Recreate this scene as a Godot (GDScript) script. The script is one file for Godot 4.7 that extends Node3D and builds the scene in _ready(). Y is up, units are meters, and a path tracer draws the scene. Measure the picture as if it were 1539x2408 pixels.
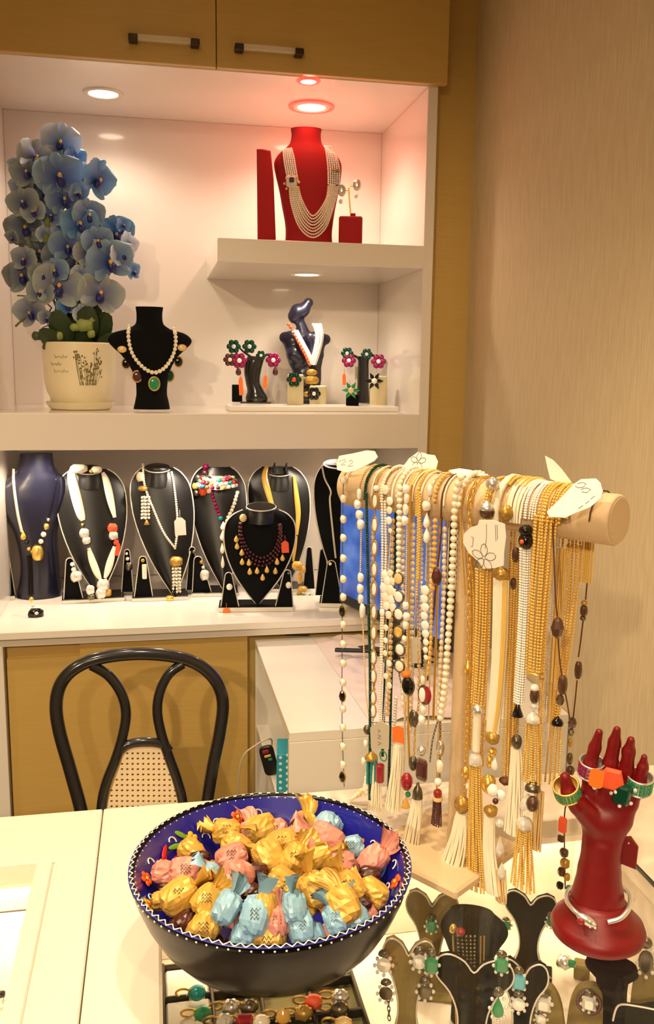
extends Node3D
# Jewellery shop: candy bowl and necklace stand on a glass-topped counter, display niche behind.
# The photograph's frame is 1539 x 2408 pixels; a pixel gives a direction, the distance comes from what a thing stands on.
const FOCAL := 2082.6
const CX := 769.5
const CY := 1204.0
const TOP := 0.90        # counter top
const REAR := 0.82       # rear worktop
const SHELF := 1.373     # long shelf
const LAMPS := 0.26      # strength of all lamps together
const UPSHELF := 1.829   # short shelf
var EYE := Vector3(0, 1.5, 0)
var FW: Vector3
var RT: Vector3
var UPV: Vector3
var fo := Vector3.ZERO   # frame of the thing being built: origin, x axis, z axis
var fx := Vector3.RIGHT
var fz := Vector3.BACK
var used := {}
var M := {}
var G := {}
var rng := RandomNumberGenerator.new()

# ---------------------------------------------------------------- pixels and frames
func aim() -> void:
	var p := 0.16207
	var y := 0.19362
	var r := 0.012724
	FW = Vector3(sin(y) * cos(p), -sin(p), -cos(y) * cos(p))
	var rt := Vector3(cos(y), 0, sin(y))
	var up := rt.cross(FW)
	RT = cos(r) * rt + sin(r) * up
	UPV = -sin(r) * rt + cos(r) * up
func ray(px: float, py: float) -> Vector3:
	return FW + RT * ((px - CX) / FOCAL) - UPV * ((py - CY) / FOCAL)
func on_y(px: float, py: float, h: float) -> Vector3:
	var d := ray(px, py)
	return EYE + d * ((h - EYE.y) / d.y)
func on_z(px: float, py: float, z: float) -> Vector3:
	var d := ray(px, py)
	return EYE + d * (z / d.z)
func on_x(px: float, py: float, x: float) -> Vector3:
	var d := ray(px, py)
	return EYE + d * (x / d.x)
func frame(o: Vector3, toward := Vector3.ZERO) -> void:
	fo = o
	var t := EYE - o if toward == Vector3.ZERO else toward
	fz = Vector3(t.x, 0, t.z).normalized()
	fx = Vector3.UP.cross(fz)
func plain_frame(o: Vector3) -> void:
	frame(o, Vector3(0, 0, 1))
func q(px: float, py: float, dz := 0.0) -> Vector3:
	var d := ray(px, py)
	var t := (dz - (EYE - fo).dot(fz)) / d.dot(fz)
	var p := EYE + d * t - fo
	return Vector3(p.dot(fx), p.y, p.dot(fz))
func k() -> float:       # metres per pixel at the frame's origin
	return (fo - EYE).dot(FW) / FOCAL
func qs(a: Array, dz := 0.0) -> PackedVector3Array:
	var o := PackedVector3Array()
	for i in range(0, a.size(), 2):
		o.append(q(a[i], a[i + 1], dz))
	return o

# ---------------------------------------------------------------- things and parts
func numbered(n: String) -> String:
	used[n] = used.get(n, -1) + 1
	return n if used[n] == 0 else "%s_%03d" % [n, used[n]]
func thing(called: String, label: String, category: String, group := "") -> Node3D:
	var o := Node3D.new()
	o.name = numbered(called)
	add_child(o)
	o.transform = Transform3D(Basis(fx, Vector3.UP, fz), fo)
	o.set_meta("label", label)
	o.set_meta("category", category)
	if group:
		o.set_meta("group", group)
	return o
func part(parent: Node, called: String, mesh: Mesh, m: Material, at := Vector3.ZERO, turn := Basis.IDENTITY) -> MeshInstance3D:
	var o := MeshInstance3D.new()
	o.name = called
	o.mesh = mesh
	o.material_override = m
	parent.add_child(o, true)
	o.transform = Transform3D(turn, at)
	return o
func structure(called: String, mesh: Mesh, m: Material, at := Vector3.ZERO) -> MeshInstance3D:
	var o := part(self, called, mesh, m, at)
	o.set_meta("kind", "structure")
	return o
func stuff(parent: Node, called: String, mesh: Mesh, m: Material, spots: Array) -> MultiMeshInstance3D:
	var mm := MultiMesh.new()
	mm.transform_format = MultiMesh.TRANSFORM_3D
	mm.mesh = mesh
	mm.instance_count = spots.size()
	for i in spots.size():
		mm.set_instance_transform(i, spots[i])
	var o := MultiMeshInstance3D.new()
	o.name = called
	o.multimesh = mm
	o.material_override = m
	o.set_meta("kind", "stuff")
	parent.add_child(o, true)
	return o

# ---------------------------------------------------------------- mesh builder
class MB:
	var v := PackedVector3Array()
	var n := PackedVector3Array()
	var uv := PackedVector2Array()
	var col := PackedColorArray()
	var idx := PackedInt32Array()
	var tint := Color.WHITE
	var tinted := false
	func _p(p: Vector3, t := Vector2.ZERO) -> void:
		v.append(p)
		uv.append(t)
		col.append(tint)
	func face(pts: Array) -> void:      # flat convex polygon
		var b := v.size()
		for p in pts:
			_p(p, Vector2(p.x, p.y))
		for i in range(1, pts.size() - 1):
			idx.append_array([b, b + i, b + i + 1])
	func grid(rows: Array, wrap_row := false, wrap_col := false) -> void:   # smooth sheet; rows of equal length
		var b := v.size()
		var w: int = rows[0].size()
		var h := rows.size()
		for j in h:
			for i in w:
				_p(rows[j][i], Vector2(float(i) / maxi(1, w - (0 if wrap_row else 1)), float(j) / maxi(1, h - 1)))
		for j in (h if wrap_col else h - 1):
			var j2 := (j + 1) % h
			for i in (w if wrap_row else w - 1):
				var i2 := (i + 1) % w
				idx.append_array([b + j * w + i, b + j * w + i2, b + j2 * w + i2, b + j * w + i, b + j2 * w + i2, b + j2 * w + i])
	func fan(ring: PackedVector3Array, flip := false) -> void:
		var b := v.size()
		var c := Vector3.ZERO
		for p in ring:
			c += p
		_p(c / ring.size())
		for p in ring:
			_p(p)
		for i in ring.size():
			var a := b + 1 + i
			var d := b + 1 + (i + 1) % ring.size()
			if flip:
				idx.append_array([b, d, a])
			else:
				idx.append_array([b, a, d])
	func done() -> ArrayMesh:
		n.resize(v.size())
		n.fill(Vector3.ZERO)
		for i in range(0, idx.size(), 3):
			var a := v[idx[i]]
			var f := (v[idx[i + 2]] - a).cross(v[idx[i + 1]] - a)
			for j in 3:
				n[idx[i + j]] += f
		for i in n.size():
			n[i] = n[i].normalized() if n[i].length_squared() > 1e-24 else Vector3.UP
		var s := []
		s.resize(Mesh.ARRAY_MAX)
		s[Mesh.ARRAY_VERTEX] = v
		s[Mesh.ARRAY_NORMAL] = n
		s[Mesh.ARRAY_TEX_UV] = uv
		if tinted:
			s[Mesh.ARRAY_COLOR] = col
		s[Mesh.ARRAY_INDEX] = idx
		var m := ArrayMesh.new()
		m.add_surface_from_arrays(Mesh.PRIMITIVE_TRIANGLES, s)
		return m
func add_box(b: MB, c: Vector3, s: Vector3, bev := 0.0) -> void:
	var h := s * 0.5
	bev = minf(bev, minf(h.x, minf(h.y, h.z)) * 0.9)
	var pt := func(sg: Array, ax: int) -> Vector3:
		var o := Vector3.ZERO
		for a in 3:
			o[a] = sg[a] * (h[a] if a == ax else h[a] - bev)
		return c + o
	for ax in 3:
		var u := (ax + 1) % 3
		var w := (ax + 2) % 3
		for sg in [-1, 1]:
			var f := []
			for e in [[-1, -1], [1, -1], [1, 1], [-1, 1]]:
				var g := [0, 0, 0]
				g[ax] = sg
				g[u] = e[0]
				g[w] = e[1]
				f.append(pt.call(g, ax))
			if sg > 0:
				f.reverse()
			b.face(f)
		if bev > 0.0:
			for e in [[-1, -1], [1, -1], [1, 1], [-1, 1]]:
				var g1 := [0, 0, 0]
				g1[ax] = -1
				g1[u] = e[0]
				g1[w] = e[1]
				var g2 := g1.duplicate()
				g2[ax] = 1
				var f2 := [pt.call(g1, u), pt.call(g2, u), pt.call(g2, w), pt.call(g1, w)]
				if e[0] * e[1] < 0:
					f2.reverse()
				b.face(f2)
	if bev > 0.0:
		for x in [-1, 1]:
			for y in [-1, 1]:
				for z in [-1, 1]:
					var f3 := [pt.call([x, y, z], 0), pt.call([x, y, z], 2), pt.call([x, y, z], 1)]
					if x * y * z < 0:
						f3.reverse()
					b.face(f3)
func box(s: Vector3, bev := 0.0) -> ArrayMesh:
	var b := MB.new()
	add_box(b, Vector3.ZERO, s, bev)
	return b.done()
func box_at(lo: Vector3, hi: Vector3, bev := 0.0) -> ArrayMesh:
	var b := MB.new()
	add_box(b, (lo + hi) * 0.5, (hi - lo).abs(), bev)
	return b.done()
func ring(c: Vector3, x: Vector3, y: Vector3, seg: int) -> PackedVector3Array:
	var o := PackedVector3Array()
	for i in seg:
		var a := TAU * i / seg
		o.append(c + x * cos(a) + y * sin(a))
	return o
func add_lathe(b: MB, prof: Array, seg: int, c := Vector3.ZERO, sx := 1.0, sz := 1.0) -> void:   # prof: radius, height pairs
	var rows := []
	for i in range(0, prof.size(), 2):
		var r := maxf(prof[i], 0.00002)
		rows.append(ring(c + Vector3(0, prof[i + 1], 0), Vector3(r * sx, 0, 0), Vector3(0, 0, -r * sz), seg))
	b.grid(rows, true)
func lathe(prof: Array, seg := 32, sx := 1.0, sz := 1.0) -> ArrayMesh:
	var b := MB.new()
	add_lathe(b, prof, seg, Vector3.ZERO, sx, sz)
	return b.done()
func add_tube(b: MB, pts: PackedVector3Array, rad, sides := 8, closed := false, caps := true, flat := 1.0) -> void:
	var rows := []
	var cnt := pts.size()
	var up := Vector3.ZERO
	for i in cnt:
		var a := pts[(i - 1 + cnt) % cnt] if closed or i > 0 else pts[i]
		var e := pts[(i + 1) % cnt] if closed or i < cnt - 1 else pts[i]
		var t := (e - a).normalized()
		if up == Vector3.ZERO:
			up = Vector3.BACK if absf(t.z) < 0.9 else Vector3.UP
		up = (up - t * up.dot(t)).normalized()
		var r: float = rad if rad is float else rad[i]
		rows.append(ring(pts[i], t.cross(up).normalized() * r, up * r * flat, sides))
	b.grid(rows, true, closed)
	if caps and not closed:
		b.fan(rows[0], true)
		b.fan(rows[-1])
func tube(pts: PackedVector3Array, rad, sides := 8, closed := false, flat := 1.0) -> ArrayMesh:
	var b := MB.new()
	add_tube(b, pts, rad, sides, closed, true, flat)
	return b.done()
func add_prism(b: MB, poly: PackedVector2Array, z0: float, z1: float, bev := 0.0) -> void:   # outline in xy, depth along z
	if Geometry2D.is_polygon_clockwise(poly):
		poly.reverse()
	var inner := poly
	if bev > 0.0:
		var off := Geometry2D.offset_polygon(poly, -bev, Geometry2D.JOIN_MITER)
		if off.size() == 1 and off[0].size() == poly.size():
			inner = off[0]
			if Geometry2D.is_polygon_clockwise(inner):
				inner.reverse()
			var best := 0
			for i in inner.size():
				if inner[i].distance_squared_to(poly[0]) < inner[best].distance_squared_to(poly[0]):
					best = i
			var rot := PackedVector2Array()
			for i in inner.size():
				rot.append(inner[(i + best) % inner.size()])
			inner = rot
		else:
			bev = 0.0
	var lift := func(p: PackedVector2Array, z: float) -> PackedVector3Array:
		var o := PackedVector3Array()
		for e in p:
			o.append(Vector3(e.x, e.y, z))
		return o
	var levels := [[inner, z1], [poly, z1 - bev], [poly, z0 + bev], [inner, z0]] if bev > 0.0 else [[poly, z1], [poly, z0]]
	for i in levels.size() - 1:
		var r0: PackedVector3Array = lift.call(levels[i][0], levels[i][1])
		var r1: PackedVector3Array = lift.call(levels[i + 1][0], levels[i + 1][1])
		for j in r0.size():
			var j2 := (j + 1) % r0.size()
			b.face([r0[j], r0[j2], r1[j2], r1[j]])
	var tris := Geometry2D.triangulate_polygon(inner)
	for i in range(0, tris.size(), 3):
		var a := inner[tris[i]]
		var c := inner[tris[i + 1]]
		var d := inner[tris[i + 2]]
		if (c - a).cross(d - a) < 0:
			var t := c
			c = d
			d = t
		b.face([Vector3(a.x, a.y, z1), Vector3(d.x, d.y, z1), Vector3(c.x, c.y, z1)])
		b.face([Vector3(a.x, a.y, z0), Vector3(c.x, c.y, z0), Vector3(d.x, d.y, z0)])
func prism(poly: PackedVector2Array, z0: float, z1: float, bev := 0.0) -> ArrayMesh:
	var b := MB.new()
	add_prism(b, poly, z0, z1, bev)
	return b.done()
func add_ball(b: MB, c: Vector3, r: Vector3, seg := 12, rings := 8) -> void:
	var rows := []
	for j in rings + 1:
		var a := PI * j / rings
		rows.append(ring(c + Vector3(0, cos(a) * r.y, 0), Vector3(maxf(sin(a), 0.001) * r.x, 0, 0), Vector3(0, 0, maxf(sin(a), 0.001) * r.z), seg))
	b.grid(rows, true)
func smooth(p: PackedVector3Array, per := 6, closed := false) -> PackedVector3Array:   # Catmull-Rom through the points
	var o := PackedVector3Array()
	var c := p.size()
	for i in (c if closed else c - 1):
		var p0 := p[(i - 1 + c) % c] if closed or i > 0 else p[i]
		var p3 := p[(i + 2) % c] if closed or i < c - 2 else p[mini(i + 1, c - 1)]
		for j in per:
			o.append(p[i].cubic_interpolate(p[(i + 1) % c], p0, p3, float(j) / per))
	if not closed:
		o.append(p[c - 1])
	return o
func flat2(p: PackedVector3Array) -> PackedVector2Array:
	var o := PackedVector2Array()
	for e in p:
		o.append(Vector2(e.x, e.y))
	return o
func rounded(w: float, h: float, r: float, seg := 4) -> PackedVector2Array:   # rectangle about the origin
	var o := PackedVector2Array()
	for cn in [[1, 1, 0], [-1, 1, 1], [-1, -1, 2], [1, -1, 3]]:
		for i in seg + 1:
			var a: float = PI / 2 * (cn[2] + float(i) / seg)
			o.append(Vector2(cn[0] * (w / 2 - r) + cos(a) * r, cn[1] * (h / 2 - r) + sin(a) * r))
	return o
func shape(p: Array, per := 4) -> PackedVector2Array:    # closed smooth outline from photograph pixels in the current frame
	return flat2(smooth(qs(p), per, true))

# ---------------------------------------------------------------- materials
func mat(called: String, c: Color, rough := 0.6, metal := 0.0, opt := {}) -> StandardMaterial3D:
	var m := StandardMaterial3D.new()
	m.resource_name = called
	m.albedo_color = c
	m.roughness = rough
	m.metallic = metal
	for key in opt:
		m.set(key, opt[key])
	M[called] = m
	return m
func noise(freq: float, ramp: Array, seed_ := 1, size := 512, oct := 4, type := FastNoiseLite.TYPE_SIMPLEX_SMOOTH) -> NoiseTexture2D:
	var f := FastNoiseLite.new()
	f.noise_type = type
	f.frequency = freq
	f.seed = seed_
	f.fractal_octaves = oct
	var t := NoiseTexture2D.new()
	t.width = size
	t.height = size
	t.seamless = true
	t.noise = f
	if ramp.size() > 0:
		var g := Gradient.new()
		g.offsets = PackedFloat32Array(range(ramp.size()).map(func(i): return float(i) / (ramp.size() - 1)))
		g.colors = PackedColorArray(ramp)
		t.color_ramp = g
	return t
func rgb(r: int, g: int, b: int) -> Color:
	return Color8(r, g, b)

func make_materials() -> void:
	mat("white_lacquer", rgb(238, 232, 222), 0.22)
	mat("niche_white", rgb(238, 228, 218), 0.3, 0.0, {"clearcoat_enabled": true, "clearcoat": 0.8, "clearcoat_roughness": 0.08})
	mat("cream_top", rgb(234, 222, 204), 0.3)
	mat("ceiling_paint", rgb(225, 215, 195), 0.9)
	mat("floor_tile", rgb(120, 95, 65), 0.4)
	mat("wall_paint", rgb(214, 196, 160), 0.85)
	var grain := noise(0.02, [rgb(200, 166, 92), rgb(206, 173, 98)], 3)
	mat("laminate", Color.WHITE, 0.42, 0.0, {"albedo_texture": grain, "uv1_triplanar": true, "uv1_world_triplanar": true, "uv1_scale": Vector3(0.6, 9.0, 0.6)})
	var paper := noise(0.05, [rgb(204, 184, 146), rgb(230, 214, 178)], 7, 512, 5)
	mat("wallpaper", Color.WHITE, 0.75, 0.0, {"albedo_texture": paper, "uv1_triplanar": true, "uv1_world_triplanar": true, "uv1_scale": Vector3(9.0, 0.35, 9.0)})
	mat("dark_metal", rgb(70, 62, 52), 0.35, 0.9)
	mat("acrylic", Color(0.95, 0.92, 0.85, 0.35), 0.08, 0.0, {"transparency": BaseMaterial3D.TRANSPARENCY_ALPHA})
	mat("glass", Color(0.9, 0.97, 0.93, 0.004), 0.01, 0.0, {"metallic_specular": 0.3, "transparency": BaseMaterial3D.TRANSPARENCY_ALPHA})
	mat("glass_edge", rgb(52, 84, 66), 0.1)
	mat("lamp_white", rgb(255, 236, 206), 0.4, 0.0, {"emission_enabled": true, "emission": rgb(255, 232, 200), "emission_energy_multiplier": 16.0})
	mat("lamp_red", rgb(255, 96, 80), 0.4, 0.0, {"emission_enabled": true, "emission": rgb(255, 60, 50), "emission_energy_multiplier": 2.0})
	mat("lamp_trim", rgb(228, 220, 204), 0.3)
	mat("black_gloss", rgb(10, 10, 13), 0.12, 0.0, {"clearcoat_enabled": true, "clearcoat": 0.6})
	mat("black_plastic", rgb(14, 14, 15), 0.35)
	mat("black_leather", rgb(13, 12, 12), 0.38)
	mat("blue_black", rgb(16, 18, 44), 0.22, 0.0, {"clearcoat_enabled": true, "clearcoat": 0.5})
	mat("black_velvet", rgb(8, 8, 9), 0.9, 0.0, {"rim_enabled": true, "rim": 0.06, "metallic_specular": 0.3})
	mat("red_velvet", rgb(158, 8, 18), 0.8, 0.0, {"rim_enabled": true, "rim": 0.6, "rim_tint": 0.6})
	mat("hand_velvet", rgb(118, 5, 12), 0.42, 0.0, {"rim_enabled": true, "rim": 0.3, "rim_tint": 0.9})
	mat("silver_trim", rgb(226, 220, 208), 0.25, 0.35)
	mat("silver", rgb(232, 230, 224), 0.28, 0.8)
	mat("old_silver", rgb(120, 112, 96), 0.35, 0.9)
	mat("gold", rgb(246, 204, 104), 0.32, 0.8)
	mat("gold_bead", rgb(240, 200, 106), 0.2, 0.3)
	mat("old_gold", rgb(190, 152, 74), 0.42, 0.6)
	mat("pearl", rgb(250, 238, 214), 0.22, 0.0, {"clearcoat_enabled": true, "clearcoat": 0.5, "clearcoat_roughness": 0.15})
	mat("pearl_white", rgb(252, 248, 240), 0.2, 0.0, {"clearcoat_enabled": true, "clearcoat": 0.6})
	mat("pearl_gold", rgb(238, 204, 140), 0.22, 0.0, {"clearcoat_enabled": true, "clearcoat": 0.5})
	mat("thread", rgb(250, 240, 214), 0.6)
	mat("thread_gold", rgb(242, 204, 112), 0.45, 0.2)
	mat("cord_brown", rgb(92, 48, 20), 0.6)
	mat("emerald_bead", rgb(6, 62, 46), 0.15)
	mat("emerald", rgb(6, 138, 84), 0.08, 0.0, {"clearcoat_enabled": true, "clearcoat": 0.8})
	mat("teal", rgb(14, 140, 142), 0.2)
	mat("ruby", rgb(150, 10, 26), 0.1, 0.0, {"clearcoat_enabled": true, "clearcoat": 0.8})
	mat("garnet", rgb(74, 10, 18), 0.1, 0.0, {"clearcoat_enabled": true, "clearcoat": 0.8})
	mat("magenta", rgb(150, 18, 84), 0.2)
	mat("smoky", rgb(78, 44, 22), 0.1, 0.0, {"clearcoat_enabled": true, "clearcoat": 0.8})
	mat("onyx", rgb(22, 18, 16), 0.12)
	mat("citrine", rgb(228, 176, 82), 0.1)
	mat("crystal", rgb(236, 234, 226), 0.06, 0.3)
	mat("blue_topaz", rgb(96, 178, 196), 0.06)
	mat("coral", rgb(240, 92, 52), 0.5)
	mat("orange_card", rgb(255, 120, 28), 0.55)
	mat("card", rgb(246, 240, 228), 0.6)
	mat("ink", rgb(88, 82, 72), 0.6)
	mat("suede", Color.WHITE, 0.9, 0.0, {"albedo_texture": noise(0.09, [rgb(206, 178, 138), rgb(220, 194, 156)], 5), "uv1_triplanar": true, "uv1_scale": Vector3(8, 8, 8), "rim_enabled": true, "rim": 0.2})
	mat("cane", rgb(232, 212, 176), 0.6)
	mat("cane_hole", rgb(96, 66, 30), 0.8)
	mat("cream_cloth", rgb(216, 202, 158), 0.85)
	mat("olive_velvet", rgb(132, 114, 62), 0.85)
	mat("leaf", rgb(58, 82, 38), 0.45)
	mat("leaf_light", rgb(150, 164, 84), 0.45)
	mat("stem", rgb(104, 116, 48), 0.5)
	mat("lip_blue", rgb(26, 34, 110), 0.35)
	mat("pot", rgb(240, 228, 192), 0.3)
	mat("olive_print", rgb(120, 110, 60), 0.5)
	mat("paper_grey", rgb(196, 186, 166), 0.7)

func spot(parent: Node, at: Vector3, energy: float, cone: float, c: Color, size := 0.04, soft := 0.6) -> void:
	var l := SpotLight3D.new()
	l.name = "lamp_beam"
	parent.add_child(l, true)
	l.position = at
	l.rotation_degrees.x = -90
	l.light_energy = energy * LAMPS
	l.light_color = c
	l.spot_angle = cone
	l.spot_angle_attenuation = soft
	l.spot_range = 8.0
	l.spot_attenuation = 2.0
	l.light_size = size
	l.shadow_enabled = true

func downlight(at: Vector3, r: float, label: String, energy: float, cone: float, c: Color, glow := "lamp_white", group := "") -> Node3D:
	plain_frame(at)
	var t := thing("downlight", label, "light", group)
	part(t, "trim_ring", lathe([r * 0.72, -0.003, r * 0.78, -0.006, r * 0.96, -0.005, r, 0.0], 32), M["lamp_trim"])
	part(t, "lamp_disc", lathe([0.0, -0.0035, r * 0.7, -0.0035, r * 0.73, -0.001], 32), M[glow])
	spot(t, Vector3(0, -0.012, 0), energy, cone, c, r * 0.6)
	return t

func make_light_and_camera() -> void:
	var cam := Camera3D.new()
	cam.name = "camera"
	add_child(cam)
	cam.transform = Transform3D(Basis(RT, UPV, -FW), EYE)
	cam.fov = 60.06
	cam.near = 0.02
	cam.current = true
	var env := Environment.new()
	env.background_mode = Environment.BG_COLOR
	env.background_color = Color(0.02, 0.018, 0.014)
	env.tonemap_mode = Environment.TONE_MAPPER_LINEAR
	env.tonemap_exposure = 1.0
	env.sdfgi_enabled = true
	env.ssao_enabled = true
	env.ssil_enabled = true
	var we := WorldEnvironment.new()
	we.name = "surroundings"
	we.environment = env
	add_child(we)

func make_lamps() -> void:
	var warm := Color(1.0, 0.925, 0.83)      # niche lamps
	var room := Color(1.0, 0.895, 0.735)      # shop lamps, a little yellower
	# lamps of the niche
	var a := on_y(243, 218, 2.236)
	downlight(a, 0.055, "round white downlight in the niche ceiling above the blue orchid", 0.72, 74, warm)
	var b := on_y(733, 250, 2.236)
	var d := downlight(b, 0.055, "round downlight with a red glow above the red velvet bust", 0.85, 74, warm)
	part(d, "red_ring", lathe([0.056, -0.0002, 0.056, -0.004, 0.066, -0.004, 0.066, -0.0002], 32), M["lamp_red"])
	var o := OmniLight3D.new()
	o.name = "red_glow"
	d.add_child(o)
	o.position = Vector3(0, -0.05, 0)
	o.light_color = Color(1.0, 0.12, 0.08)
	o.light_energy = 0.06 * LAMPS
	o.light_size = 0.06
	o.omni_range = 6.0
	o.omni_attenuation = 2.0
	o.shadow_enabled = true
	var f := on_y(728, 186, 2.236)
	f.z = minf(f.z, -2.425)
	plain_frame(f)
	var s := thing("downlight", "small red-rimmed lamp at the front edge of the niche ceiling", "light")
	part(s, "trim_ring", lathe([0.02, -0.0035, 0.03, -0.003, 0.032, 0.0], 24), M["lamp_red"])
	part(s, "lamp_disc", lathe([0.0, -0.003, 0.02, -0.003, 0.021, -0.001], 24), M["lamp_white"])
	spot(s, Vector3(0, -0.01, 0), 0.2, 60, Color(1, 0.5, 0.4), 0.015)
	var e := on_y(722, 643, 1.769)
	downlight(e, 0.05, "round downlight set in the underside of the short shelf", 0.6, 74, warm)
	for x in [-0.3, 0.1, 0.5]:
		downlight(Vector3(x, 1.2755, -2.55), 0.035, "small downlight hidden under the long white shelf", 0.55, 76, warm, "lamp_white", "lights under the long shelf")
	# lamps of the room's ceiling, above and behind the camera
	for p in [[-0.55, -0.75, 8.0, 56], [0.22, -0.80, 6.5, 46], [-0.75, 0.55, 8.0, 58], [0.25, 0.45, 6.5, 46], [-1.5, -1.6, 5.0, 60], [-0.05, -1.62, 3.2, 48]]:
		downlight(Vector3(p[0], 2.75, p[1]), 0.06, "round recessed downlight in the shop ceiling", p[2], p[3], room, "lamp_white", "recessed ceiling lights over the shop")
	track_lamp(Vector3(-1.15, 2.55, 1.7), Vector3(0.15, 0.85, -1.5), 15.0, 26, room)
	track_lamp(Vector3(-0.45, 2.55, 2.1), Vector3(0.25, 0.95, -1.2), 8.0, 24, room)

func track_lamp(at: Vector3, to: Vector3, energy: float, cone: float, c: Color) -> void:
	frame(at, to - at)
	var t := thing("track_spotlight", "black ceiling track spotlight aimed at the counter", "light", "track spotlights behind the camera")
	var dir := (to - at).normalized()
	var pitch := -asin(-dir.y)
	var b := Basis(Vector3.RIGHT, -pitch)
	part(t, "stem", tube(PackedVector3Array([Vector3(0, 2.75 - at.y, 0), Vector3(0, 0.05, 0)]), 0.012, 8), M["black_plastic"])
	part(t, "can", lathe([0.0, -0.07, 0.045, -0.07, 0.05, -0.06, 0.05, 0.07, 0.044, 0.07, 0.042, 0.05], 24), M["black_plastic"], Vector3.ZERO, b * Basis(Vector3.RIGHT, PI / 2))
	part(t, "lamp_disc", lathe([0.0, 0.052, 0.04, 0.052, 0.042, 0.05], 24), M["lamp_white"], Vector3.ZERO, b * Basis(Vector3.RIGHT, PI / 2))
	var l := SpotLight3D.new()
	l.name = "lamp_beam"
	t.add_child(l, true)
	l.position = b * Vector3(0, 0, 0.075)
	l.basis = b * Basis(Vector3.UP, PI)
	l.light_energy = energy * LAMPS
	l.light_color = c
	l.spot_angle = cone
	l.spot_angle_attenuation = 0.7
	l.spot_range = 9.0
	l.spot_attenuation = 2.0
	l.light_size = 0.04
	l.shadow_enabled = true

func make_room() -> void:
	var t := 0.1
	structure("floor", box_at(Vector3(-2.4, -t, -3.1), Vector3(1.0, 0, 4.6)), M["floor_tile"])
	structure("ceiling", box_at(Vector3(-2.4, 2.75, -3.1), Vector3(1.0, 2.75 + t, 4.6)), M["ceiling_paint"])
	structure("wall_back", box_at(Vector3(-2.4, 0, -3.05), Vector3(1.0, 2.75, -2.95)), M["wall_paint"])
	structure("wall_right", box_at(Vector3(0.88, 0, -2.95), Vector3(0.98, 2.75, 4.5)), M["wallpaper"])
	structure("wall_left", box_at(Vector3(-2.4, 0, -2.95), Vector3(-2.3, 2.75, 4.5)), M["wall_paint"])
	structure("wall_front", box_at(Vector3(-2.3, 0, 4.5), Vector3(0.98, 2.75, 4.6)), M["wall_paint"])
	structure("trim_1", box_at(Vector3(0.7585, 0, -2.95), Vector3(0.88, 2.75, -2.45)), M["laminate"])
	structure("trim_2", box_at(Vector3(-2.3, 0, -2.95), Vector3(-0.447, 2.75, -2.42)), M["laminate"])

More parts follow.
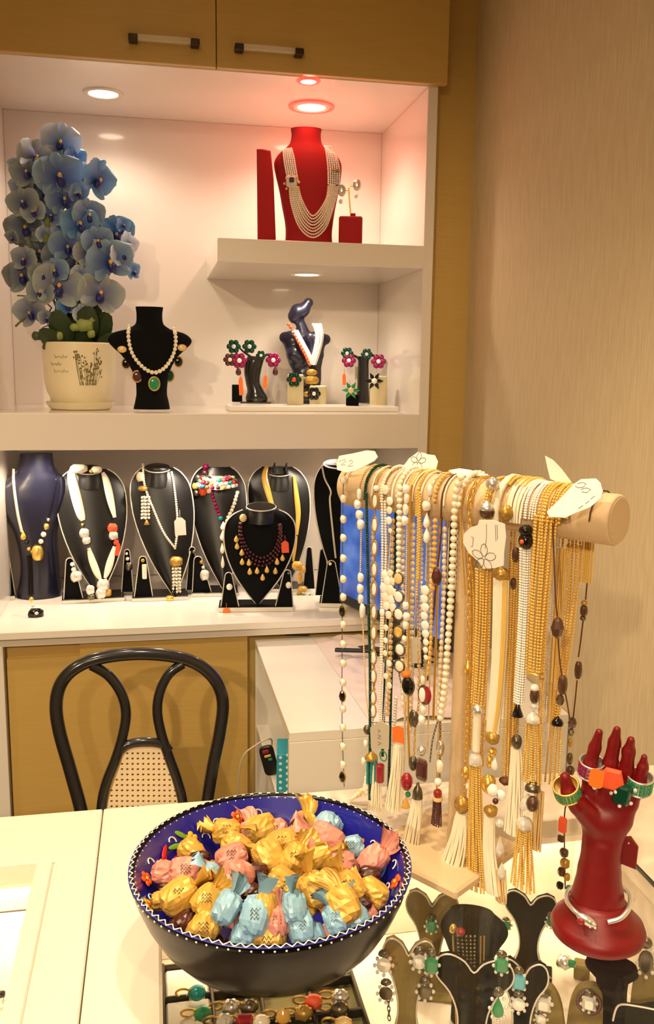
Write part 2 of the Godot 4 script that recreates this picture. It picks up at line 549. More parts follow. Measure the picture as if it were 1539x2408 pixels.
func make_wall_unit() -> void:
	plain_frame(Vector3(0.155, REAR, -2.65))
	var o := fo
	var t := thing("display_niche", "white lacquered wall niche with a long thick shelf and a short floating shelf", "display cabinet")
	var bx := func(called: String, lo: Vector3, hi: Vector3, bev := 0.0015) -> void:
		part(t, called, box_at(lo - o, hi - o, bev), M["niche_white"])
	bx.call("back_panel", Vector3(-0.42, REAR, -2.945), Vector3(0.73, 2.236, -2.89))
	bx.call("side_panel", Vector3(-0.445, REAR, -2.945), Vector3(-0.42, 2.236, -2.4))
	bx.call("side_panel", Vector3(0.73, REAR, -2.945), Vector3(0.7575, 2.236, -2.4))
	bx.call("top_panel", Vector3(-0.445, 2.236, -2.945), Vector3(0.7575, 2.256, -2.4))
	bx.call("long_shelf", Vector3(-0.42, 1.277, -2.89), Vector3(0.73, SHELF, -2.4))
	bx.call("floating_shelf", Vector3(0.171, 1.769, -2.89), Vector3(0.73, UPSHELF, -2.4))
	# overhead cabinets
	var seam := on_z(509, 90, -2.38).x
	for side in 2:
		var x0: float = -0.445 if side == 0 else seam + 0.001
		var x1: float = seam - 0.001 if side == 0 else 0.776
		plain_frame(Vector3((x0 + x1) / 2, 2.2565, -2.65))
		var lb := "tan overhead cabinet with a clear bar handle left of the door seam" if side == 0 else "tan overhead cabinet with a clear bar handle beside the papered wall"
		var c := thing("overhead_cabinet", lb, "cabinet", "")
		part(c, "body", box_at(Vector3(x0, 2.2565, -2.945) - fo, Vector3(minf(x1, 0.757), 2.748, -2.4005) - fo), M["laminate"])
		var dr := part(c, "door", box_at(Vector3(x0, 2.238, -2.4) - fo, Vector3(x1, 2.746, -2.38) - fo, 0.0015), M["laminate"])
		var h0 := on_z([313, 563][side], [88, 111][side], -2.36)
		var h1 := on_z([459, 704][side], [101, 118][side], -2.36)
		h1.y = h0.y
		var hd := part(dr, "handle", box_at(Vector3(h0.x - 0.008, h0.y - 0.006, -2.366) - fo, Vector3(h1.x + 0.008, h0.y + 0.008, -2.352) - fo, 0.002), M["acrylic"])
		for h in [h0, h1]:
			part(dr, "handle_post", box_at(Vector3(h.x - 0.011, h.y - 0.009, -2.38) - fo, Vector3(h.x + 0.011, h.y + 0.007, -2.3505) - fo, 0.002), M["dark_metal"])
	# rear base cabinet and its worktop
	plain_frame(Vector3(0.2, 0, -2.6))
	var w := thing("rear_worktop", "long white worktop carrying the row of black necklace busts", "worktop")
	part(w, "slab", box_at(Vector3(-1.1, 0.799, -2.89) - fo, Vector3(0.878, REAR, -2.3) - fo, 0.002), M["white_lacquer"])
	var lx := on_z(8, 1560, -2.318).x
	plain_frame(Vector3(0.2, 0, -2.6))
	var c2 := thing("base_cabinet", "tan sliding-door base cabinet in a white frame under the long worktop", "cabinet")
	part(c2, "rail", box_at(Vector3(-1.1, 0.776, -2.36) - fo, Vector3(0.878, 0.7985, -2.318) - fo, 0.001), M["white_lacquer"])
	part(c2, "frame_post", box_at(Vector3(lx - 0.04, 0.06, -2.86) - fo, Vector3(lx, 0.776, -2.318) - fo, 0.001), M["white_lacquer"])
	part(c2, "carcass", box_at(Vector3(-1.1, 0.06, -2.86) - fo, Vector3(0.878, 0.776, -2.362) - fo), M["laminate"])
	part(c2, "plinth", box_at(Vector3(-1.1, 0.0, -2.84) - fo, Vector3(0.878, 0.06, -2.4) - fo), M["white_lacquer"])
	var nx := on_z(188, 1525, -2.34).x
	var ny := on_z(188, 1541, -2.34).y
	var door := part(c2, "sliding_door", prism(PackedVector2Array([Vector2(lx + 0.006, 0.065), Vector2(0.24, 0.065), Vector2(0.24, 0.774), Vector2(nx, 0.774), Vector2(nx, ny), Vector2(lx + 0.006, ny)]), 0, 0.018), M["laminate"], Vector3(0, 0, -2.352) - fo)
	part(door, "finger_recess", box_at(Vector3(lx + 0.006, ny, 0.0), Vector3(nx, 0.774, 0.003)), M["laminate"])
	part(c2, "sliding_door", box_at(Vector3(-1.08, 0.065, -2.36) - fo, Vector3(lx - 0.045, 0.774, -2.34) - fo), M["laminate"])

func make_desk() -> void:
	var h := 0.76
	var fl := on_y(690, 1722, h)
	plain_frame(Vector3(0.56, 0, -2.0))
	var t := thing("side_desk", "white return desk with an open cubby facing the bentwood chair", "desk")
	var x0 := fl.x - 0.008
	var z0 := fl.z
	var bx := func(called: String, lo: Vector3, hi: Vector3, bev := 0.0015) -> void:
		part(t, called, box_at(lo - fo, hi - fo, bev), M["white_lacquer"])
	bx.call("desk_top", Vector3(x0, h - 0.022, -2.338), Vector3(0.878, h, z0))
	bx.call("front_panel", Vector3(x0, 0.0, z0 - 0.02), Vector3(0.878, h - 0.022, z0))
	bx.call("back_panel", Vector3(x0, 0.0, -2.338), Vector3(0.878, h - 0.022, -2.318))
	bx.call("divider", Vector3(x0 + 0.3, 0.0, -2.318), Vector3(x0 + 0.32, h - 0.022, z0 - 0.02))
	bx.call("shelf", Vector3(x0 + 0.002, 0.50, -2.318), Vector3(x0 + 0.3, 0.52, z0 - 0.02))
	# in the cubby
	frame(on_y(633, 1822, 0.52))
	var p := thing("remote_control", "black handheld with red and yellow keys lying in the desk cubby", "remote control")
	var body := part(p, "body", prism(rounded(0.035, 0.075, 0.012), -0.006, 0.006, 0.002), M["black_plastic"], Vector3(0, 0.038, 0), Basis(Vector3.BACK, 0.25))
	part(body, "red_key", box(Vector3(0.016, 0.008, 0.004), 0.001), M["ruby"], Vector3(-0.002, 0.026, 0.0065))
	part(body, "yellow_key", box(Vector3(0.016, 0.006, 0.004), 0.001), M["citrine"], Vector3(0.0, 0.014, 0.0065))
	part(body, "green_key", box(Vector3(0.01, 0.006, 0.004), 0.001), M["emerald"], Vector3(0.004, 0.004, 0.0065))
	frame(on_y(670, 1868, 0.52))
	mat("teal_card", rgb(38, 158, 178), 0.5)
	mat("dot_white", rgb(220, 240, 240), 0.5)
	var g := thing("gift_box", "teal gift box with pale polka dots standing in the desk cubby", "box")
	var kk := k()
	var gb := part(g, "box", box(Vector3(0.05, 0.105, 0.09), 0.002), M["teal_card"], Vector3(0.006, 0.0525, -0.03))
	for j in 7:
		for i in 3:
			part(gb, "dot", lathe([0.0, 0.0008, 0.0035, 0.0006, 0.0038, 0.0], 10), M["dot_white"], Vector3(-0.016 + i * 0.016, -0.045 + j * 0.015 + (i % 2) * 0.006, 0.045), Basis(Vector3.RIGHT, PI / 2))
	plain_frame(on_y(592, 1835, 0.50))
	fo.y = 0.52
	var cb := thing("white_cable", "thin pale cable looping out of the desk cubby", "cable")
	frame(fo)
	part(cb, "cord", tube(smooth(PackedVector3Array([Vector3(0.06, 0.004, -0.1), Vector3(0.05, 0.075, -0.02), Vector3(0.01, 0.07, 0), Vector3(-0.025, 0.04, 0.01), Vector3(-0.035, -0.06, 0.01), Vector3(-0.03, -0.2, 0.0)]), 6), 0.0022, 6), M["paper_grey"])

func make_counter() -> void:
	# front counter: cream boards with two glass windows
	var xs := on_y(215, 2150, TOP).x       # joint between the boards
	var zb := -1.167
	var gx0 := -0.004
	var gx1 := 0.574
	var gz := -1.035
	var th := 0.028
	plain_frame(Vector3(0.4, 0, -0.8))
	var t := thing("glass_counter", "cream counter with a glass-topped jewellery case under the candy bowl", "display counter")
	var bx := func(o: Node, called: String, lo: Vector3, hi: Vector3, m := "cream_top", bev := 0.0015) -> void:
		part(o, called, box_at(lo - fo, hi - fo, bev), M[m])
	bx.call(t, "top_board", Vector3(xs + 0.0008, TOP - th, zb), Vector3(0.878, TOP, gz))
	bx.call(t, "top_board", Vector3(xs + 0.0008, TOP - th, gz), Vector3(gx0, TOP, -0.5))
	bx.call(t, "top_board", Vector3(gx1, TOP - th, gz), Vector3(0.878, TOP, -0.5))
	bx.call(t, "glass_top", Vector3(gx0 + 0.001, TOP - 0.009, gz + 0.001), Vector3(gx1 - 0.001, TOP - 0.0005, -0.655), "glass", 0.001)
	bx.call(t, "glass_edge", Vector3(gx0 + 0.001, TOP - 0.009, -0.6545), Vector3(gx1 - 0.001, TOP - 0.001, -0.652), "glass_edge", 0.0)
	bx.call(t, "seal_strip", Vector3(gx1 - 0.0022, TOP - 0.004, gz), Vector3(gx1 - 0.0002, TOP + 0.0012, -0.655), "black_plastic", 0.0)
	bx.call(t, "seal_strip", Vector3(gx0 + 0.0002, TOP - 0.004, gz), Vector3(gx0 + 0.0018, TOP + 0.0006, -0.655), "paper_grey", 0.0)
	bx.call(t, "case_floor", Vector3(gx0 - 0.02, 0.70, -1.10), Vector3(gx1 + 0.02, 0.72, -0.5))
	bx.call(t, "case_back", Vector3(gx0 - 0.02, 0.72, -1.10), Vector3(gx1 + 0.02, TOP - th, -1.085))
	bx.call(t, "case_side", Vector3(gx0 - 0.02, 0.72, -1.085), Vector3(gx0 - 0.005, TOP - th, -0.5))
	bx.call(t, "case_side", Vector3(gx1 + 0.005, 0.72, -1.085), Vector3(gx1 + 0.02, TOP - th, -0.5))
	bx.call(t, "light_rail", Vector3(gx0, TOP - 0.045, -1.075), Vector3(gx1, TOP - th, -1.05), "silver_trim")
	bx.call(t, "base", Vector3(xs + 0.004, 0.0, -1.14), Vector3(0.87, 0.70, -0.5), "white_lacquer")
	bx.call(t, "back_apron", Vector3(xs + 0.004, 0.70, -1.14), Vector3(0.87, TOP - th, -1.12), "white_lacquer")
	var al := AreaLight3D.new()
	al.name = "case_light"
	t.add_child(al)
	al.area_size = Vector2(0.54, 0.02)
	al.position = Vector3((gx0 + gx1) / 2, TOP - 0.0475, -1.0) - fo
	al.rotation_degrees.x = -75
	al.light_color = Color(1.0, 0.9, 0.68)
	al.light_energy = 0.16 * LAMPS
	al.area_range = 4.0
	al.shadow_enabled = true
	part(t, "lamp_strip", box_at(Vector3(gx0 + 0.01, TOP - 0.047, -1.07) - fo, Vector3(gx1 - 0.01, TOP - 0.045, -1.055) - fo), M["lamp_white"])
	# second counter on the left with its own window
	var wx := on_y(47, 2198, TOP).x
	var wz := on_y(60, 2030, TOP).z
	plain_frame(Vector3(-0.6, 0, -0.8))
	var s := thing("corner_counter", "cream counter with a grooved border and a small lit glass window", "display counter")
	bx.call(s, "top_board", Vector3(-1.3, TOP - th, zb + 0.0), Vector3(xs - 0.0008, TOP, wz))
	# border right of the window, split by the routed groove
	var g0 := on_y(95, 2198, TOP).x
	bx.call(s, "top_board", Vector3(wx, TOP - th, wz), Vector3(g0 - 0.002, TOP, -0.5))
	bx.call(s, "top_board", Vector3(g0 + 0.002, TOP - th, wz), Vector3(xs - 0.0008, TOP, -0.5))
	bx.call(s, "groove", Vector3(g0 - 0.002, TOP - th, wz), Vector3(g0 + 0.002, TOP - 0.004, -0.5), "cream_top", 0.0)
	bx.call(s, "glass_top", Vector3(-1.3, TOP - 0.013, wz + 0.001), Vector3(wx - 0.001, TOP - 0.005, -0.5), "glass", 0.001)
	bx.call(s, "window_floor", Vector3(-1.3, 0.78, wz - 0.06), Vector3(wx + 0.01, 0.80, -0.5))
	bx.call(s, "window_back", Vector3(-1.3, 0.80, wz - 0.075), Vector3(wx + 0.01, TOP - th, wz - 0.06))
	bx.call(s, "window_side", Vector3(wx + 0.001, 0.80, wz - 0.06), Vector3(wx + 0.014, TOP - th, -0.5))
	bx.call(s, "light_rail", Vector3(-1.3, TOP - 0.05, wz - 0.055), Vector3(wx, TOP - th, wz - 0.03), "silver_trim")
	bx.call(s, "base", Vector3(-1.29, 0.0, -1.14), Vector3(xs - 0.004, 0.78, -0.5), "white_lacquer")
	part(s, "lamp_strip", box_at(Vector3(-1.28, TOP - 0.052, wz - 0.05) - fo, Vector3(wx - 0.01, TOP - 0.05, wz - 0.035) - fo), M["lamp_white"])
	var a2 := AreaLight3D.new()
	a2.name = "window_light"
	s.add_child(a2)
	a2.area_size = Vector2(0.9, 0.02)
	a2.position = Vector3((-1.3 + wx) / 2, TOP - 0.054, wz - 0.03) - fo
	a2.rotation_degrees.x = -75
	a2.light_color = Color(1.0, 0.92, 0.74)
	a2.light_energy = 0.3 * LAMPS
	a2.area_range = 4.0
	a2.shadow_enabled = true

func make_chair() -> void:
	var o := on_z(330, 1890, -1.95)
	frame(Vector3(o.x, 0, -1.95), Vector3(0.05, 0, 1))
	var t := thing("bentwood_chair", "black bentwood chair with looped back and cane back panel behind the counter", "chair")
	var lean := func(a: PackedVector3Array) -> PackedVector3Array:    # the back leans away, bottom nearer
		var r := PackedVector3Array()
		for p in a:
			r.append(Vector3(p.x, p.y, (0.9 - p.y) * 0.12))
		return r
	var hoop: PackedVector3Array = smooth(lean.call(qs([212, 2010, 196, 1900, 168, 1800, 141, 1710, 133, 1650, 145, 1602, 180, 1567, 240, 1545, 330, 1536, 415, 1543, 470, 1563, 507, 1598, 522, 1645, 514, 1710, 496, 1790, 480, 1885, 470, 2010])), 6)
	part(t, "back_hoop", tube(hoop, 0.0145, 12), M["black_gloss"])
	var l: PackedVector3Array = smooth(lean.call(qs([215, 1562, 255, 1585, 285, 1625, 296, 1670, 288, 1720, 272, 1770, 248, 1830, 238, 1890, 234, 2010])), 6)
	var r: PackedVector3Array = smooth(lean.call(qs([430, 1558, 398, 1580, 376, 1620, 369, 1665, 378, 1715, 395, 1765, 415, 1820, 428, 1880, 436, 2010])), 6)
	part(t, "back_loop", tube(l, 0.0115, 12), M["black_gloss"])
	part(t, "back_loop", tube(r, 0.0115, 12), M["black_gloss"])
	var top: PackedVector3Array = smooth(lean.call(qs([282, 1752, 300, 1738, 340, 1732, 380, 1737, 396, 1752])), 5)
	part(t, "panel_arch", tube(top, 0.0105, 10), M["black_gloss"])
	# cane panel: a thin sheet with rows of real dark inlets
	var outline := flat2(smooth(qs([298, 1752, 340, 1743, 384, 1751, 404, 1795, 423, 1855, 426, 1890, 410, 1912, 340, 1918, 262, 1912, 252, 1890, 258, 1850, 278, 1795]), 5, true))
	var b := MB.new()
	add_prism(b, outline, -0.002, 0.002)
	for i in b.v.size():
		b.v[i].z += (0.9 - b.v[i].y) * 0.12
	var pn := part(t, "cane_panel", b.done(), M["cane"])
	var holes := []
	var hole := SphereMesh.new()
	hole.radius = 0.5
	hole.height = 1.0
	hole.radial_segments = 8
	hole.rings = 4
	for j in 15:
		for i in 16:
			var p := q(250 + i * 12.2, 1757 + j * 11.6)
			if Geometry2D.is_point_in_polygon(Vector2(p.x, p.y), outline):
				holes.append(Transform3D(Basis.from_scale(Vector3(0.0058, 0.0046, 0.0012)), Vector3(p.x, p.y, (0.9 - p.y) * 0.12 + 0.002)))
	stuff(pn, "cane_holes", hole, M["cane_hole"], holes)
	# seat and legs below
	var sy := 0.46
	var c := q(330, 1890)
	part(t, "seat_ring", tube(ring(Vector3(c.x, sy, 0.26), Vector3(0.2, 0, 0), Vector3(0, 0, 0.2), 40), 0.017, 10, true), M["black_gloss"])
	part(t, "cane_seat", lathe([0.0, 0.004, 0.195, 0.004, 0.195, -0.004, 0.0, -0.004], 40), M["cane"], Vector3(c.x, sy, 0.26))
	for s in [-1, 1]:
		var top_back := hoop[0] if s < 0 else hoop[-1]
		part(t, "leg", tube(smooth(PackedVector3Array([top_back, Vector3(c.x + s * 0.17, 0.5, 0.07), Vector3(c.x + s * 0.2, 0.0, -0.02)]), 5), 0.0145, 10), M["black_gloss"])
		part(t, "leg", tube(smooth(PackedVector3Array([Vector3(c.x + s * 0.15, sy, 0.38), Vector3(c.x + s * 0.165, 0.25, 0.4), Vector3(c.x + s * 0.18, 0.0, 0.43)]), 5), 0.015, 10), M["black_gloss"])
		part(t, "back_support", tube(PackedVector3Array([(l if s < 0 else r)[-1], Vector3(c.x + s * 0.08, sy, 0.075)]), 0.0115, 10), M["black_gloss"])
	part(t, "stretcher_ring", tube(ring(Vector3(c.x, 0.24, 0.2), Vector3(0.15, 0, 0), Vector3(0, 0, 0.16), 32), 0.009, 8, true), M["black_gloss"])

# ---------------------------------------------------------------- bowl of sweets
var bowl_c := Vector3(0.1095, TOP, -0.832)
const BR := 0.1395
const BH := 0.103
func make_bowl() -> void:
	plain_frame(bowl_c)
	var t := thing("ceramic_bowl", "blue painted ceramic bowl with a black outside and white zigzag rim, full of sweets", "bowl")
	t.scale = Vector3(1.025, 1.0, 1.025)
	mat("glaze_black", rgb(9, 8, 16), 0.22, 0.0, {"metallic_specular": 0.35})
	mat("glaze_blue", rgb(22, 20, 148), 0.14, 0.0, {"clearcoat_enabled": true, "clearcoat": 0.7})
	mat("enamel_white", rgb(244, 238, 222), 0.3)
	mat("enamel_orange", rgb(232, 92, 32), 0.3)
	mat("enamel_red", rgb(196, 24, 20), 0.3)
	mat("enamel_green", rgb(110, 150, 40), 0.3)
	mat("enamel_yellow", rgb(238, 180, 40), 0.3)
	mat("enamel_sky", rgb(70, 130, 210), 0.3)
	var outer := [0.0, 0.0, 0.058, 0.0, 0.063, 0.002, 0.064, 0.006, 0.084, 0.0135, 0.102, 0.026, 0.115, 0.042, 0.126, 0.062, 0.134, 0.082, 0.138, 0.096, BR, BH]
	var inner := [BR, BH, BR - 0.003, BH + 0.001, BR - 0.006, BH - 0.003, 0.128, 0.083, 0.118, 0.062, 0.104, 0.043, 0.085, 0.026, 0.055, 0.013, 0.0, 0.009]
	part(t, "outside", lathe(outer, 72), M["glaze_black"])
	part(t, "inside", lathe(inner, 72), M["glaze_blue"])
	part(t, "black_band", lathe([0.1325, 0.0965, BR - 0.0055, BH - 0.0022, BR - 0.003, BH + 0.0016, BR + 0.0004, BH - 0.001, 0.1385, 0.0965], 72), M["glaze_black"])
	# white zigzag along the rim and a row of dots below it
	var zig := PackedVector3Array()
	for i in 176:
		var a := TAU * i / 176.0
		var w := 0.0016 if i % 2 == 0 else -0.0016
		var r := BR - 0.0025 + w
		zig.append(Vector3(cos(a) * r, BH + 0.0014 - absf(w) * 0.4 + (0.0005 if w < 0 else -0.0008), sin(a) * r))
	part(t, "rim_zigzag", tube(zig, 0.00085, 5, true), M["enamel_white"])
	var dot := SphereMesh.new()
	dot.radius = 0.5
	dot.height = 1.0
	dot.radial_segments = 8
	dot.rings = 4
	var dots := []
	for i in 88:
		var a := TAU * (i + 0.5) / 88.0
		dots.append(Transform3D(Basis.from_scale(Vector3.ONE * 0.0022), Vector3(cos(a) * (BR - 0.0001), BH - 0.0028, sin(a) * (BR - 0.0001))))
		dots.append(Transform3D(Basis.from_scale(Vector3.ONE * 0.0016), Vector3(cos(a) * (BR - 0.0062), BH - 0.0035, sin(a) * (BR - 0.0062))))
	stuff(t, "rim_dots", dot, M["enamel_white"], dots)
	# raised enamel flowers and curls on the inner wall
	var on_wall := func(deg: float, s: float) -> Transform3D:   # s: 0 at the rim, 1 well down the wall
		var r := lerpf(0.1305, 0.1105, s)
		var y := lerpf(0.092, 0.053, s)
		var a := deg_to_rad(deg)
		var n := Vector3(-cos(a) * 0.8, 0.6, sin(a) * 0.8)
		var z := n.normalized()
		var x := Vector3(sin(a), 0, cos(a)).normalized()
		return Transform3D(Basis(x, z.cross(x), z), Vector3(cos(a) * r, y, -sin(a) * r))
	var petal := SphereMesh.new()
	petal.radius = 0.5
	petal.height = 1.0
	petal.radial_segments = 10
	petal.rings = 5
	for f in [[100, 0.22, "enamel_orange"], [62, 0.3, "enamel_sky"], [30, 0.5, "enamel_orange"], [128, 0.4, "enamel_yellow"], [8, 0.35, "enamel_orange"], [-12, 0.3, "enamel_orange"], [170, 0.3, "enamel_orange"], [186, 0.5, "enamel_yellow"], [152, 0.55, "enamel_yellow"], [200, 0.3, "enamel_red"]]:
		var tr: Transform3D = on_wall.call(f[0], f[1])
		var fl := Node3D.new()
		fl.name = "painted_flower"
		t.add_child(fl, true)
		fl.transform = tr.scaled_local(Vector3.ONE * 1.5)
		for i in 5:
			var a := TAU * i / 5
			part(fl, "petal", petal, M[f[2]], Vector3(cos(a) * 0.0036, sin(a) * 0.0036, 0), Basis.from_scale(Vector3(0.0045, 0.0045, 0.0018)))
		part(fl, "flower_heart", petal, M["enamel_yellow" if f[2] != "enamel_yellow" else "enamel_red"], Vector3(0, 0, 0.0006), Basis.from_scale(Vector3(0.003, 0.003, 0.0016)))
	var strokes := MB.new()
	for d in [[112, 0.25], [90, 0.2], [70, 0.42], [50, 0.2], [42, 0.55], [22, 0.3], [12, 0.6], [0, 0.2], [-6, 0.65], [140, 0.2], [160, 0.2], [178, 0.6], [82, 0.45], [120, 0.5]]:
		var tr: Transform3D = on_wall.call(d[0], d[1])
		var pts := PackedVector3Array()
		for i in 9:
			var a := -0.5 + i * 0.42
			var r := 0.0065 - i * 0.00045
			pts.append(tr * Vector3(cos(a) * r, sin(a) * r, 0.0003))
		add_tube(strokes, pts, 0.0008, 5)
	part(t, "white_curls", strokes.done(), M["enamel_white"])
	for d in [[139, 0.35, "enamel_green"], [133, 0.18, "enamel_green"], [147, 0.3, "enamel_red"], [149, 0.45, "enamel_red"], [142, 0.62, "enamel_red"], [137, 0.7, "enamel_orange"], [166, 0.45, "enamel_sky"], [60, 0.6, "enamel_sky"], [5, 0.5, "enamel_sky"]]:
		var tr: Transform3D = on_wall.call(d[0], d[1])
		part(t, "painted_leaf", petal, M[d[2]], tr.origin, tr.basis * Basis(Vector3.BACK, d[0] * 0.1) * Basis.from_scale(Vector3(0.006, 0.019, 0.0024)))

func sweet_mesh(seed_: int) -> ArrayMesh:     # crumpled paper round a lump, about 1 unit across; pleats run towards the twists at +x and -x
	var f := FastNoiseLite.new()
	f.seed = seed_
	f.frequency = 1.9
	f.fractal_octaves = 2
	var b := MB.new()
	var rows := []
	var seg := 22
	for j in 13:
		var a := PI * (j + 0.03) / 12.06
		var row := PackedVector3Array()
		for i in seg:
			var u := TAU * i / seg
			var p := Vector3(cos(a), sin(a) * cos(u), sin(a) * sin(u))
			var bx := maxf(absf(p.x), maxf(absf(p.y), absf(p.z)))
			var pleat := 0.10 * (absf(fmod(i + seed_ % 2, 3.0) - 1.0) - 0.5) * pow(absf(cos(a)), 1.2)
			var crease := 0.20 * absf(f.get_noise_3dv(p * 1.7)) - 0.05
			row.append(p * Vector3(0.50, 0.40, 0.42) * (lerpf(1.0, 1.0 / bx, 0.36) * (1.0 + pleat - crease)))
		rows.append(row)
	for j in rows.size() - 1:            # flat facets: folded paper
		for i in seg:
			var i2 := (i + 1) % seg
			b.face([rows[j][i], rows[j][i2], rows[j + 1][i2]])
			b.face([rows[j][i], rows[j + 1][i2], rows[j + 1][i]])
	return b.done()
func twist_mesh(seed_: int) -> ArrayMesh:     # twisted, pleated paper end: neck at the origin, fan along +x
	var r := RandomNumberGenerator.new()
	r.seed = seed_
	var b := MB.new()
	var rows := []
	var cols := 11
	for j in 6:
		var s := j / 5.0
		var row := PackedVector3Array()
		for i in cols:
			var u := (i / float(cols - 1) - 0.5) * 2.0
			var w := lerpf(0.1, 0.42, pow(s, 0.8))
			var pleat := (0.09 if i % 2 == 0 else -0.09) * lerpf(0.6, 1.0, s) + r.randf_range(-0.02, 0.02)
			var bend := 0.25 * s * s * sin(seed_)
			row.append(Vector3(s * (0.6 + 0.08 * cos(u * 4.0 + seed_)) - absf(u) * 0.06 * s, u * w + bend, pleat * (0.5 + s) + 0.18 * s * s * cos(seed_ * 1.7) + 0.16 * u * u * s))
		rows.append(row)
	b.grid(rows)
	return b.done()
func make_sweets() -> void:
	mat("foil_yellow", rgb(220, 174, 78), 0.34, 0.15)
	mat("foil_pink", rgb(218, 144, 128), 0.36, 0.05)
	mat("foil_blue", rgb(146, 190, 214), 0.34, 0.05)
	mat("chocolate", rgb(74, 32, 20), 0.32)
	mat("print_dark", rgb(60, 44, 40), 0.5)
	var bodies := []
	var ends := []
	for i in 6:
		bodies.append(sweet_mesh(i * 7 + 3))
		ends.append(twist_mesh(i * 5 + 2))
	var names := {"y": ["foil_yellow", "gold-yellow"], "p": ["foil_pink", "pink"], "b": ["foil_blue", "light blue"], "c": ["chocolate", "dark brown"]}
	# pixel x, y, colour, size in pixels, direction of the twist, number of ends, height above the bowl's foot
	var list := [
		[577, 1945, "p", 62, 84, 1, 60], [612, 1950, "y", 78, 200, 1, 66], [645, 1936, "p", 66, 10, 1, 62], [715, 1945, "y", 70, 75, 1, 72], [799, 1925, "b", 74, 235, 1, 72],
		[767, 1974, "p", 88, 150, 1, 82], [825, 1993, "b", 62, 300, 1, 74], [882, 2022, "p", 76, 42, 1, 80], [530, 1952, "y", 66, 170, 2, 68], [424, 1992, "y", 62, 105, 2, 66],
		[664, 1984, "y", 76, 15, 2, 82], [556, 1988, "y", 68, 330, 1, 80], [545, 2016, "p", 74, 200, 1, 84], [633, 2016, "y", 82, 300, 1, 90], [695, 2020, "y", 74, 60, 2, 92],
		[748, 2018, "y", 72, 20, 2, 92], [797, 2030, "p", 76, 320, 1, 86], [392, 2052, "p", 68, 30, 1, 76], [437, 2048, "p", 76, 190, 1, 82], [500, 2062, "b", 62, 120, 1, 88],
		[556, 2072, "p", 92, 260, 1, 94], [605, 2054, "c", 62, 0, 0, 92], [670, 2082, "y", 88, 320, 1, 98], [739, 2092, "y", 80, 62, 1, 98], [823, 2086, "y", 78, 130, 2, 92],
		[876, 2100, "y", 74, 165, 1, 84], [422, 2108, "y", 88, 50, 2, 90], [366, 2120, "y", 52, 70, 1, 78], [486, 2116, "y", 72, 320, 2, 94], [533, 2134, "b", 76, 80, 2, 98],
		[603, 2154, "b", 88, 200, 1, 98], [626, 2130, "y", 62, 10, 2, 98], [652, 2166, "p", 68, 70, 1, 98], [692, 2134, "b", 68, 65, 2, 100], [708, 2180, "b", 78, 80, 2, 98],
		[809, 2126, "y", 86, 320, 1, 96], [790, 2160, "b", 70, 175, 2, 96], [842, 2164, "b", 76, 170, 1, 92], [878, 2160, "p", 66, 140, 1, 86], [418, 2180, "c", 78, 40, 0, 90],
		[478, 2186, "y", 84, 50, 1, 94], [572, 2206, "b", 76, 100, 2, 96], [632, 2222, "y", 100, 270, 0, 96], [739, 2226, "b", 90, 300, 0, 96], [798, 2210, "p", 70, 150, 1, 92],
		[492, 2228, "c", 66, 0, 0, 90], [536, 2240, "c", 66, 0, 0, 90], [456, 2216, "y", 62, 300, 1, 88], [436, 2218, "p", 52, 110, 1, 84], [590, 2252, "y", 62, 20, 1, 90], [690, 2250, "c", 64, 0, 0, 90], [368, 2086, "c", 48, 0, 0, 70], [512, 2092, "c", 56, 0, 0, 84], [850, 2120, "c", 60, 0, 0, 84], [770, 2110, "c", 56, 0, 0, 86], [590, 2100, "c", 60, 0, 0, 86], [870, 2060, "c", 60, 0, 0, 78], [720, 1975, "c", 58, 0, 0, 72], [470, 2020, "c", 56, 0, 0, 72], [640, 2200, "c", 60, 0, 0, 84], [840, 2190, "c", 58, 0, 0, 82]]
	var n := 0
	for s in list:
		var low := maxf(0.0, s[1] - 2130) * 0.00034 + maxf(0.0, absf(s[0] - 635) - 200) * 0.00016
		var p := on_y(s[0], s[1], TOP + 0.012 + s[6] / 1000.0 - low)
		frame(p)
		var size: float = s[3] * k() * 1.0
		var nm: Array = names[s[2]]
		var far := Vector2(p.x - bowl_c.x, p.z - bowl_c.z)
		var wall := lerpf(0.085, 0.133, clampf((p.y - TOP - 0.026) / 0.074, 0, 1)) - size * 0.36
		if p.y < TOP + BH and far.length() > wall:
			far = far.normalized() * wall
			p.x = bowl_c.x + far.x
			p.z = bowl_c.z + far.y
			fo = p
		var edge: bool = far.length() > 0.065 and (far.y > -0.02 or absf(far.x) > 0.075) and s[0] != 882
		var tails: int = mini(s[5], 1) if edge else s[5]
		var where := "in the middle of the heap" if far.length() < 0.045 else "against the bowl's rim" if far.length() > 0.095 else "on the chair side of the heap" if far.y < -0.03 else "on the side away from the chair" if far.y > 0.03 else "on the necklace stand side" if far.x > 0 else "away from the necklace stand"
		var lb: String
		if s[2] == "c":
			lb = "dark brown chocolate without a wrapper, %s" % where
		else:
			lb = "%s %s %swrapped sweet %s, %s" % ["big" if s[3] >= 84 else "small" if s[3] < 66 else "medium", nm[1], "printed " if n % 2 == 0 else "", ["with tucked ends", "with one end out", "with two ends"][tails], where]
		var t := thing("wrapped_sweet" if s[2] != "c" else "chocolate", lb, "sweet" if s[2] != "c" else "chocolate", "%s sweets in the bowl" % nm[1])
		var a := atan2(far.y, -far.x) if edge else deg_to_rad(s[4])
		var view := Basis(Vector3.RIGHT, -0.55)          # lies facing up and forward
		var bs := view * Basis(Vector3.BACK, a) * Basis(Vector3.RIGHT, n * 1.3)
		var body := part(t, "wrapper" if s[2] != "c" else "lump", bodies[n % 6], M[nm[0]], Vector3.ZERO, bs * Basis.from_scale(Vector3.ONE * size * (1.0 if s[2] != "c" else 0.85)))
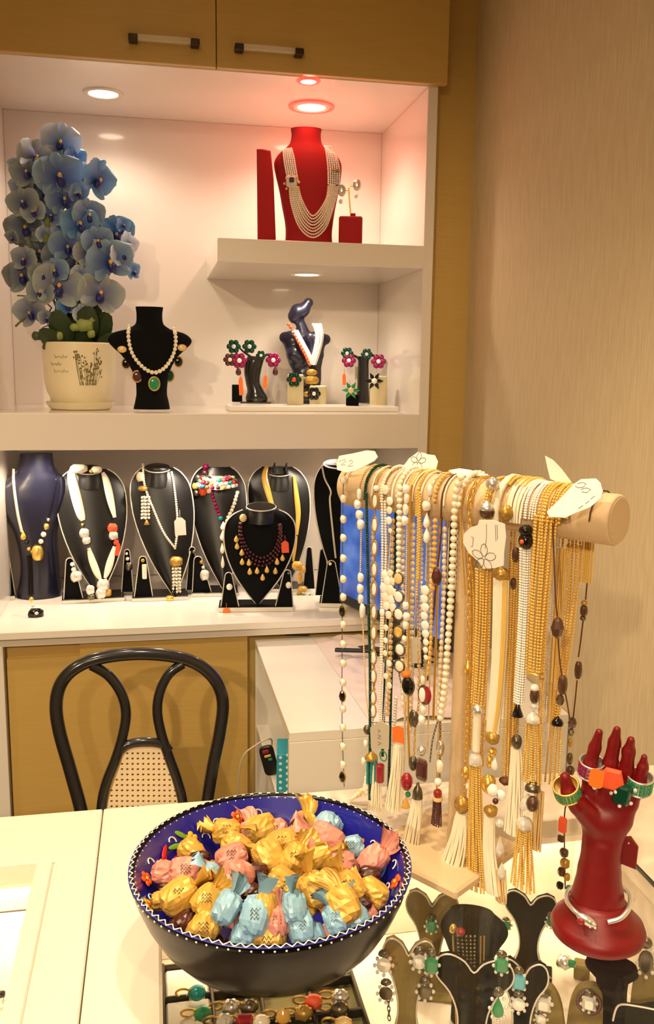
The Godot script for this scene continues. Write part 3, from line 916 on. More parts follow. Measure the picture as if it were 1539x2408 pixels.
		for e in tails:
			var eb := view * Basis(Vector3.BACK, a + PI * e + (0.25 if e else 0.0))
			part(t, "twist_end", ends[(n + e * 2) % 6], M[nm[0]], eb * Vector3(size * 0.36, 0, 0), eb * Basis(Vector3.RIGHT, n * 0.9) * Basis.from_scale(Vector3.ONE * size * 1.1))
		if s[2] != "c" and n % 2 == 0:
			var w := MB.new()
			var f := Vector3(0, size * 0.16, size * 0.43)
			for j in 3:
				var line := PackedVector3Array()
				for i in 7:
					line.append(view * (f + Vector3((i - 3) * size * 0.05, (0.05 if i % 2 else -0.03) * size - j * size * 0.1, -absf(i - 3) * size * 0.012)))
				add_tube(w, line, size * 0.012, 4)
			part(t, "print", w.done(), M["print_dark"])
		n += 1

# ---------------------------------------------------------------- smooth bodies: tapered capsules joined, meshed as surface nets
func net(bones: Array, cell: float, blend: float) -> ArrayMesh:    # bone: a, b, ra, rb, flatten in z
	var lo := Vector3.INF
	var hi := -Vector3.INF
	for bn in bones:
		var r := maxf(bn[2], bn[3]) + cell * 3
		lo = lo.min(bn[0] - Vector3.ONE * r).min(bn[1] - Vector3.ONE * r)
		hi = hi.max(bn[0] + Vector3.ONE * r).max(bn[1] + Vector3.ONE * r)
	var nx := int((hi.x - lo.x) / cell) + 2
	var ny := int((hi.y - lo.y) / cell) + 2
	var nz := int((hi.z - lo.z) / cell) + 2
	var f := PackedFloat32Array()
	f.resize(nx * ny * nz)
	f.fill(1.0)
	for bn in bones:
		var a: Vector3 = bn[0]
		var b: Vector3 = bn[1]
		var fl: float = bn[4] if bn.size() > 4 else 1.0
		var r: float = maxf(bn[2], bn[3]) + blend * 2 + cell
		var l := ((a.min(b) - Vector3.ONE * r - lo) / cell).max(Vector3.ZERO)
		var h := (a.max(b) + Vector3.ONE * r - lo) / cell
		var ab := b - a
		var den := maxf(ab.dot(ab), 1e-9)
		for z in range(int(l.z), mini(nz, int(h.z) + 1)):
			for y in range(int(l.y), mini(ny, int(h.y) + 1)):
				for x in range(int(l.x), mini(nx, int(h.x) + 1)):
					var p := lo + Vector3(x, y, z) * cell
					var t := clampf((p - a).dot(ab) / den, 0, 1)
					var e := p - a - ab * t
					e.z /= fl
					var d := e.length() - lerpf(bn[2], bn[3], t)
					var i := x + nx * (y + ny * z)
					var o := f[i]
					var hh := maxf(blend - absf(o - d), 0.0) / blend
					f[i] = minf(o, d) - hh * hh * blend * 0.25
	var m := MB.new()
	var cellv := {}
	var at := func(x: int, y: int, z: int) -> int:
		return x + nx * (y + ny * z)
	for z in nz - 1:
		for y in ny - 1:
			for x in nx - 1:
				var base: int = x + nx * (y + ny * z)
				var mask := 0
				var vals := [f[base], f[base + 1], f[base + nx], f[base + nx + 1], f[base + nx * ny], f[base + nx * ny + 1], f[base + nx * ny + nx], f[base + nx * ny + nx + 1]]
				for c in 8:
					if vals[c] < 0:
						mask |= 1 << c
				if mask == 0 or mask == 255:
					continue
				var sum := Vector3.ZERO
				var cnt := 0
				for ed in [[0, 1], [2, 3], [4, 5], [6, 7], [0, 2], [1, 3], [4, 6], [5, 7], [0, 4], [1, 5], [2, 6], [3, 7]]:
					var va: float = vals[ed[0]]
					var vb: float = vals[ed[1]]
					if (va < 0) != (vb < 0):
						var t := va / (va - vb)
						var pa := Vector3(ed[0] & 1, (ed[0] >> 1) & 1, ed[0] >> 2)
						var pb := Vector3(ed[1] & 1, (ed[1] >> 1) & 1, ed[1] >> 2)
						sum += pa.lerp(pb, t)
						cnt += 1
				cellv[base] = m.v.size()
				m._p(lo + (Vector3(x, y, z) + sum / cnt) * cell)
	for z in range(1, nz - 1):
		for y in range(1, ny - 1):
			for x in range(1, nx - 1):
				var i: int = x + nx * (y + ny * z)
				var s := f[i] < 0
				var ax := [[1, nx, nx * ny], [nx, nx * ny, 1], [nx * ny, 1, nx]]
				for e in ax:
					if s != (f[i + e[0]] < 0):
						var qa: Array = [i - e[1] - e[2], i - e[2], i, i - e[1]]
						if not (cellv.has(qa[0]) and cellv.has(qa[1]) and cellv.has(qa[2]) and cellv.has(qa[3])):
							continue
						var w := [cellv[qa[0]], cellv[qa[1]], cellv[qa[2]], cellv[qa[3]]]
						if s:
							m.idx.append_array([w[0], w[2], w[1], w[0], w[3], w[2]])
						else:
							m.idx.append_array([w[0], w[1], w[2], w[0], w[2], w[3]])
	return m.done()

func band_ring(t: Node, r: float, w: float, stone: Material, edge: Material) -> void:   # axis along y
	part(t, "band", lathe([r, -w, r + 0.0012, -w, r + 0.0012, w, r, w, r - 0.0006, 0.0, r, -w], 28), edge)
	var b := MB.new()
	for j in 3:
		for i in 22:
			var a := TAU * i / 22
			var c := Vector3(cos(a) * (r + 0.0014), (j - 1) * w * 0.58, sin(a) * (r + 0.0014))
			var n := Vector3(cos(a), 0, sin(a))
			var u := Vector3(-sin(a), 0, cos(a)) * (TAU * r / 22) * 0.46
			var v := Vector3.UP * w * 0.27
			var tp := c + n * 0.0009
			b.face([c - u - v, c + u - v, tp + u * 0.5 - v * 0.5, tp - u * 0.5 - v * 0.5])
			b.face([c + u - v, c + u + v, tp + u * 0.5 + v * 0.5, tp + u * 0.5 - v * 0.5])
			b.face([c + u + v, c - u + v, tp - u * 0.5 + v * 0.5, tp + u * 0.5 + v * 0.5])
			b.face([c - u + v, c - u - v, tp - u * 0.5 - v * 0.5, tp - u * 0.5 + v * 0.5])
			b.face([tp - u * 0.5 - v * 0.5, tp + u * 0.5 - v * 0.5, tp + u * 0.5 + v * 0.5, tp - u * 0.5 + v * 0.5])
	var p := part(t, "stone_rows", b.done(), stone)
	p.set_meta("kind", "stuff")
	for s in [-1, 1]:
		part(t, "rim", tube(ring(Vector3(0, s * w, 0), Vector3(r + 0.0012, 0, 0), Vector3(0, 0, r + 0.0012), 28), 0.0011, 6, true), edge)

func make_hand() -> void:
	var o := on_y(1405, 2196, TOP)
	frame(o)
	var kk := k()
	var t := thing("hand_display", "dark red velvet hand on a round foot, holding up rings and a bangle", "display hand")
	var P := func(x: float, y: float, dz := 0.0) -> Vector3:
		return q(x, y, dz)
	var w := kk
	var bones := [
		[P.call(1406, 2112), P.call(1410, 2050), 62 * w, 48 * w, 0.85], [P.call(1410, 2050), P.call(1416, 1990), 48 * w, 44 * w, 0.8],
		[P.call(1416, 1990), P.call(1424, 1935), 43 * w, 52 * w, 0.62], [P.call(1405, 1930), P.call(1392, 1872), 36 * w, 27 * w, 0.6], [P.call(1430, 1930), P.call(1432, 1868), 40 * w, 30 * w, 0.6],
		[P.call(1452, 1925), P.call(1466, 1880), 36 * w, 26 * w, 0.6], [P.call(1452, 1930), P.call(1480, 1890), 30 * w, 20 * w, 0.65],
		[P.call(1385, 1880), P.call(1388, 1800), 17.5 * w, 15.5 * w, 0.95], [P.call(1388, 1800), P.call(1400, 1758, 0.0), 15.5 * w, 13.5 * w], [P.call(1400, 1758), P.call(1410, 1722, 0.004), 13.5 * w, 8.5 * w],
		[P.call(1424, 1875), P.call(1436, 1795), 18 * w, 16 * w, 0.95], [P.call(1436, 1795), P.call(1446, 1745), 16 * w, 13.5 * w], [P.call(1446, 1745), P.call(1452, 1716, 0.004), 13.5 * w, 8.5 * w],
		[P.call(1458, 1880), P.call(1474, 1812), 17.5 * w, 15.5 * w, 0.95], [P.call(1474, 1812), P.call(1480, 1768, 0.002), 15.5 * w, 13.5 * w], [P.call(1480, 1768), P.call(1485, 1740, 0.005), 13.5 * w, 8.5 * w],
		[P.call(1484, 1893), P.call(1506, 1842), 15 * w, 13.5 * w, 0.95], [P.call(1506, 1842), P.call(1513, 1805, 0.002), 13.5 * w, 12 * w], [P.call(1513, 1805), P.call(1516, 1780, 0.004), 11 * w, 7 * w],
		[P.call(1404, 1935, 0.004), P.call(1362, 1895, 0.012), 32 * w, 22 * w, 0.8], [P.call(1362, 1895, 0.012), P.call(1338, 1862, 0.016), 21 * w, 17 * w], [P.call(1338, 1862, 0.016), P.call(1330, 1828, 0.018), 16 * w, 12 * w]]
	part(t, "hand", net(bones, 0.0015, 0.0035), M["hand_velvet"])
	var foot := MB.new()
	add_lathe(foot, [0.0, 0.0003, 0.044, 0.0003, 0.0485, 0.004, 0.0498, 0.010, 0.0475, 0.016, 0.0445, 0.0185, 0.0425, 0.021, 0.036, 0.028, 0.031, 0.036, 0.026, 0.042, 0.0, 0.043], 48)
	part(t, "foot", foot.done(), M["hand_velvet"])
	# thumb's pointed sleeve behind the ring
	var world := func(v: Vector3) -> Vector3:
		return o + fx * v.x + Vector3.UP * v.y + fz * v.z
	var tf := [fo, fx, fz]
	# rings and bangle are things of their own
	var mk := func(called: String, label: String, cat: String, c: Vector3, axis: Vector3) -> Node3D:
		var n := thing(called, label, cat)
		var y := axis.normalized()
		var x := y.cross(Vector3.BACK).normalized()
		n.transform = Transform3D(Basis(fx, Vector3.UP, fz), o) * Transform3D(Basis(x, y, x.cross(y)), c)
		if "middle" in label or "third" in label:
			n.scale = Vector3.ONE * 1.25
		return n
	var r1: Node3D = mk.call("ring", "wide magenta stone band on the red hand's forefinger", "ring", P.call(1391, 1805), P.call(1394, 1780) - P.call(1386, 1830) + Vector3(0, 0, 0.006))
	band_ring(r1, 0.0112, 0.0082, M["magenta"], M["silver"])
	var r2: Node3D = mk.call("ring", "orange price tag ring with pearls on the red hand's middle finger", "ring", P.call(1432, 1815), P.call(1440, 1780) - P.call(1428, 1840))
	part(r2, "band", lathe([0.0085, -0.004, 0.0098, -0.004, 0.0098, 0.004, 0.0085, 0.004, 0.0085, -0.004], 24), M["silver"])
	part(r2, "coral_stone", prism(flat2(PackedVector3Array([Vector3(-0.011, -0.004, 0), Vector3(-0.006, -0.009, 0), Vector3(0.006, -0.009, 0), Vector3(0.012, -0.002, 0), Vector3(0.008, 0.009, 0), Vector3(-0.004, 0.009, 0)])), 0.0, 0.006, 0.002), M["coral"], Vector3(0.001, 0, 0.0095))
	part(r2, "orange_tag", prism(rounded(0.012, 0.016, 0.004), 0, 0.0008), M["orange_card"], Vector3(-0.009, -0.001, 0.0162), Basis(Vector3.UP, -0.2))
	for e in [[-0.009, -0.0105], [0.008, -0.0095], [0.011, -0.007]]:
		part(r2, "pearl", bead("ball"), M["pearl_white"], Vector3(e[0], e[1], 0.013), Basis.from_scale(Vector3.ONE * 0.0042))
	var r3: Node3D = mk.call("ring", "dark green cluster ring low on the red hand's third finger", "ring", P.call(1466, 1846), P.call(1474, 1812) - P.call(1458, 1880))
	part(r3, "band", lathe([0.0088, -0.003, 0.0098, -0.003, 0.0098, 0.003, 0.0088, 0.003, 0.0088, -0.003], 24), M["old_silver"])
	part(r3, "green_stone", bead("gem"), M["emerald_bead"], Vector3(0, -0.003, 0.0115), Basis.from_scale(Vector3(0.014, 0.019, 0.008)))
	for e in [[-0.008, 0.006], [-0.0085, -0.004], [0.008, -0.008], [0.009, 0.004], [0.0, -0.013]]:
		part(r3, "crystal", bead("ball"), M["crystal"], Vector3(e[0], e[1], 0.0125), Basis.from_scale(Vector3.ONE * 0.0034))
	var r4: Node3D = mk.call("ring", "wide emerald stone band on the red hand's little finger", "ring", P.call(1504, 1841), P.call(1508, 1800) - P.call(1494, 1880) + Vector3(0, 0, 0.008))
	band_ring(r4, 0.0118, 0.0084, M["emerald"], M["silver"])
	var r5: Node3D = mk.call("ring", "wide emerald stone band on the red hand's thumb", "ring", P.call(1334, 1858, 0.016), P.call(1330, 1820, 0.018) - P.call(1342, 1880, 0.014) + Vector3(0, 0, 0.012))
	band_ring(r5, 0.0118, 0.0076, M["emerald"], M["gold"])
	var tg: Node3D = mk.call("price_tag", "small dark red tag hanging at the red hand's wrist", "tag", P.call(1478, 2000, -0.006), Vector3.UP)
	part(tg, "card", prism(flat2(PackedVector3Array([Vector3(-0.012, -0.014, 0), Vector3(0.009, -0.019, 0), Vector3(0.010, 0.006, 0), Vector3(0.002, 0.016, 0), Vector3(-0.006, 0.014, 0)])), -0.003, 0.003, 0.001), M["hand_velvet"])
	part(tg, "eyelet", bead("ball"), M["crystal"], Vector3(0.0, 0.010, 0.003), Basis.from_scale(Vector3.ONE * 0.002))
	# snake bangle round the wrist
	var bg: Node3D = mk.call("bangle", "open silver snake bangle with a red stone head round the red wrist", "bangle", P.call(1404, 2120), Vector3.UP)
	var c := PackedVector3Array()
	var rad := PackedFloat32Array()
	for i in 30:
		var a := deg_to_rad(lerpf(-58, -302 , i / 29.0)) + PI
		c.append(Vector3(cos(a - PI / 2) * 0.0385, 0.010 * sin((i / 29.0 - 0.5) * 2.2) * -0.2 + 0.012 * (1.0 - absf(i / 29.0 - 0.5) * 2.0), -sin(a - PI / 2) * 0.030))
		rad.append(lerpf(0.0028, 0.0021, absf(i / 29.0 - 0.5) * 2.0))
	bg.transform.basis = Basis(fx, Vector3.UP, fz)
	var cc := smooth(PackedVector3Array([P.call(1430, 2168, 0.036), P.call(1462, 2158, 0.031), P.call(1482, 2130, 0.016), P.call(1478, 2098, -0.012), P.call(1440, 2080, -0.03), P.call(1380, 2078, -0.032), P.call(1340, 2092, -0.012), P.call(1334, 2116, 0.012), P.call(1350, 2140, 0.028), P.call(1372, 2158, 0.036)]), 5)
	for i in cc.size():
		cc[i] -= P.call(1404, 2120)
	part(bg, "hoop", tube(cc, 0.0027, 8), M["silver"])
	var hp: Vector3 = P.call(1380, 2164, 0.040) - P.call(1404, 2120)
	part(bg, "snake_head", bead("ball"), M["silver"], hp, Basis(Vector3.BACK, -0.45) * Basis.from_scale(Vector3(0.024, 0.011, 0.009)))
	part(bg, "red_stone", bead("ball"), M["ruby"], hp + Vector3(-0.005, -0.0005, 0.003), Basis.from_scale(Vector3(0.0085, 0.0075, 0.006)))
	for e in [[0.0035, 0.003], [0.0075, 0.001], [0.004, -0.003], [0.009, -0.003]]:
		part(bg, "crystal", bead("ball"), M["crystal"], hp + Vector3(e[0], e[1] - 0.001, 0.004), Basis.from_scale(Vector3.ONE * 0.0028))

# ---------------------------------------------------------------- beads: unit meshes about 1 across, shared by all
func bead(kind: String) -> Mesh:
	if G.has(kind):
		return G[kind]
	var b := MB.new()
	match kind:
		"ball":
			add_ball(b, Vector3.ZERO, Vector3.ONE * 0.5, 10, 6)
		"seed":
			add_ball(b, Vector3.ZERO, Vector3.ONE * 0.5, 6, 4)
		"coin":
			add_ball(b, Vector3.ZERO, Vector3(0.5, 0.5, 0.26), 12, 6)
		"lump":
			add_ball(b, Vector3.ZERO, Vector3.ONE * 0.5, 9, 6)
			for i in b.v.size():
				b.v[i] *= 1.0 + 0.12 * sin(b.v[i].x * 9.0 + 1.0) * cos(b.v[i].y * 8.0) + 0.08 * sin(b.v[i].z * 11.0)
		"bumpy":
			add_ball(b, Vector3.ZERO, Vector3.ONE * 0.47, 14, 10)
			for i in b.v.size():
				b.v[i] *= 1.0 + 0.1 * (1.0 if (i * 7 + i / 14) % 3 == 0 else -0.4)
		"drop":
			add_lathe(b, [0.0, -0.5, 0.2, -0.46, 0.36, -0.34, 0.42, -0.18, 0.36, 0.02, 0.22, 0.24, 0.1, 0.4, 0.04, 0.5, 0.0, 0.5], 12)
		"cap":                    # bell-shaped cap, open end down
			add_lathe(b, [0.06, 0.5, 0.14, 0.44, 0.16, 0.3, 0.34, 0.12, 0.46, -0.15, 0.5, -0.5, 0.4, -0.5], 14)
		"cone":
			add_lathe(b, [0.0, 0.5, 0.1, 0.48, 0.24, 0.1, 0.5, -0.5, 0.0, -0.5], 12)
		"barrel":
			add_lathe(b, [0.0, 0.5, 0.3, 0.5, 0.44, 0.34, 0.5, 0.0, 0.44, -0.34, 0.3, -0.5, 0.0, -0.5], 12)
		"rod":
			add_lathe(b, [0.0, 0.5, 0.46, 0.5, 0.5, 0.45, 0.5, -0.45, 0.46, -0.5, 0.0, -0.5], 10)
		"gem":                    # step-cut stone, table towards +z
			var a := [Vector2(-0.5, -0.36), Vector2(-0.36, -0.5), Vector2(0.36, -0.5), Vector2(0.5, -0.36), Vector2(0.5, 0.36), Vector2(0.36, 0.5), Vector2(-0.36, 0.5), Vector2(-0.5, 0.36)]
			for l in [[1.0, -0.1, 1.0, 0.05], [1.0, 0.05, 0.82, 0.3], [0.82, 0.3, 0.6, 0.45]]:
				for i in 8:
					var p: Vector2 = a[i]
					var r: Vector2 = a[(i + 1) % 8]
					b.face([Vector3(p.x * l[0], p.y * l[0], l[1]), Vector3(r.x * l[0], r.y * l[0], l[1]), Vector3(r.x * l[2], r.y * l[2], l[3]), Vector3(p.x * l[2], p.y * l[2], l[3])])
			b.face(a.map(func(p): return Vector3(p.x * 0.6, p.y * 0.6, 0.45)))
			b.face(a.map(func(p): return Vector3(p.x, p.y, -0.1)))
		"facet":                  # briolette with flat facets
			var rows := []
			for j in 5:
				var an := PI * j / 4
				rows.append(ring(Vector3(0, cos(an) * 0.5, 0), Vector3(maxf(sin(an), 0.25) * 0.5, 0, 0), Vector3(0, 0, maxf(sin(an), 0.25) * 0.5), 8))
			for j in 4:
				for i in 8:
					b.face([rows[j][i], rows[j][(i + 1) % 8], rows[j + 1][(i + 1) % 8], rows[j + 1][i]])
			b.fan(rows[0])
			b.fan(rows[4])
		"link":                   # chain link in xy
			var l := PackedVector3Array()
			for i in 14:
				var an := TAU * i / 14
				l.append(Vector3(cos(an) * 0.34, sin(an) * 0.5, 0))
			add_tube(b, l, 0.12, 5, true)
		"torus":
			add_tube(b, ring(Vector3.ZERO, Vector3(0.44, 0, 0), Vector3(0, 0.44, 0), 16), 0.07, 6, true)
		"flower":                 # six cupped petals round a heart, facing +z
			for i in 6:
				var an := TAU * i / 6
				add_ball(b, Vector3(cos(an) * 0.3, sin(an) * 0.3, 0), Vector3(0.2, 0.2, 0.1), 8, 4)
		"star":
			for i in 6:
				var an := TAU * i / 6
				var c := Vector3(cos(an), sin(an), 0)
				var s := Vector3(-sin(an), cos(an), 0) * 0.11
				var z := Vector3(0, 0, 0.07)
				b.face([c * 0.5, c * 0.24 + s, c * 0.08 + z])
				b.face([c * 0.5, c * 0.08 + z, c * 0.24 - s])
				b.face([c * 0.5, c * 0.24 - s, c * 0.08 - z])
				b.face([c * 0.5, c * 0.08 - z, c * 0.24 + s])
				b.face([c * 0.24 + s, c * 0.0, c * 0.08 + z])
				b.face([c * 0.24 - s, c * 0.08 + z, c * 0.0])
	G[kind] = b.done()
	return G[kind]

func walk(p: PackedVector3Array, pitch: float, start := 0.0) -> Array:     # [point, direction] every pitch along the path
	var o := []
	var left := start
	for i in p.size() - 1:
		var l := p[i].distance_to(p[i + 1])
		var at := left
		while at <= l and l > 0:
			o.append([p[i].lerp(p[i + 1], at / l), (p[i + 1] - p[i]) / l])
			at += pitch
		left = at - l
	return o
func along(d: Vector3) -> Basis:          # y along d
	var y := d.normalized()
	var x := y.cross(Vector3.BACK)
	x = x.normalized() if x.length() > 0.01 else Vector3.RIGHT
	return Basis(x, y, x.cross(y))
func beads(t: Node, called: String, kind: String, m: String, path: PackedVector3Array, w: float, h: float, pitch: float, start := 0.0) -> void:
	var i := 0
	for e in walk(path, pitch, start):
		var j := 1.0 + 0.06 * sin(i * 12.9898 + path[0].x * 91.0)
		part(t, called, bead(kind), M[m], e[0], along(e[1]) * Basis(Vector3.UP, i * 0.7) * Basis.from_scale(Vector3(w * j, h, w * j if kind != "coin" and kind != "link" and kind != "gem" else w)))
		i += 1
func seeds(t: Node, called: String, m: String, paths: Array, w: float, h: float, pitch: float) -> void:
	var spots := []
	for p in paths:
		for e in walk(p, pitch):
			spots.append(Transform3D(along(e[1]) * Basis.from_scale(Vector3(w, h, w)), e[0]))
	if spots.size():
		stuff(t, called, bead("seed"), M[m], spots)
func one(t: Node, called: String, kind: String, m: String, at: Vector3, w: float, h: float, d := 0.0, roll := 0.0) -> MeshInstance3D:
	return part(t, called, bead(kind), M[m], at, Basis(Vector3.BACK, roll) * Basis.from_scale(Vector3(w, h, d if d > 0.0 else w)))
func bundle(path: PackedVector3Array, n: int, w0: float, w1: float, depth := 0.5) -> Array:    # n strands side by side round a centre line
	var o := []
	for i in n:
		var u := (i + 0.5) / n * 2.0 - 1.0
		var r := PackedVector3Array()
		for j in path.size():
			var s := j / float(maxi(1, path.size() - 1))
			var w := lerpf(w0, w1, s) * 0.5
			var tw := 0.06 * sin(s * 5.0 + i * 1.9)
			r.append(path[j] + Vector3((u + tw) * w, 0, (sqrt(maxf(0.0, 1.0 - u * u)) * (1.0 if i % 2 == 0 else -0.6)) * w * depth))
		o.append(r)
	return o
func threads(t: Node, called: String, m: String, paths: Array, r: float) -> void:
	var b := MB.new()
	for p in paths:
		add_tube(b, p, r, 5)
	part(t, called, b.done(), M[m]).set_meta("kind", "stuff")

# ---------------------------------------------------------------- lofted busts; the last one built is the surface that necklaces lie on
var surf := []       # rows: y, centre x, half width, depth, z centre
var surf_lean := 0.0
var surf_y0 := 0.0
var surf_bib := false
func loft(rows_px: Array, seg := 28, zc := 0.0) -> ArrayMesh:     # rows: pixel y, left x, right x, depth in pixels
	surf = []
	surf_bib = false
	var kk := k()
	var pts := PackedVector3Array()
	for r in rows_px:
		var a := q(r[1], r[0])
		var b := q(r[2], r[0])
		surf.append([(a.y + b.y) / 2, (a.x + b.x) / 2, (b.x - a.x) / 2, r[3] * kk, zc])
	# refine the rows so that the outline is round
	var fine := []
	for i in surf.size() - 1:
		var p0: Array = surf[maxi(0, i - 1)]
		var p1: Array = surf[i]
		var p2: Array = surf[i + 1]
		var p3: Array = surf[mini(surf.size() - 1, i + 2)]
		for j in 4:
			var s := j / 4.0
			var row := []
			for c in 5:
				row.append(cubic_interpolate(p1[c], p2[c], p0[c], p3[c], s) if c > 0 else lerpf(p1[0], p2[0], s))
			fine.append(row)
	fine.append(surf[-1])
	surf = fine
	var rows := []
	for r in surf:
		var row := PackedVector3Array()
		for i in seg:
			var a := TAU * i / seg
			row.append(Vector3(r[1] + cos(a) * r[2], r[0], r[4] + sin(a) * r[3]))
		rows.append(row)
	var b := MB.new()
	b.grid(rows, true)
	b.fan(rows[0], true)
	b.fan(rows[-1])
	return b.done()
func bib(t: Node, cx0: float, y0: float, cx1: float, y1: float, hw: float, lean: float, bulge: float, m: String) -> void:   # leaf-shaped display face with piping
	var prof := [0.0, 0.50, 0.03, 0.68, 0.07, 0.82, 0.13, 0.94, 0.22, 1.0, 0.36, 0.99, 0.5, 0.9, 0.63, 0.76, 0.75, 0.58, 0.86, 0.37, 0.94, 0.19, 1.0, 0.05]
	surf = []
	surf_bib = true
	surf_lean = lean
	var kk := k()
	for i in range(0, prof.size(), 2):
		var c := q(lerpf(cx0, cx1, prof[i]), lerpf(y0, y1, prof[i]))
		surf.append([c.y, c.x, hw * kk * prof[i + 1], bulge, 0.0])
	surf_y0 = surf[-1][0]
	var front := []
	var back := []
	var cols := 13
	for r in surf:
		var fr := PackedVector3Array()
		var bk := PackedVector3Array()
		for i in cols:
			var u := i / float(cols - 1) * 2.0 - 1.0
			var p := Vector3(r[1] + u * r[2], r[0], 0)
			p.z = surf_z(p)
			fr.append(p)
			bk.append(p - Vector3(0, 0, 0.006 + 0.012 * (1 - u * u)))
		front.append(fr)
		back.append(bk)
	var b := MB.new()
	b.grid(front)
	b.grid(back)
	for s in [0, cols - 1]:
		var e := []
		for j in front.size():
			e.append(PackedVector3Array([front[j][s], back[j][s]]))
		b.grid(e)
	b.grid([front[0], back[0]])
	b.grid([front[-1], back[-1]])
	part(t, "face", b.done(), M[m])
	var edge := PackedVector3Array()
	for j in front.size():
		edge.append(front[j][0])
	for j in front.size():
		edge.append(front[front.size() - 1 - j][cols - 1])
	part(t, "piping", tube(smooth(edge, 3), 0.0022, 6), M["silver_trim"])
func surf_z(p: Vector3) -> float:
	var r: Array = surf[0]
	for i in surf.size() - 1:
		var a: Array = surf[i]
		var b: Array = surf[i + 1]
		if (p.y <= a[0] and p.y >= b[0]) or (p.y >= a[0] and p.y <= b[0]):
			var s: float = (p.y - a[0]) / (b[0] - a[0]) if absf(b[0] - a[0]) > 1e-6 else 0.0
			r = [p.y, lerpf(a[1], b[1], s), lerpf(a[2], b[2], s), lerpf(a[3], b[3], s), a[4]]
			break
		if i == surf.size() - 2:
			r = surf[-1] if p.y < minf(surf[0][0], surf[-1][0]) else surf[0]
	var u: float = clampf((p.x - r[1]) / maxf(r[2], 0.0005), -1, 1)
	if surf_bib:
		return r[3] * (1 - u * u) - surf_lean * (p.y - surf_y0)
	return r[4] + r[3] * sqrt(maxf(0.0, 1.0 - u * u))
func sp(a: Array, off := 0.002, per := 5) -> PackedVector3Array:     # smooth path over the bust
	var p := smooth(qs(a), per)
	for i in p.size():
		p[i].z = surf_z(p[i]) + off
	return p
func lay(x: float, y: float, off := 0.002) -> Vector3:
	var p := q(x, y)
	p.z = surf_z(p) + off
	return p

func neck(t: Node, x: float, y: float, hw: float, hh: float, m: String, drop := 20.0) -> void:   # short oval neck with a trimmed top
	var c := q(x, y)
	c.z = surf_z(q(x, y + 14)) - hw * k() * 0.75
	var r := hw * k()
	var d := drop * k()
	var b := MB.new()
	var rows := []
	for e in [[0.0, 0.0], [1.0, 0.0], [1.0, -0.004], [1.02, -d * 0.5], [1.12, -d], [1.2, -d - 0.02]]:
		rows.append(ring(c + Vector3(0, e[1], 0), Vector3(r * maxf(e[0], 0.001), 0, 0), Vector3(0, -hh / hw * 0.35, 0.8).normalized() * r * maxf(e[0], 0.001), 24))
	b.grid(rows, true)
	part(t, "neck", b.done(), M[m])
	part(t, "neck_trim", tube(ring(c + Vector3(0, -0.002, 0), Vector3(r * 1.02, 0, 0), Vector3(0, -hh / hw * 0.35, 0.8).normalized() * r * 1.02, 28), 0.002, 6, true), M["silver_trim"])
func post(t: Node, xl: float, xr: float, yb: float, xt: float, yt: float, dz: float, m := "black_velvet") -> void:   # upright earring tab
	var a := q(xl, yb, dz)
	var b := q(xr, yb, dz)
	var c := q(xt, yt, dz)
	var rr := maxf(0.008, (b.x - a.x) * 0.2)
	var p := PackedVector2Array([Vector2(a.x, a.y), Vector2(b.x, b.y)])
	for i in 7:
		var an := PI * i / 6
		p.append(Vector2(c.x + cos(an) * rr, c.y - rr + sin(an) * rr))
	var o := part(t, "earring_tab", prism(p, dz - 0.012, dz, 0.001), M[m])
	var l := PackedVector3Array()
	for e in [p[8], p[7], p[6], p[5], p[4], p[3], p[2]]:
		l.append(Vector3(e.x, e.y, dz))
	l.insert(0, Vector3(a.x, a.y, dz))
	l.append(Vector3(b.x, b.y, dz))
	part(o, "tab_piping", tube(l, 0.0016, 6), M["silver_trim"])
func slab(t: Node, xl: float, xr: float, y: float, depth: float, m := "black_velvet", h := 0.014) -> void:
	var a := q(xl, y)
	var b := q(xr, y)
	var o := part(t, "base", box_at(Vector3(a.x, 0.0, -depth), Vector3(b.x, h, depth * 0.35), 0.002), M[m])
	part(o, "base_trim", box_at(Vector3(a.x - 0.001, 0.001, depth * 0.35), Vector3(b.x + 0.001, h - 0.002, depth * 0.35 + 0.002)), M["silver_trim"])
func earring(x: float, y: float, dz: float, label: String, spec: Array, group := "") -> void:   # spec: kind, material, dx, dy, w, h in pixels
	var t := thing("earring", label, "earring", group)
	var kk := k()
	for s in spec:
		one(t, s[6] if s.size() > 6 else "bead", s[0], s[1], q(x + s[2], y + s[3], dz), s[4] * kk, s[5] * kk)
func tag_on(x: float, y: float, w: float, h: float, dz: float, m: String, label: String, roll := 0.0) -> void:
	var t := thing("price_tag", label, "tag")
	var kk := k()
	var c := q(x, y, dz)
	part(t, "card", prism(PackedVector2Array([Vector2(-w / 2, -h / 2) * kk, Vector2(w / 2, -h / 2) * kk, Vector2(w / 2, h * 0.3) * kk, Vector2(w * 0.2, h / 2) * kk, Vector2(-w * 0.2, h / 2) * kk, Vector2(-w / 2, h * 0.3) * kk]), 0, 0.0008), M[m], c, Basis(Vector3.BACK, roll))
	part(t, "string", tube(PackedVector3Array([c + Vector3(0, h * 0.45 * kk, 0.0005), c + Vector3(sin(-roll) * h * kk * 0.3, h * 0.95 * kk, -0.001)]), 0.0006, 4), M[m])

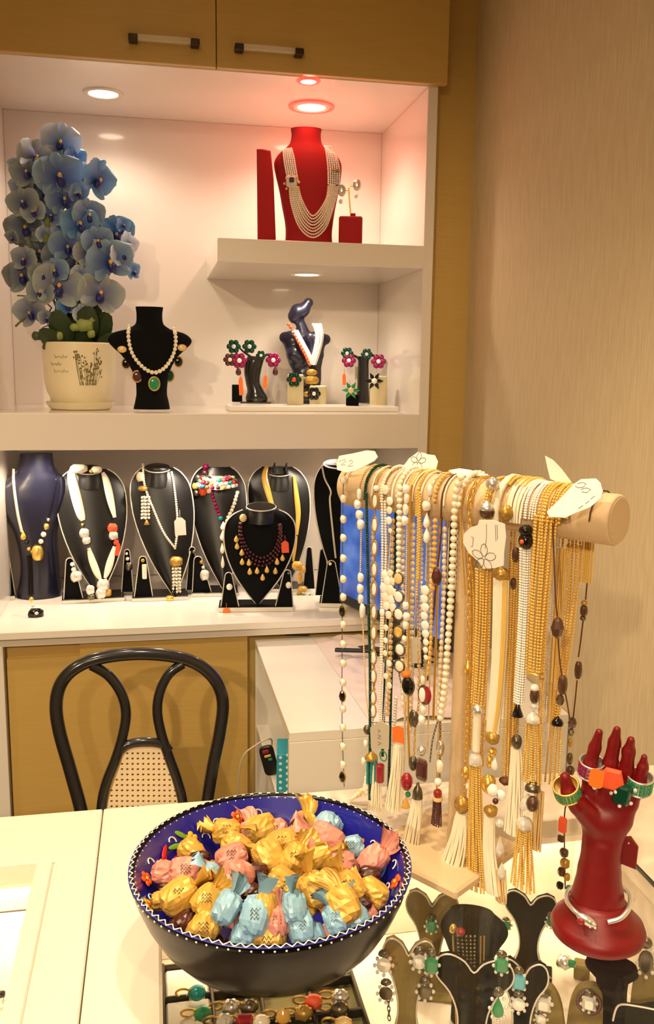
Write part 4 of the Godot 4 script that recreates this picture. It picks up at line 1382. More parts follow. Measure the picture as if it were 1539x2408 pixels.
func make_rear_display() -> void:
	# 1: tall blue-black bust
	frame(on_y(92, 1402, REAR))
	var t := thing("necklace_bust", "tall glossy blue-black bust whose neck touches the shelf, at the row's end", "display bust")
	var l := loft([[1066, 46, 124, 26], [1085, 44, 126, 27], [1108, 36, 133, 29], [1125, 15, 152, 31], [1150, -8, 160, 34], [1175, -10, 158, 37], [1210, 10, 146, 38], [1250, 32, 136, 36], [1300, 45, 138, 34], [1340, 48, 142, 33], [1375, 44, 144, 33], [1400, 40, 146, 34]])
	part(t, "body", l, M["blue_black"])
	var n := thing("necklace", "cream rope necklace with gold beads and a long black tassel on the blue-black bust", "necklace")
	var kk := k()
	threads(n, "rope", "pearl", [sp([32, 1102, 33, 1135, 42, 1200, 52, 1245], 0.003)], 0.0042)
	threads(n, "cord", "onyx", [sp([134, 1100, 128, 1150, 118, 1200, 112, 1215], 0.002)], 0.0012)
	for e in [[55, 1253, "gold", 16, 22, "drop"], [62, 1270, "onyx", 9, 9, "ball"], [68, 1284, "gold", 9, 9, "ball"], [76, 1290, "gold", 9, 9, "ball"], [113, 1216, "silver", 8, 8, "ball"], [109, 1232, "gold", 13, 15, "lump"], [102, 1250, "pearl", 13, 13, "ball"], [96, 1266, "pearl", 12, 12, "ball"]]:
		one(n, "bead", e[5], e[2], lay(e[0], e[1], 0.005), e[3] * kk, e[4] * kk)
	var rv := on_y(85, 1440, REAR + 0.012) - fo
	var rest := Vector3(0, 0, rv.dot(fz))
	one(n, "gold_pendant", "barrel", "gold", lay(88, 1292, 0.008), 27 * kk, 34 * kk)
	threads(n, "black_fringe", "onyx", bundle(sp([68, 1300, 70, 1340, 72, 1392], 0.004), 5, 9 * kk, 9 * kk), 0.002)
	one(n, "tassel_bead", "ball", "gold", q(74, 1410, rest.z - 0.03), 10 * kk, 12 * kk)
	one(n, "tassel_bead", "ball", "pearl", q(77, 1424, rest.z - 0.015), 8 * kk, 8 * kk)
	one(n, "black_tassel", "lump", "onyx", q(85, 1444, rest.z), 34 * kk, 28 * kk, 20 * kk)
	one(n, "tassel_flash", "ball", "crystal", q(86, 1442, rest.z + 0.012), 9 * kk, 7 * kk)
	frame(on_y(12, 1408, REAR))
	t = thing("earring_stand", "black earring tab stand left of the blue-black bust", "display stand")
	slab(t, -30, 34, 1404, 0.06)
	post(t, -10, 36, 1400, 12, 1300, 0.0)
	earring(8, 1313, 0.004, "small pearl stud on the black tab left of the blue-black bust", [["ball", "pearl", 0, 0, 8, 8]])

	# 2: bib with cream scarf necklace
	frame(on_y(215, 1412, REAR))
	t = thing("necklace_bust", "black leather necklace bust draped with a cream knotted scarf necklace", "display bust")
	slab(t, 146, 292, 1412, 0.07, "black_leather", 0.012)
	bib(t, 211, 1112, 233, 1400, 80, 0.26, 0.022, "black_leather")
	neck(t, 210, 1112, 31, 17, "black_leather")
	post(t, 150, 196, 1410, 164, 1312, 0.012)
	post(t, 286, 314, 1392, 299, 1292, -0.03)
	kk = k()
	n = thing("necklace", "cream scarf necklace with crystal beads and an orange tag on a black bust", "necklace")
	for e in [[[175, 1108, 168, 1125, 178, 1170, 190, 1215, 196, 1228], 26.0], [[243, 1118, 252, 1140, 262, 1185, 271, 1222], 18.0], [[209, 1290, 216, 1315, 228, 1345, 236, 1360], 17.0], [[270, 1288, 262, 1315, 254, 1340, 247, 1358], 17.0]]:
		var path := sp(e[0], 0.006)
		var rad := PackedFloat32Array()
		for i in path.size():
			var s := i / float(path.size() - 1)
			rad.append(e[1] * kk * 0.5 * (0.35 + 0.65 * sin(PI * clampf(s, 0.05, 0.95))))
		part(n, "cloth_link", tube(path, rad, 10, false, 0.6), M["thread"])
	for e in [[186, 1102, 42, 22], [228, 1104, 26, 16]]:
		one(n, "cloth_knot", "lump", "thread", q(e[0], e[1], -0.055), e[2] * kk, e[3] * kk)
	one(n, "gold_clasp", "ball", "gold", q(214, 1108, -0.05), 9 * kk, 9 * kk)
	for e in [[194, 1237, "gold", 7], [199, 1256, "crystal", 24], [204, 1272, "crystal", 20], [266, 1245, "coral", 24], [268, 1262, "crystal", 22], [274, 1278, "coral", 13], [243, 1372, "crystal", 30], [238, 1390, "crystal", 26], [252, 1392, "citrine", 22], [248, 1368, "teal", 10], [248, 1362, "gold", 8]]:
		one(n, "bead", "lump", e[2], lay(e[0], e[1], 0.012), e[3] * kk, e[3] * kk)
	tag_on(277, 1292, 10, 30, 0.02, "coral", "coral price tag on the cream scarf necklace", -0.2)
	earring(170, 1327, 0.018, "drop earring of pearls and a crystal cube on the tab below the cream scarf necklace", [["ball", "pearl_white", 0, 0, 10, 10], ["ball", "pearl_white", 3, 12, 11, 11], ["lump", "crystal", 10, 28, 27, 27]])
	earring(213, 1395, 0.03, "crystal earring lying on the base below the cream scarf necklace", [["lump", "crystal", 0, -8, 20, 24], ["lump", "old_silver", 2, 8, 18, 16]])
	earring(300, 1302, -0.026, "drop earring of pearls and a grey cube beside the cream scarf necklace", [["ball", "pearl_white", -2, 0, 7, 7], ["ball", "pearl_white", 0, 12, 9, 9], ["lump", "old_silver", 4, 30, 18, 22]])

	# 3: bib with pearl rope and tassel charms
	frame(on_y(377, 1408, REAR))
	t = thing("necklace_bust", "black leather necklace bust with a long pearl rope and a card tag", "display bust")
	slab(t, 312, 442, 1408, 0.07, "black_leather", 0.012)
	bib(t, 372, 1108, 410, 1398, 72, 0.26, 0.022, "black_leather")
	neck(t, 371, 1108, 30, 17, "black_leather")
	post(t, 316, 360, 1406, 336, 1308, 0.012)
	post(t, 438, 464, 1388, 452, 1286, -0.03)
	kk = k()
	n = thing("necklace", "long pearl rope with a square tassel pendant on a black bust", "necklace")
	seeds(n, "pearl_seeds", "pearl", [sp([335, 1100, 340, 1150, 362, 1205, 385, 1255, 410, 1288], 0.004), sp([405, 1118, 412, 1160, 418, 1220, 417, 1260, 412, 1292], 0.004)], 6.5 * kk, 6 * kk, 5.5 * kk)
	for e in [[330, 1128, "pearl", 20, 24, "lump"], [335, 1155, "old_gold", 24, 12, "barrel"], [415, 1320, "old_gold", 32, 26, "lump"]]:
		one(n, "charm", e[5], e[2], lay(e[0], e[1], 0.008), e[3] * kk, e[4] * kk)
	for e in [[342, 1175, 342, 1225, 24, 9], [415, 1335, 416, 1395, 20, 8]]:
		seeds(n, "bead_tassel", "pearl", bundle(sp([e[0], e[1], (e[0] + e[2] * 0.1), (e[1] + e[3]) / 2.0, e[0] + 4, e[3]] if false else [e[0], e[1], e[2], e[3]], 0.01, 2), 5, 20 * kk, 20 * kk), 6 * kk, 7 * kk, 8 * kk)
	one(n, "tip", "cone", "old_gold", lay(345, 1232, 0.01), 14 * kk, 12 * kk)
	one(n, "gold_foot", "barrel", "gold", lay(400, 1402, 0.02), 20 * kk, 12 * kk)
	tag_on(424, 1238, 26, 42, 0.0, "card", "cream card tag on the long pearl rope", 0.05)
	earring(336, 1322, 0.017, "slim pearl drop earring on the tab left of the pearl rope", [["ball", "old_gold", 0, -4, 9, 9], ["rod", "pearl", 4, 22, 11, 34]])
	earring(452, 1298, -0.026, "round pearl stud on the narrow tab right of the pearl rope", [["ball", "old_silver", 4, 0, 10, 10]])

	# 4: bib with bright bead bracelets
	frame(on_y(505, 1398, REAR))
	t = thing("necklace_bust", "black leather necklace bust wound with multicoloured bead strings", "display bust")
	slab(t, 452, 560, 1398, 0.07, "black_leather", 0.012)
	bib(t, 510, 1106, 527, 1384, 66, 0.26, 0.022, "black_leather")
	neck(t, 512, 1120, 33, 18, "silver_trim", 12)
	post(t, 452, 500, 1402, 466, 1308, 0.012)
	kk = k()
	n = thing("necklace", "long string of pink, pearl and orange beads wound round a bust's neck", "necklace")
	var cols := ["pearl", "magenta", "crystal", "citrine", "coral", "pearl_white", "garnet", "teal"]
	var c := q(512, 1125, -0.03)
	for j in 3:
		var rr: float = (36 + j * 5) * kk
		for i in 22:
			var a := TAU * i / 22 + j * 0.2
			one(n, "bead", "lump", cols[(i * 3 + j) % 8], c + Vector3(cos(a) * rr, -j * 0.010 - sin(a) * rr * -0.0 + cos(a * 2.0) * 0.002, sin(a) * rr * 0.8), 10 * kk, 9 * kk)
	var path := sp([498, 1165, 510, 1200, 520, 1224], 0.006)
	beads(n, "bead", "lump", "magenta", path, 9 * kk, 9 * kk, 9 * kk)
	path = sp([560, 1165, 548, 1200, 535, 1226, 524, 1260], 0.006)
	beads(n, "bead", "lump", "pearl", path, 9 * kk, 10 * kk, 9 * kk)
	one(n, "teal_bead", "ball", "teal", lay(519, 1222, 0.008), 11 * kk, 11 * kk)
	for e in [[526, 1240, 18, 22], [524, 1262, 16, 24], [523, 1290, 12, 26], [524, 1320, 10, 30]]:
		one(n, "pearl_drop", "drop", "pearl", lay(e[0], e[1], 0.008), e[2] * kk, e[3] * kk)
	var n2 := thing("bracelet", "bracelet of silver and orange charms hung on a bust's shoulder", "bracelet")
	for e in [[462, 1130, "old_silver", 18], [478, 1118, "garnet", 16], [486, 1134, "old_silver", 20], [470, 1148, "crystal", 20], [455, 1150, "citrine", 16], [474, 1162, "coral", 20], [488, 1160, "pearl", 12], [458, 1166, "old_silver", 16], [480, 1104, "magenta", 14]]:
		one(n2, "charm", "lump", e[2], lay(e[0] + 4, e[1], 0.008), e[3] * kk, e[3] * kk)
	earring(478, 1350, 0.017, "silver ball drop earring on the tab below the bright bead strings", [["ball", "old_gold", -4, -28, 9, 9], ["ball", "crystal", 0, -16, 8, 8], ["lump", "crystal", 4, 2, 22, 26]])

	# 5: bib at the back with a yellow sash
	frame(on_y(668, 1388, REAR))
	t = thing("necklace_bust", "black leather necklace bust with two short horns and a yellow cloth sash", "display bust")
	slab(t, 610, 726, 1388, 0.07, "black_leather", 0.012)
	bib(t, 652, 1104, 668, 1390, 73, 0.2, 0.022, "black_leather")
	neck(t, 657, 1114, 29, 19, "black_leather")
	post(t, 712, 742, 1392, 728, 1286, -0.02)
	kk = k()
	for x in [646, 674]:
		part(t, "horn", tube(PackedVector3Array([q(x, 1112, -0.05), q(x - 1, 1098, -0.05), q(x + 1, 1088, -0.05)]), [5 * kk, 3.4 * kk, 1.2 * kk], 8), M["black_leather"])
	n = thing("necklace", "yellow cloth sash necklace with a knotted gold figure at its end", "necklace")
	for e in [[[628, 1100, 622, 1125, 630, 1160, 644, 1205], 16.0], [[692, 1125, 698, 1170, 702, 1215, 698, 1260], 13.0], [[698, 1262, 694, 1290, 690, 1320], 8.0]]:
		var pth := sp(e[0], 0.006)
		var rad := PackedFloat32Array()
		for i in pth.size():
			var s := i / float(pth.size() - 1)
			rad.append(e[1] * kk * 0.5 * (0.5 + 0.5 * sin(PI * clampf(s, 0.05, 0.95))))
		part(n, "cloth_band", tube(pth, rad, 8, false, 0.5), M["citrine"])
	for e in [[700, 1330, 26, 22], [712, 1340, 16, 20], [706, 1360, 14, 26], [712, 1385, 22, 16], [704, 1395, 14, 12]]:
		one(n, "gold_figure", "lump", "citrine", q(e[0], e[1], 0.05), e[2] * kk, e[3] * kk)
	for i in 7:
		one(n, "green_bead", "ball", "emerald", q(694 + i * 7, 1402 - (i % 2) * 2, 0.06), 7 * kk, 6 * kk)

	# 6: small bib in front
	frame(on_y(603, 1434, REAR))
	t = thing("necklace_bust", "smaller black velvet bust in front with a fringe of amber drops", "display bust")
	slab(t, 515, 688, 1434, 0.06, "black_velvet", 0.015)
	bib(t, 614, 1206, 606, 1418, 84, 0.2, 0.022, "black_velvet")
	neck(t, 615, 1198, 34, 11, "black_leather", 16)
	post(t, 520, 562, 1426, 538, 1346, 0.016)
	post(t, 648, 690, 1426, 676, 1340, 0.016)
	kk = k()
	n = thing("necklace", "garnet bead necklace with a fringe of amber drops on the smaller bust", "necklace")
	for j in 3:
		path = sp([568 - j * 2, 1235, 570 - j * 3, 1262 + j * 3, 588 - j * 4, 1298 + j * 7, 618, 1312 + j * 9, 645 + j * 3, 1295 + j * 7, 657 + j * 3, 1262 + j * 4, 656 + j * 2, 1236], 0.004)
		beads(n, "bead", "ball", "garnet", path, 7 * kk, 7 * kk, 9 * kk)
	for e in [[556, 1270], [558, 1286], [569, 1300], [570, 1321], [586, 1322], [588, 1342], [605, 1340], [618, 1355], [628, 1338], [648, 1342], [652, 1321], [665, 1313]]:
		one(n, "amber_drop", "drop", "gold_bead", lay(e[0], e[1], 0.007), 14 * kk, 17 * kk)
	one(n, "gold_button", "ball", "pearl_gold", lay(572, 1222, 0.006), 18 * kk, 20 * kk)
	tag_on(671, 1286, 17, 28, 0.012, "coral", "coral price tag hung on the amber fringe necklace", 0.05)
	one(n, "tag_cord", "rod", "cord_brown", lay(663, 1255, 0.006), 3 * kk, 34 * kk)
	earring(540, 1380, 0.021, "pearl stud earring on the left tab of the smaller bust", [["ball", "pearl_white", 0, 0, 15, 16]])
	earring(679, 1376, 0.021, "pearl drop earring on the right tab of the smaller bust", [["ball", "old_silver", 0, -28, 7, 7], ["ball", "pearl", 0, 0, 14, 16]])
	tag_on(533, 1443, 17, 26, 0.03, "orange_card", "orange price tag hanging over the base of the smaller bust")

	# 7: bib beside the monitor
	frame(on_y(800, 1424, REAR))
	t = thing("necklace_bust", "black velvet bust with a pale chain, half hidden by the monitor", "display bust")
	slab(t, 752, 870, 1424, 0.06, "black_velvet", 0.014)
	bib(t, 792, 1098, 812, 1410, 58, 0.16, 0.02, "black_velvet")
	neck(t, 792, 1096, 30, 16, "black_velvet")
	post(t, 756, 806, 1418, 780, 1318, 0.02)
	post(t, 742, 776, 1400, 760, 1290, -0.03)
	kk = k()
	n = thing("necklace", "pale flat chain necklace on the bust beside the monitor", "necklace")
	threads(n, "flat_chain", "silver_trim", [sp([758, 1105, 764, 1130, 778, 1158, 776, 1180, 782, 1240, 790, 1312], 0.004)], 0.0032)
	earring(777, 1326, 0.026, "small pearl stud on the tab beside the monitor", [["ball", "pearl", 0, 0, 8, 8]])

func flower_pin(x: float, y: float, dz: float, w: float, m: String, heart: String, label: String, group := "", kind := "flower") -> Node3D:
	var t := thing("flower_earring", label, "earring", group)
	var kk := k()
	one(t, "petals", kind, m, q(x, y, dz), w * kk, w * kk, w * kk)
	one(t, "heart", "ball", heart, q(x, y, dz + w * kk * 0.08), w * kk * 0.3, w * kk * 0.3, w * kk * 0.2)
	return t

func make_niche_display() -> void:
	# red set on the short shelf
	var s := on_y(720, 566, UPSHELF)
	var o := Vector3(on_z(720, 560, -2.53).x, UPSHELF, -2.53)
	frame(o)
	var kk := k()
	var t := thing("necklace_bust", "red velvet necklace bust with a many-strand pearl necklace on the short shelf", "display bust")
	var lo := q(720, 560).y
	part(t, "body", loft([[304, 684, 757, 24], [318, 686, 755, 25], [338, 682, 758, 26], [352, 670, 772, 30], [366, 654, 793, 34], [384, 645, 803, 37], [410, 648, 803, 39], [450, 657, 797, 38], [490, 664, 789, 35], [530, 671, 783, 34], [558, 672, 781, 34], [590, 668, 785, 36]]), M["red_velvet"])
	t.get_child(0).position.y = 0.0
	var n := thing("necklace", "many-strand pearl necklace with a square jewelled clasp on the red bust", "necklace")
	var paths := []
	for i in 8:
		var u := i / 7.0
		paths.append(sp([lerpf(703, 682, u), 448, lerpf(708, 686, u), lerpf(470, 485, u), lerpf(722, 705, u), lerpf(500, 540, u), 736, lerpf(514, 564, u), lerpf(752, 766, u), lerpf(500, 540, u), lerpf(768, 785, u), lerpf(470, 485, u), lerpf(772, 796, u), 440], 0.003 + 0.001 * (i % 2)))
	seeds(n, "pearl_strands", "pearl", paths, 5 * kk, 5 * kk, 4.6 * kk)
	var band := []
	for i in 6:
		var u := i / 5.0
		band.append(sp([lerpf(667, 686, u), 356, lerpf(669, 692, u), 380, lerpf(674, 697, u), 410, lerpf(680, 702, u), 436], 0.004))
		band.append(sp([lerpf(764, 778, u), 346, lerpf(768, 790, u), 372, lerpf(771, 797, u), 400, lerpf(772, 797, u), 440], 0.004))
	seeds(n, "pearl_band", "pearl_white", band, 5 * kk, 5 * kk, 4.6 * kk)
	one(n, "clasp", "gem", "crystal", lay(687, 434, 0.006), 26 * kk, 26 * kk, 12 * kk)
	one(n, "clasp_stone", "gem", "onyx", lay(687, 432, 0.013), 11 * kk, 11 * kk, 8 * kk)
	for i in 8:
		one(n, "clasp_pearl", "ball", "pearl_gold", lay(687 + cos(i * TAU / 8) * 17, 438 + sin(i * TAU / 8) * 17, 0.008), 6 * kk, 6 * kk)
	one(n, "gold_bar", "rod", "old_gold", lay(788, 408, 0.006), 24 * kk, 3 * kk)
	frame(Vector3(on_z(628, 555, -2.52).x, UPSHELF, -2.52))
	t = thing("bracelet_stand", "tall narrow red velvet stand left of the red bust", "display stand")
	part(t, "slab", prism(flat2(PackedVector3Array([q(606, 590), q(650, 590), q(644, 420), q(637, 354), q(618, 350), q(604, 350)])), -0.03, 0.0, 0.003), M["red_velvet"])
	part(t, "foot", box_at(q(604, 590, -0.03) * Vector3(1, 0, 1) + Vector3(0, 0, 0), Vector3(q(657, 590).x, 0.012, 0.02), 0.003), M["red_velvet"])
	frame(Vector3(on_z(824, 560, -2.5).x, UPSHELF, -2.5))
	t = thing("earring_stand", "red velvet block with a gold T-bar right of the red bust", "display stand")
	part(t, "block", box_at(Vector3(q(797, 560).x, 0, -0.03), Vector3(q(852, 560).x, q(824, 512).y, 0.03), 0.004), M["red_velvet"])
	part(t, "knob", box_at(Vector3(q(824, 560).x, q(824, 514).y, -0.008), Vector3(q(836, 560).x, q(824, 502).y, 0.008), 0.002), M["red_velvet"])
	part(t, "stem", tube(PackedVector3Array([q(826, 512), q(820, 442)]), 0.0022, 8), M["gold"])
	part(t, "arm", tube(PackedVector3Array([q(800, 449), q(820, 447), q(824, 438), q(846, 437)]), 0.002, 8), M["gold"])
	kk = k()
	for e in [[804, 450, "first"], [840, 437, "second"]]:
		var er := thing("earring", "crystal cluster earring with a pearl drop on the gold T-bar" , "earring", "pair of earrings on the gold T-bar")
		one(er, "cluster", "bumpy", "silver", q(e[0], e[1] - 2, 0.004), 20 * kk, 26 * kk, 10 * kk)
		one(er, "pearl_drop", "ball", "pearl", q(e[0] - 2, e[1] + 24, 0.004), 9 * kk, 11 * kk)

	# black velvet bust on the long shelf
	frame(Vector3(on_z(357, 957, -2.53).x, SHELF, -2.53))
	t = thing("necklace_bust", "black velvet bust with wide shoulders beside the orchid pot", "display bust")
	part(t, "body", loft([[722, 319, 384, 19], [740, 321, 382, 20], [762, 319, 385, 22], [774, 302, 402, 24], [782, 272, 432, 25], [792, 257, 447, 25], [803, 254, 451, 25], [816, 264, 441, 26], [834, 284, 422, 27], [860, 304, 405, 27], [890, 318, 396, 26], [925, 321, 393, 25], [944, 318, 397, 27], [962, 314, 400, 29]]), M["black_velvet"])
	kk = k()
	n = thing("necklace", "pearl necklace with green and dark stone drops on the black velvet bust", "necklace")
	beads(n, "pearl", "ball", "pearl", sp([304, 768, 303, 795, 312, 832, 335, 862, 362, 876, 388, 864, 408, 832, 413, 798, 408, 768], 0.004), 10 * kk, 10 * kk, 9.2 * kk)
	for e in [[363, 902, "emerald", 24, 30], [323, 885, "garnet", 21, 25], [398, 884, "emerald_bead", 22, 26], [297, 855, "onyx", 19, 23], [420, 851, "onyx", 19, 23], [288, 822, "pearl_gold", 19, 14], [428, 818, "pearl_gold", 19, 14]]:
		var st := one(n, "stone_drop", "coin", e[2], lay(e[0], e[1], 0.006), e[3] * kk, e[4] * kk, 12 * kk)
		part(st, "bezel", bead("torus"), M["old_gold"], Vector3.ZERO, Basis.from_scale(Vector3(1.15, 1.15, 1.0)))

	make_orchid()

	# white tray with small stands
	var tl := on_y(541, 968, SHELF)
	var tr := on_y(942, 970, SHELF)
	plain_frame(Vector3((tl.x + tr.x) / 2, SHELF, tl.z - 0.06))
	t = thing("display_tray", "thin white tray on the long shelf under the flower earrings", "tray")
	part(t, "board", box_at(Vector3(tl.x - fo.x, 0, -0.09), Vector3(tr.x - fo.x, 0.016, tl.z - fo.z), 0.002), M["white_lacquer"])
	var ty := SHELF + 0.016
	# figure bust
	frame(on_y(726, 948, ty))
	kk = k()
	t = thing("figure_bust", "glossy black female figure bust with tilted head and bun", "display bust")
	var B := func(x0: float, y0: float, x1: float, y1: float, r0: float, r1: float, fl := 0.75, z0 := 0.0, z1 := 0.0) -> Array:
		return [q(x0, y0, z0), q(x1, y1, z1), r0 * kk, r1 * kk, fl]
	part(t, "body", net([B.call(670, 794, 766, 798, 13, 12), B.call(690, 802, 702, 846, 24, 24), B.call(744, 802, 736, 846, 22, 22), B.call(694, 834, 706, 842, 20, 18, 0.9, 0.012, 0.014), B.call(744, 834, 736, 842, 18, 18, 0.9, 0.012, 0.014), B.call(708, 850, 716, 890, 24, 26), B.call(734, 850, 730, 890, 22, 26), B.call(720, 895, 724, 935, 30, 36), B.call(716, 790, 706, 758, 16, 11), B.call(692, 746, 702, 734, 14, 18, 1.0), B.call(702, 734, 714, 730, 18, 15, 1.0), B.call(720, 720, 726, 712, 11, 11, 1.0), B.call(684, 740, 692, 746, 4, 9, 1.0)], 0.0034, 0.009), M["blue_black"])
	n = thing("necklace", "pale pink and white beaded scarf necklace on the black figure bust", "necklace")
	surf = [[q(720, 760).y, q(720, 800).x, 0.07, 24 * kk, 0.0], [q(720, 950).y, q(725, 800).x, 0.06, 28 * kk, 0.0]]
	surf_bib = false
	threads(n, "white_band", "pearl_white", bundle(sp([745, 762, 752, 790, 746, 825, 736, 858], 0.004), 6, 22 * kk, 12 * kk), 3 * kk)
	threads(n, "white_band", "pearl_white", bundle(sp([694, 778, 706, 800, 722, 830, 734, 858], 0.004), 6, 14 * kk, 12 * kk), 3 * kk)
	beads(n, "pink_bead", "ball", "coral", sp([680, 764, 690, 778, 700, 800, 718, 835, 730, 860], 0.008), 8 * kk, 8 * kk, 8 * kk)
	for e in [[733, 876, 26, 16, "old_gold"], [733, 894, 34, 22, "old_gold"], [730, 912, 30, 22, "onyx"], [722, 926, 16, 14, "old_gold"]]:
		one(n, "filigree_pendant", "bumpy", e[4], lay(e[0], e[1], 0.008), e[2] * kk, e[3] * kk, 10 * kk)
	# left and right stands: waisted column with two arms
	for side in 2:
		var x: float = [602, 853][side]
		var y: float = [948, 947][side]
		frame(on_y(x, y, ty))
		kk = k()
		t = thing("earring_stand", ["black waisted stand holding purple and green flower earrings at the tray's end", "slim black stand holding flower earrings between two small blocks"][side], "display stand")
		if side == 0:
			part(t, "column", loft([[838, 582, 625, 16], [850, 576, 620, 18], [875, 574, 614, 18], [900, 578, 612, 17], [920, 582, 622, 19], [935, 578, 630, 21], [946, 580, 628, 20]], 20), M["black_gloss"])
			part(t, "foot", box_at(Vector3(q(566, 950).x, 0, -0.03), Vector3(q(638, 950).x, 0.004, 0.03), 0.001), M["dark_metal"])
			part(t, "arm", tube(smooth(qs([596, 842, 575, 828, 560, 812], 0.0)), 0.004, 8), M["black_gloss"])
			part(t, "arm", tube(smooth(qs([612, 842, 630, 834, 645, 840], 0.0)), 0.004, 8), M["black_gloss"])
		else:
			part(t, "column", loft([[838, 838, 872, 14], [850, 842, 868, 14], [880, 841, 868, 14], [915, 840, 868, 15], [947, 836, 870, 16]], 16), M["black_gloss"])
			part(t, "arm", tube(smooth(qs([848, 846, 832, 836, 818, 838], 0.0)), 0.004, 8), M["black_gloss"])
			part(t, "arm", tube(smooth(qs([860, 846, 876, 836, 892, 842], 0.0)), 0.004, 8), M["black_gloss"])
		var items: Array = [[[550, 815, 34, "emerald_bead", "crystal"], [587, 815, 34, "emerald_bead", "crystal"], [541, 846, 32, "garnet", "pearl"], [563, 848, 38, "magenta", "pearl_white"], [643, 847, 36, "magenta", "pearl_white"], [614, 836, 24, "emerald_bead", "pearl"]], [[817, 831, 30, "emerald_bead", "crystal"], [863, 833, 28, "emerald_bead", "crystal"], [821, 848, 34, "magenta", "pearl_white"], [891, 850, 36, "magenta", "pearl_white"]]][side]
		for e in items:
			var nm := "green" if e[3] == "emerald_bead" else "purple"
			flower_pin(e[0], e[1], 0.016, e[2], e[3], e[4], "%s flower earring with a pale heart on the %s black stand" % [nm, ["waisted", "slim"][side]], "%s flower earrings on the %s stand" % [nm, ["waisted", "slim"][side]])
		if side == 0:
			for e in [[561, 872, "earring drop below the purple flower on the waisted stand"], [648, 872, ""]]:
				earring(e[0], e[1], 0.018, "dark red drop hanging under a purple flower earring", [["drop", "garnet", 0, 0, 16, 22]], "dark red drops under the flower earrings")
			tag_on(567, 908, 10, 42, 0.02, "orange_card", "long orange price tag on the waisted flower earring stand", 0.05)
			tag_on(624, 898, 9, 30, 0.02, "orange_card", "short orange price tag right of the waisted stand", -0.1)
		else:
			tag_on(810, 892, 8, 26, 0.02, "orange_card", "small orange price tag left of the slim stand", 0.05)
			part(t, "cream_card", box_at(Vector3(q(834, 950).x, 0.03, -0.014), Vector3(q(842, 950).x, q(842, 862).y, -0.012)), M["cream_cloth"])
	# small blocks
	for e in [[558, 945, 24, 40, "black_velvet", "small black block behind the waisted stand"], [695, 952, 38, 70, "cream_cloth", "tall cream block with a green flower earring"], [748, 950, 40, 42, "cream_cloth", "low cream block with a dark flower earring"], [829, 954, 30, 26, "black_velvet", "small black block under the green star flower"], [890, 952, 40, 66, "cream_cloth", "tall cream block with a dark star earring at the tray's end"]]:
		frame(on_y(e[0], e[1], ty))
		kk = k()
		t = thing("display_block", e[5], "display block")
		if e[4] == "cream_cloth":
			part(t, "block", lathe([0.0, 0.0, e[2] * kk * 0.5, 0.0, e[2] * kk * 0.5, e[3] * kk - 0.003, e[2] * kk * 0.47, e[3] * kk, 0.0, e[3] * kk], 24, 1.0, 0.8), M[e[4]])
			part(t, "top_ring", tube(ring(Vector3(0, e[3] * kk, 0), Vector3(e[2] * kk * 0.42, 0, 0), Vector3(0, 0, e[2] * kk * 0.32), 20), 0.0015, 6, true), M["card"])
		else:
			part(t, "block", box_at(Vector3(-e[2] * kk / 2, 0, -0.02), Vector3(e[2] * kk / 2, e[3] * kk, 0.008), 0.002), M[e[4]])
	frame(on_y(695, 952, ty))
	flower_pin(692, 893, 0.026, 36, "emerald_bead", "coral", "green flower earring with a pink heart on the tall cream block")
	frame(on_y(748, 950, ty))
	flower_pin(739, 926, 0.028, 32, "onyx", "crystal", "dark flower earring with a crystal heart on the low cream block")
	frame(on_y(829, 954, ty))
	flower_pin(826, 918, 0.012, 44, "emerald", "pearl_gold", "green star flower earring on the small black block", "", "star")
	frame(on_y(890, 952, ty))
	flower_pin(881, 896, 0.028, 44, "onyx", "pearl_white", "dark star earring on the tall cream block at the tray's end", "", "star")

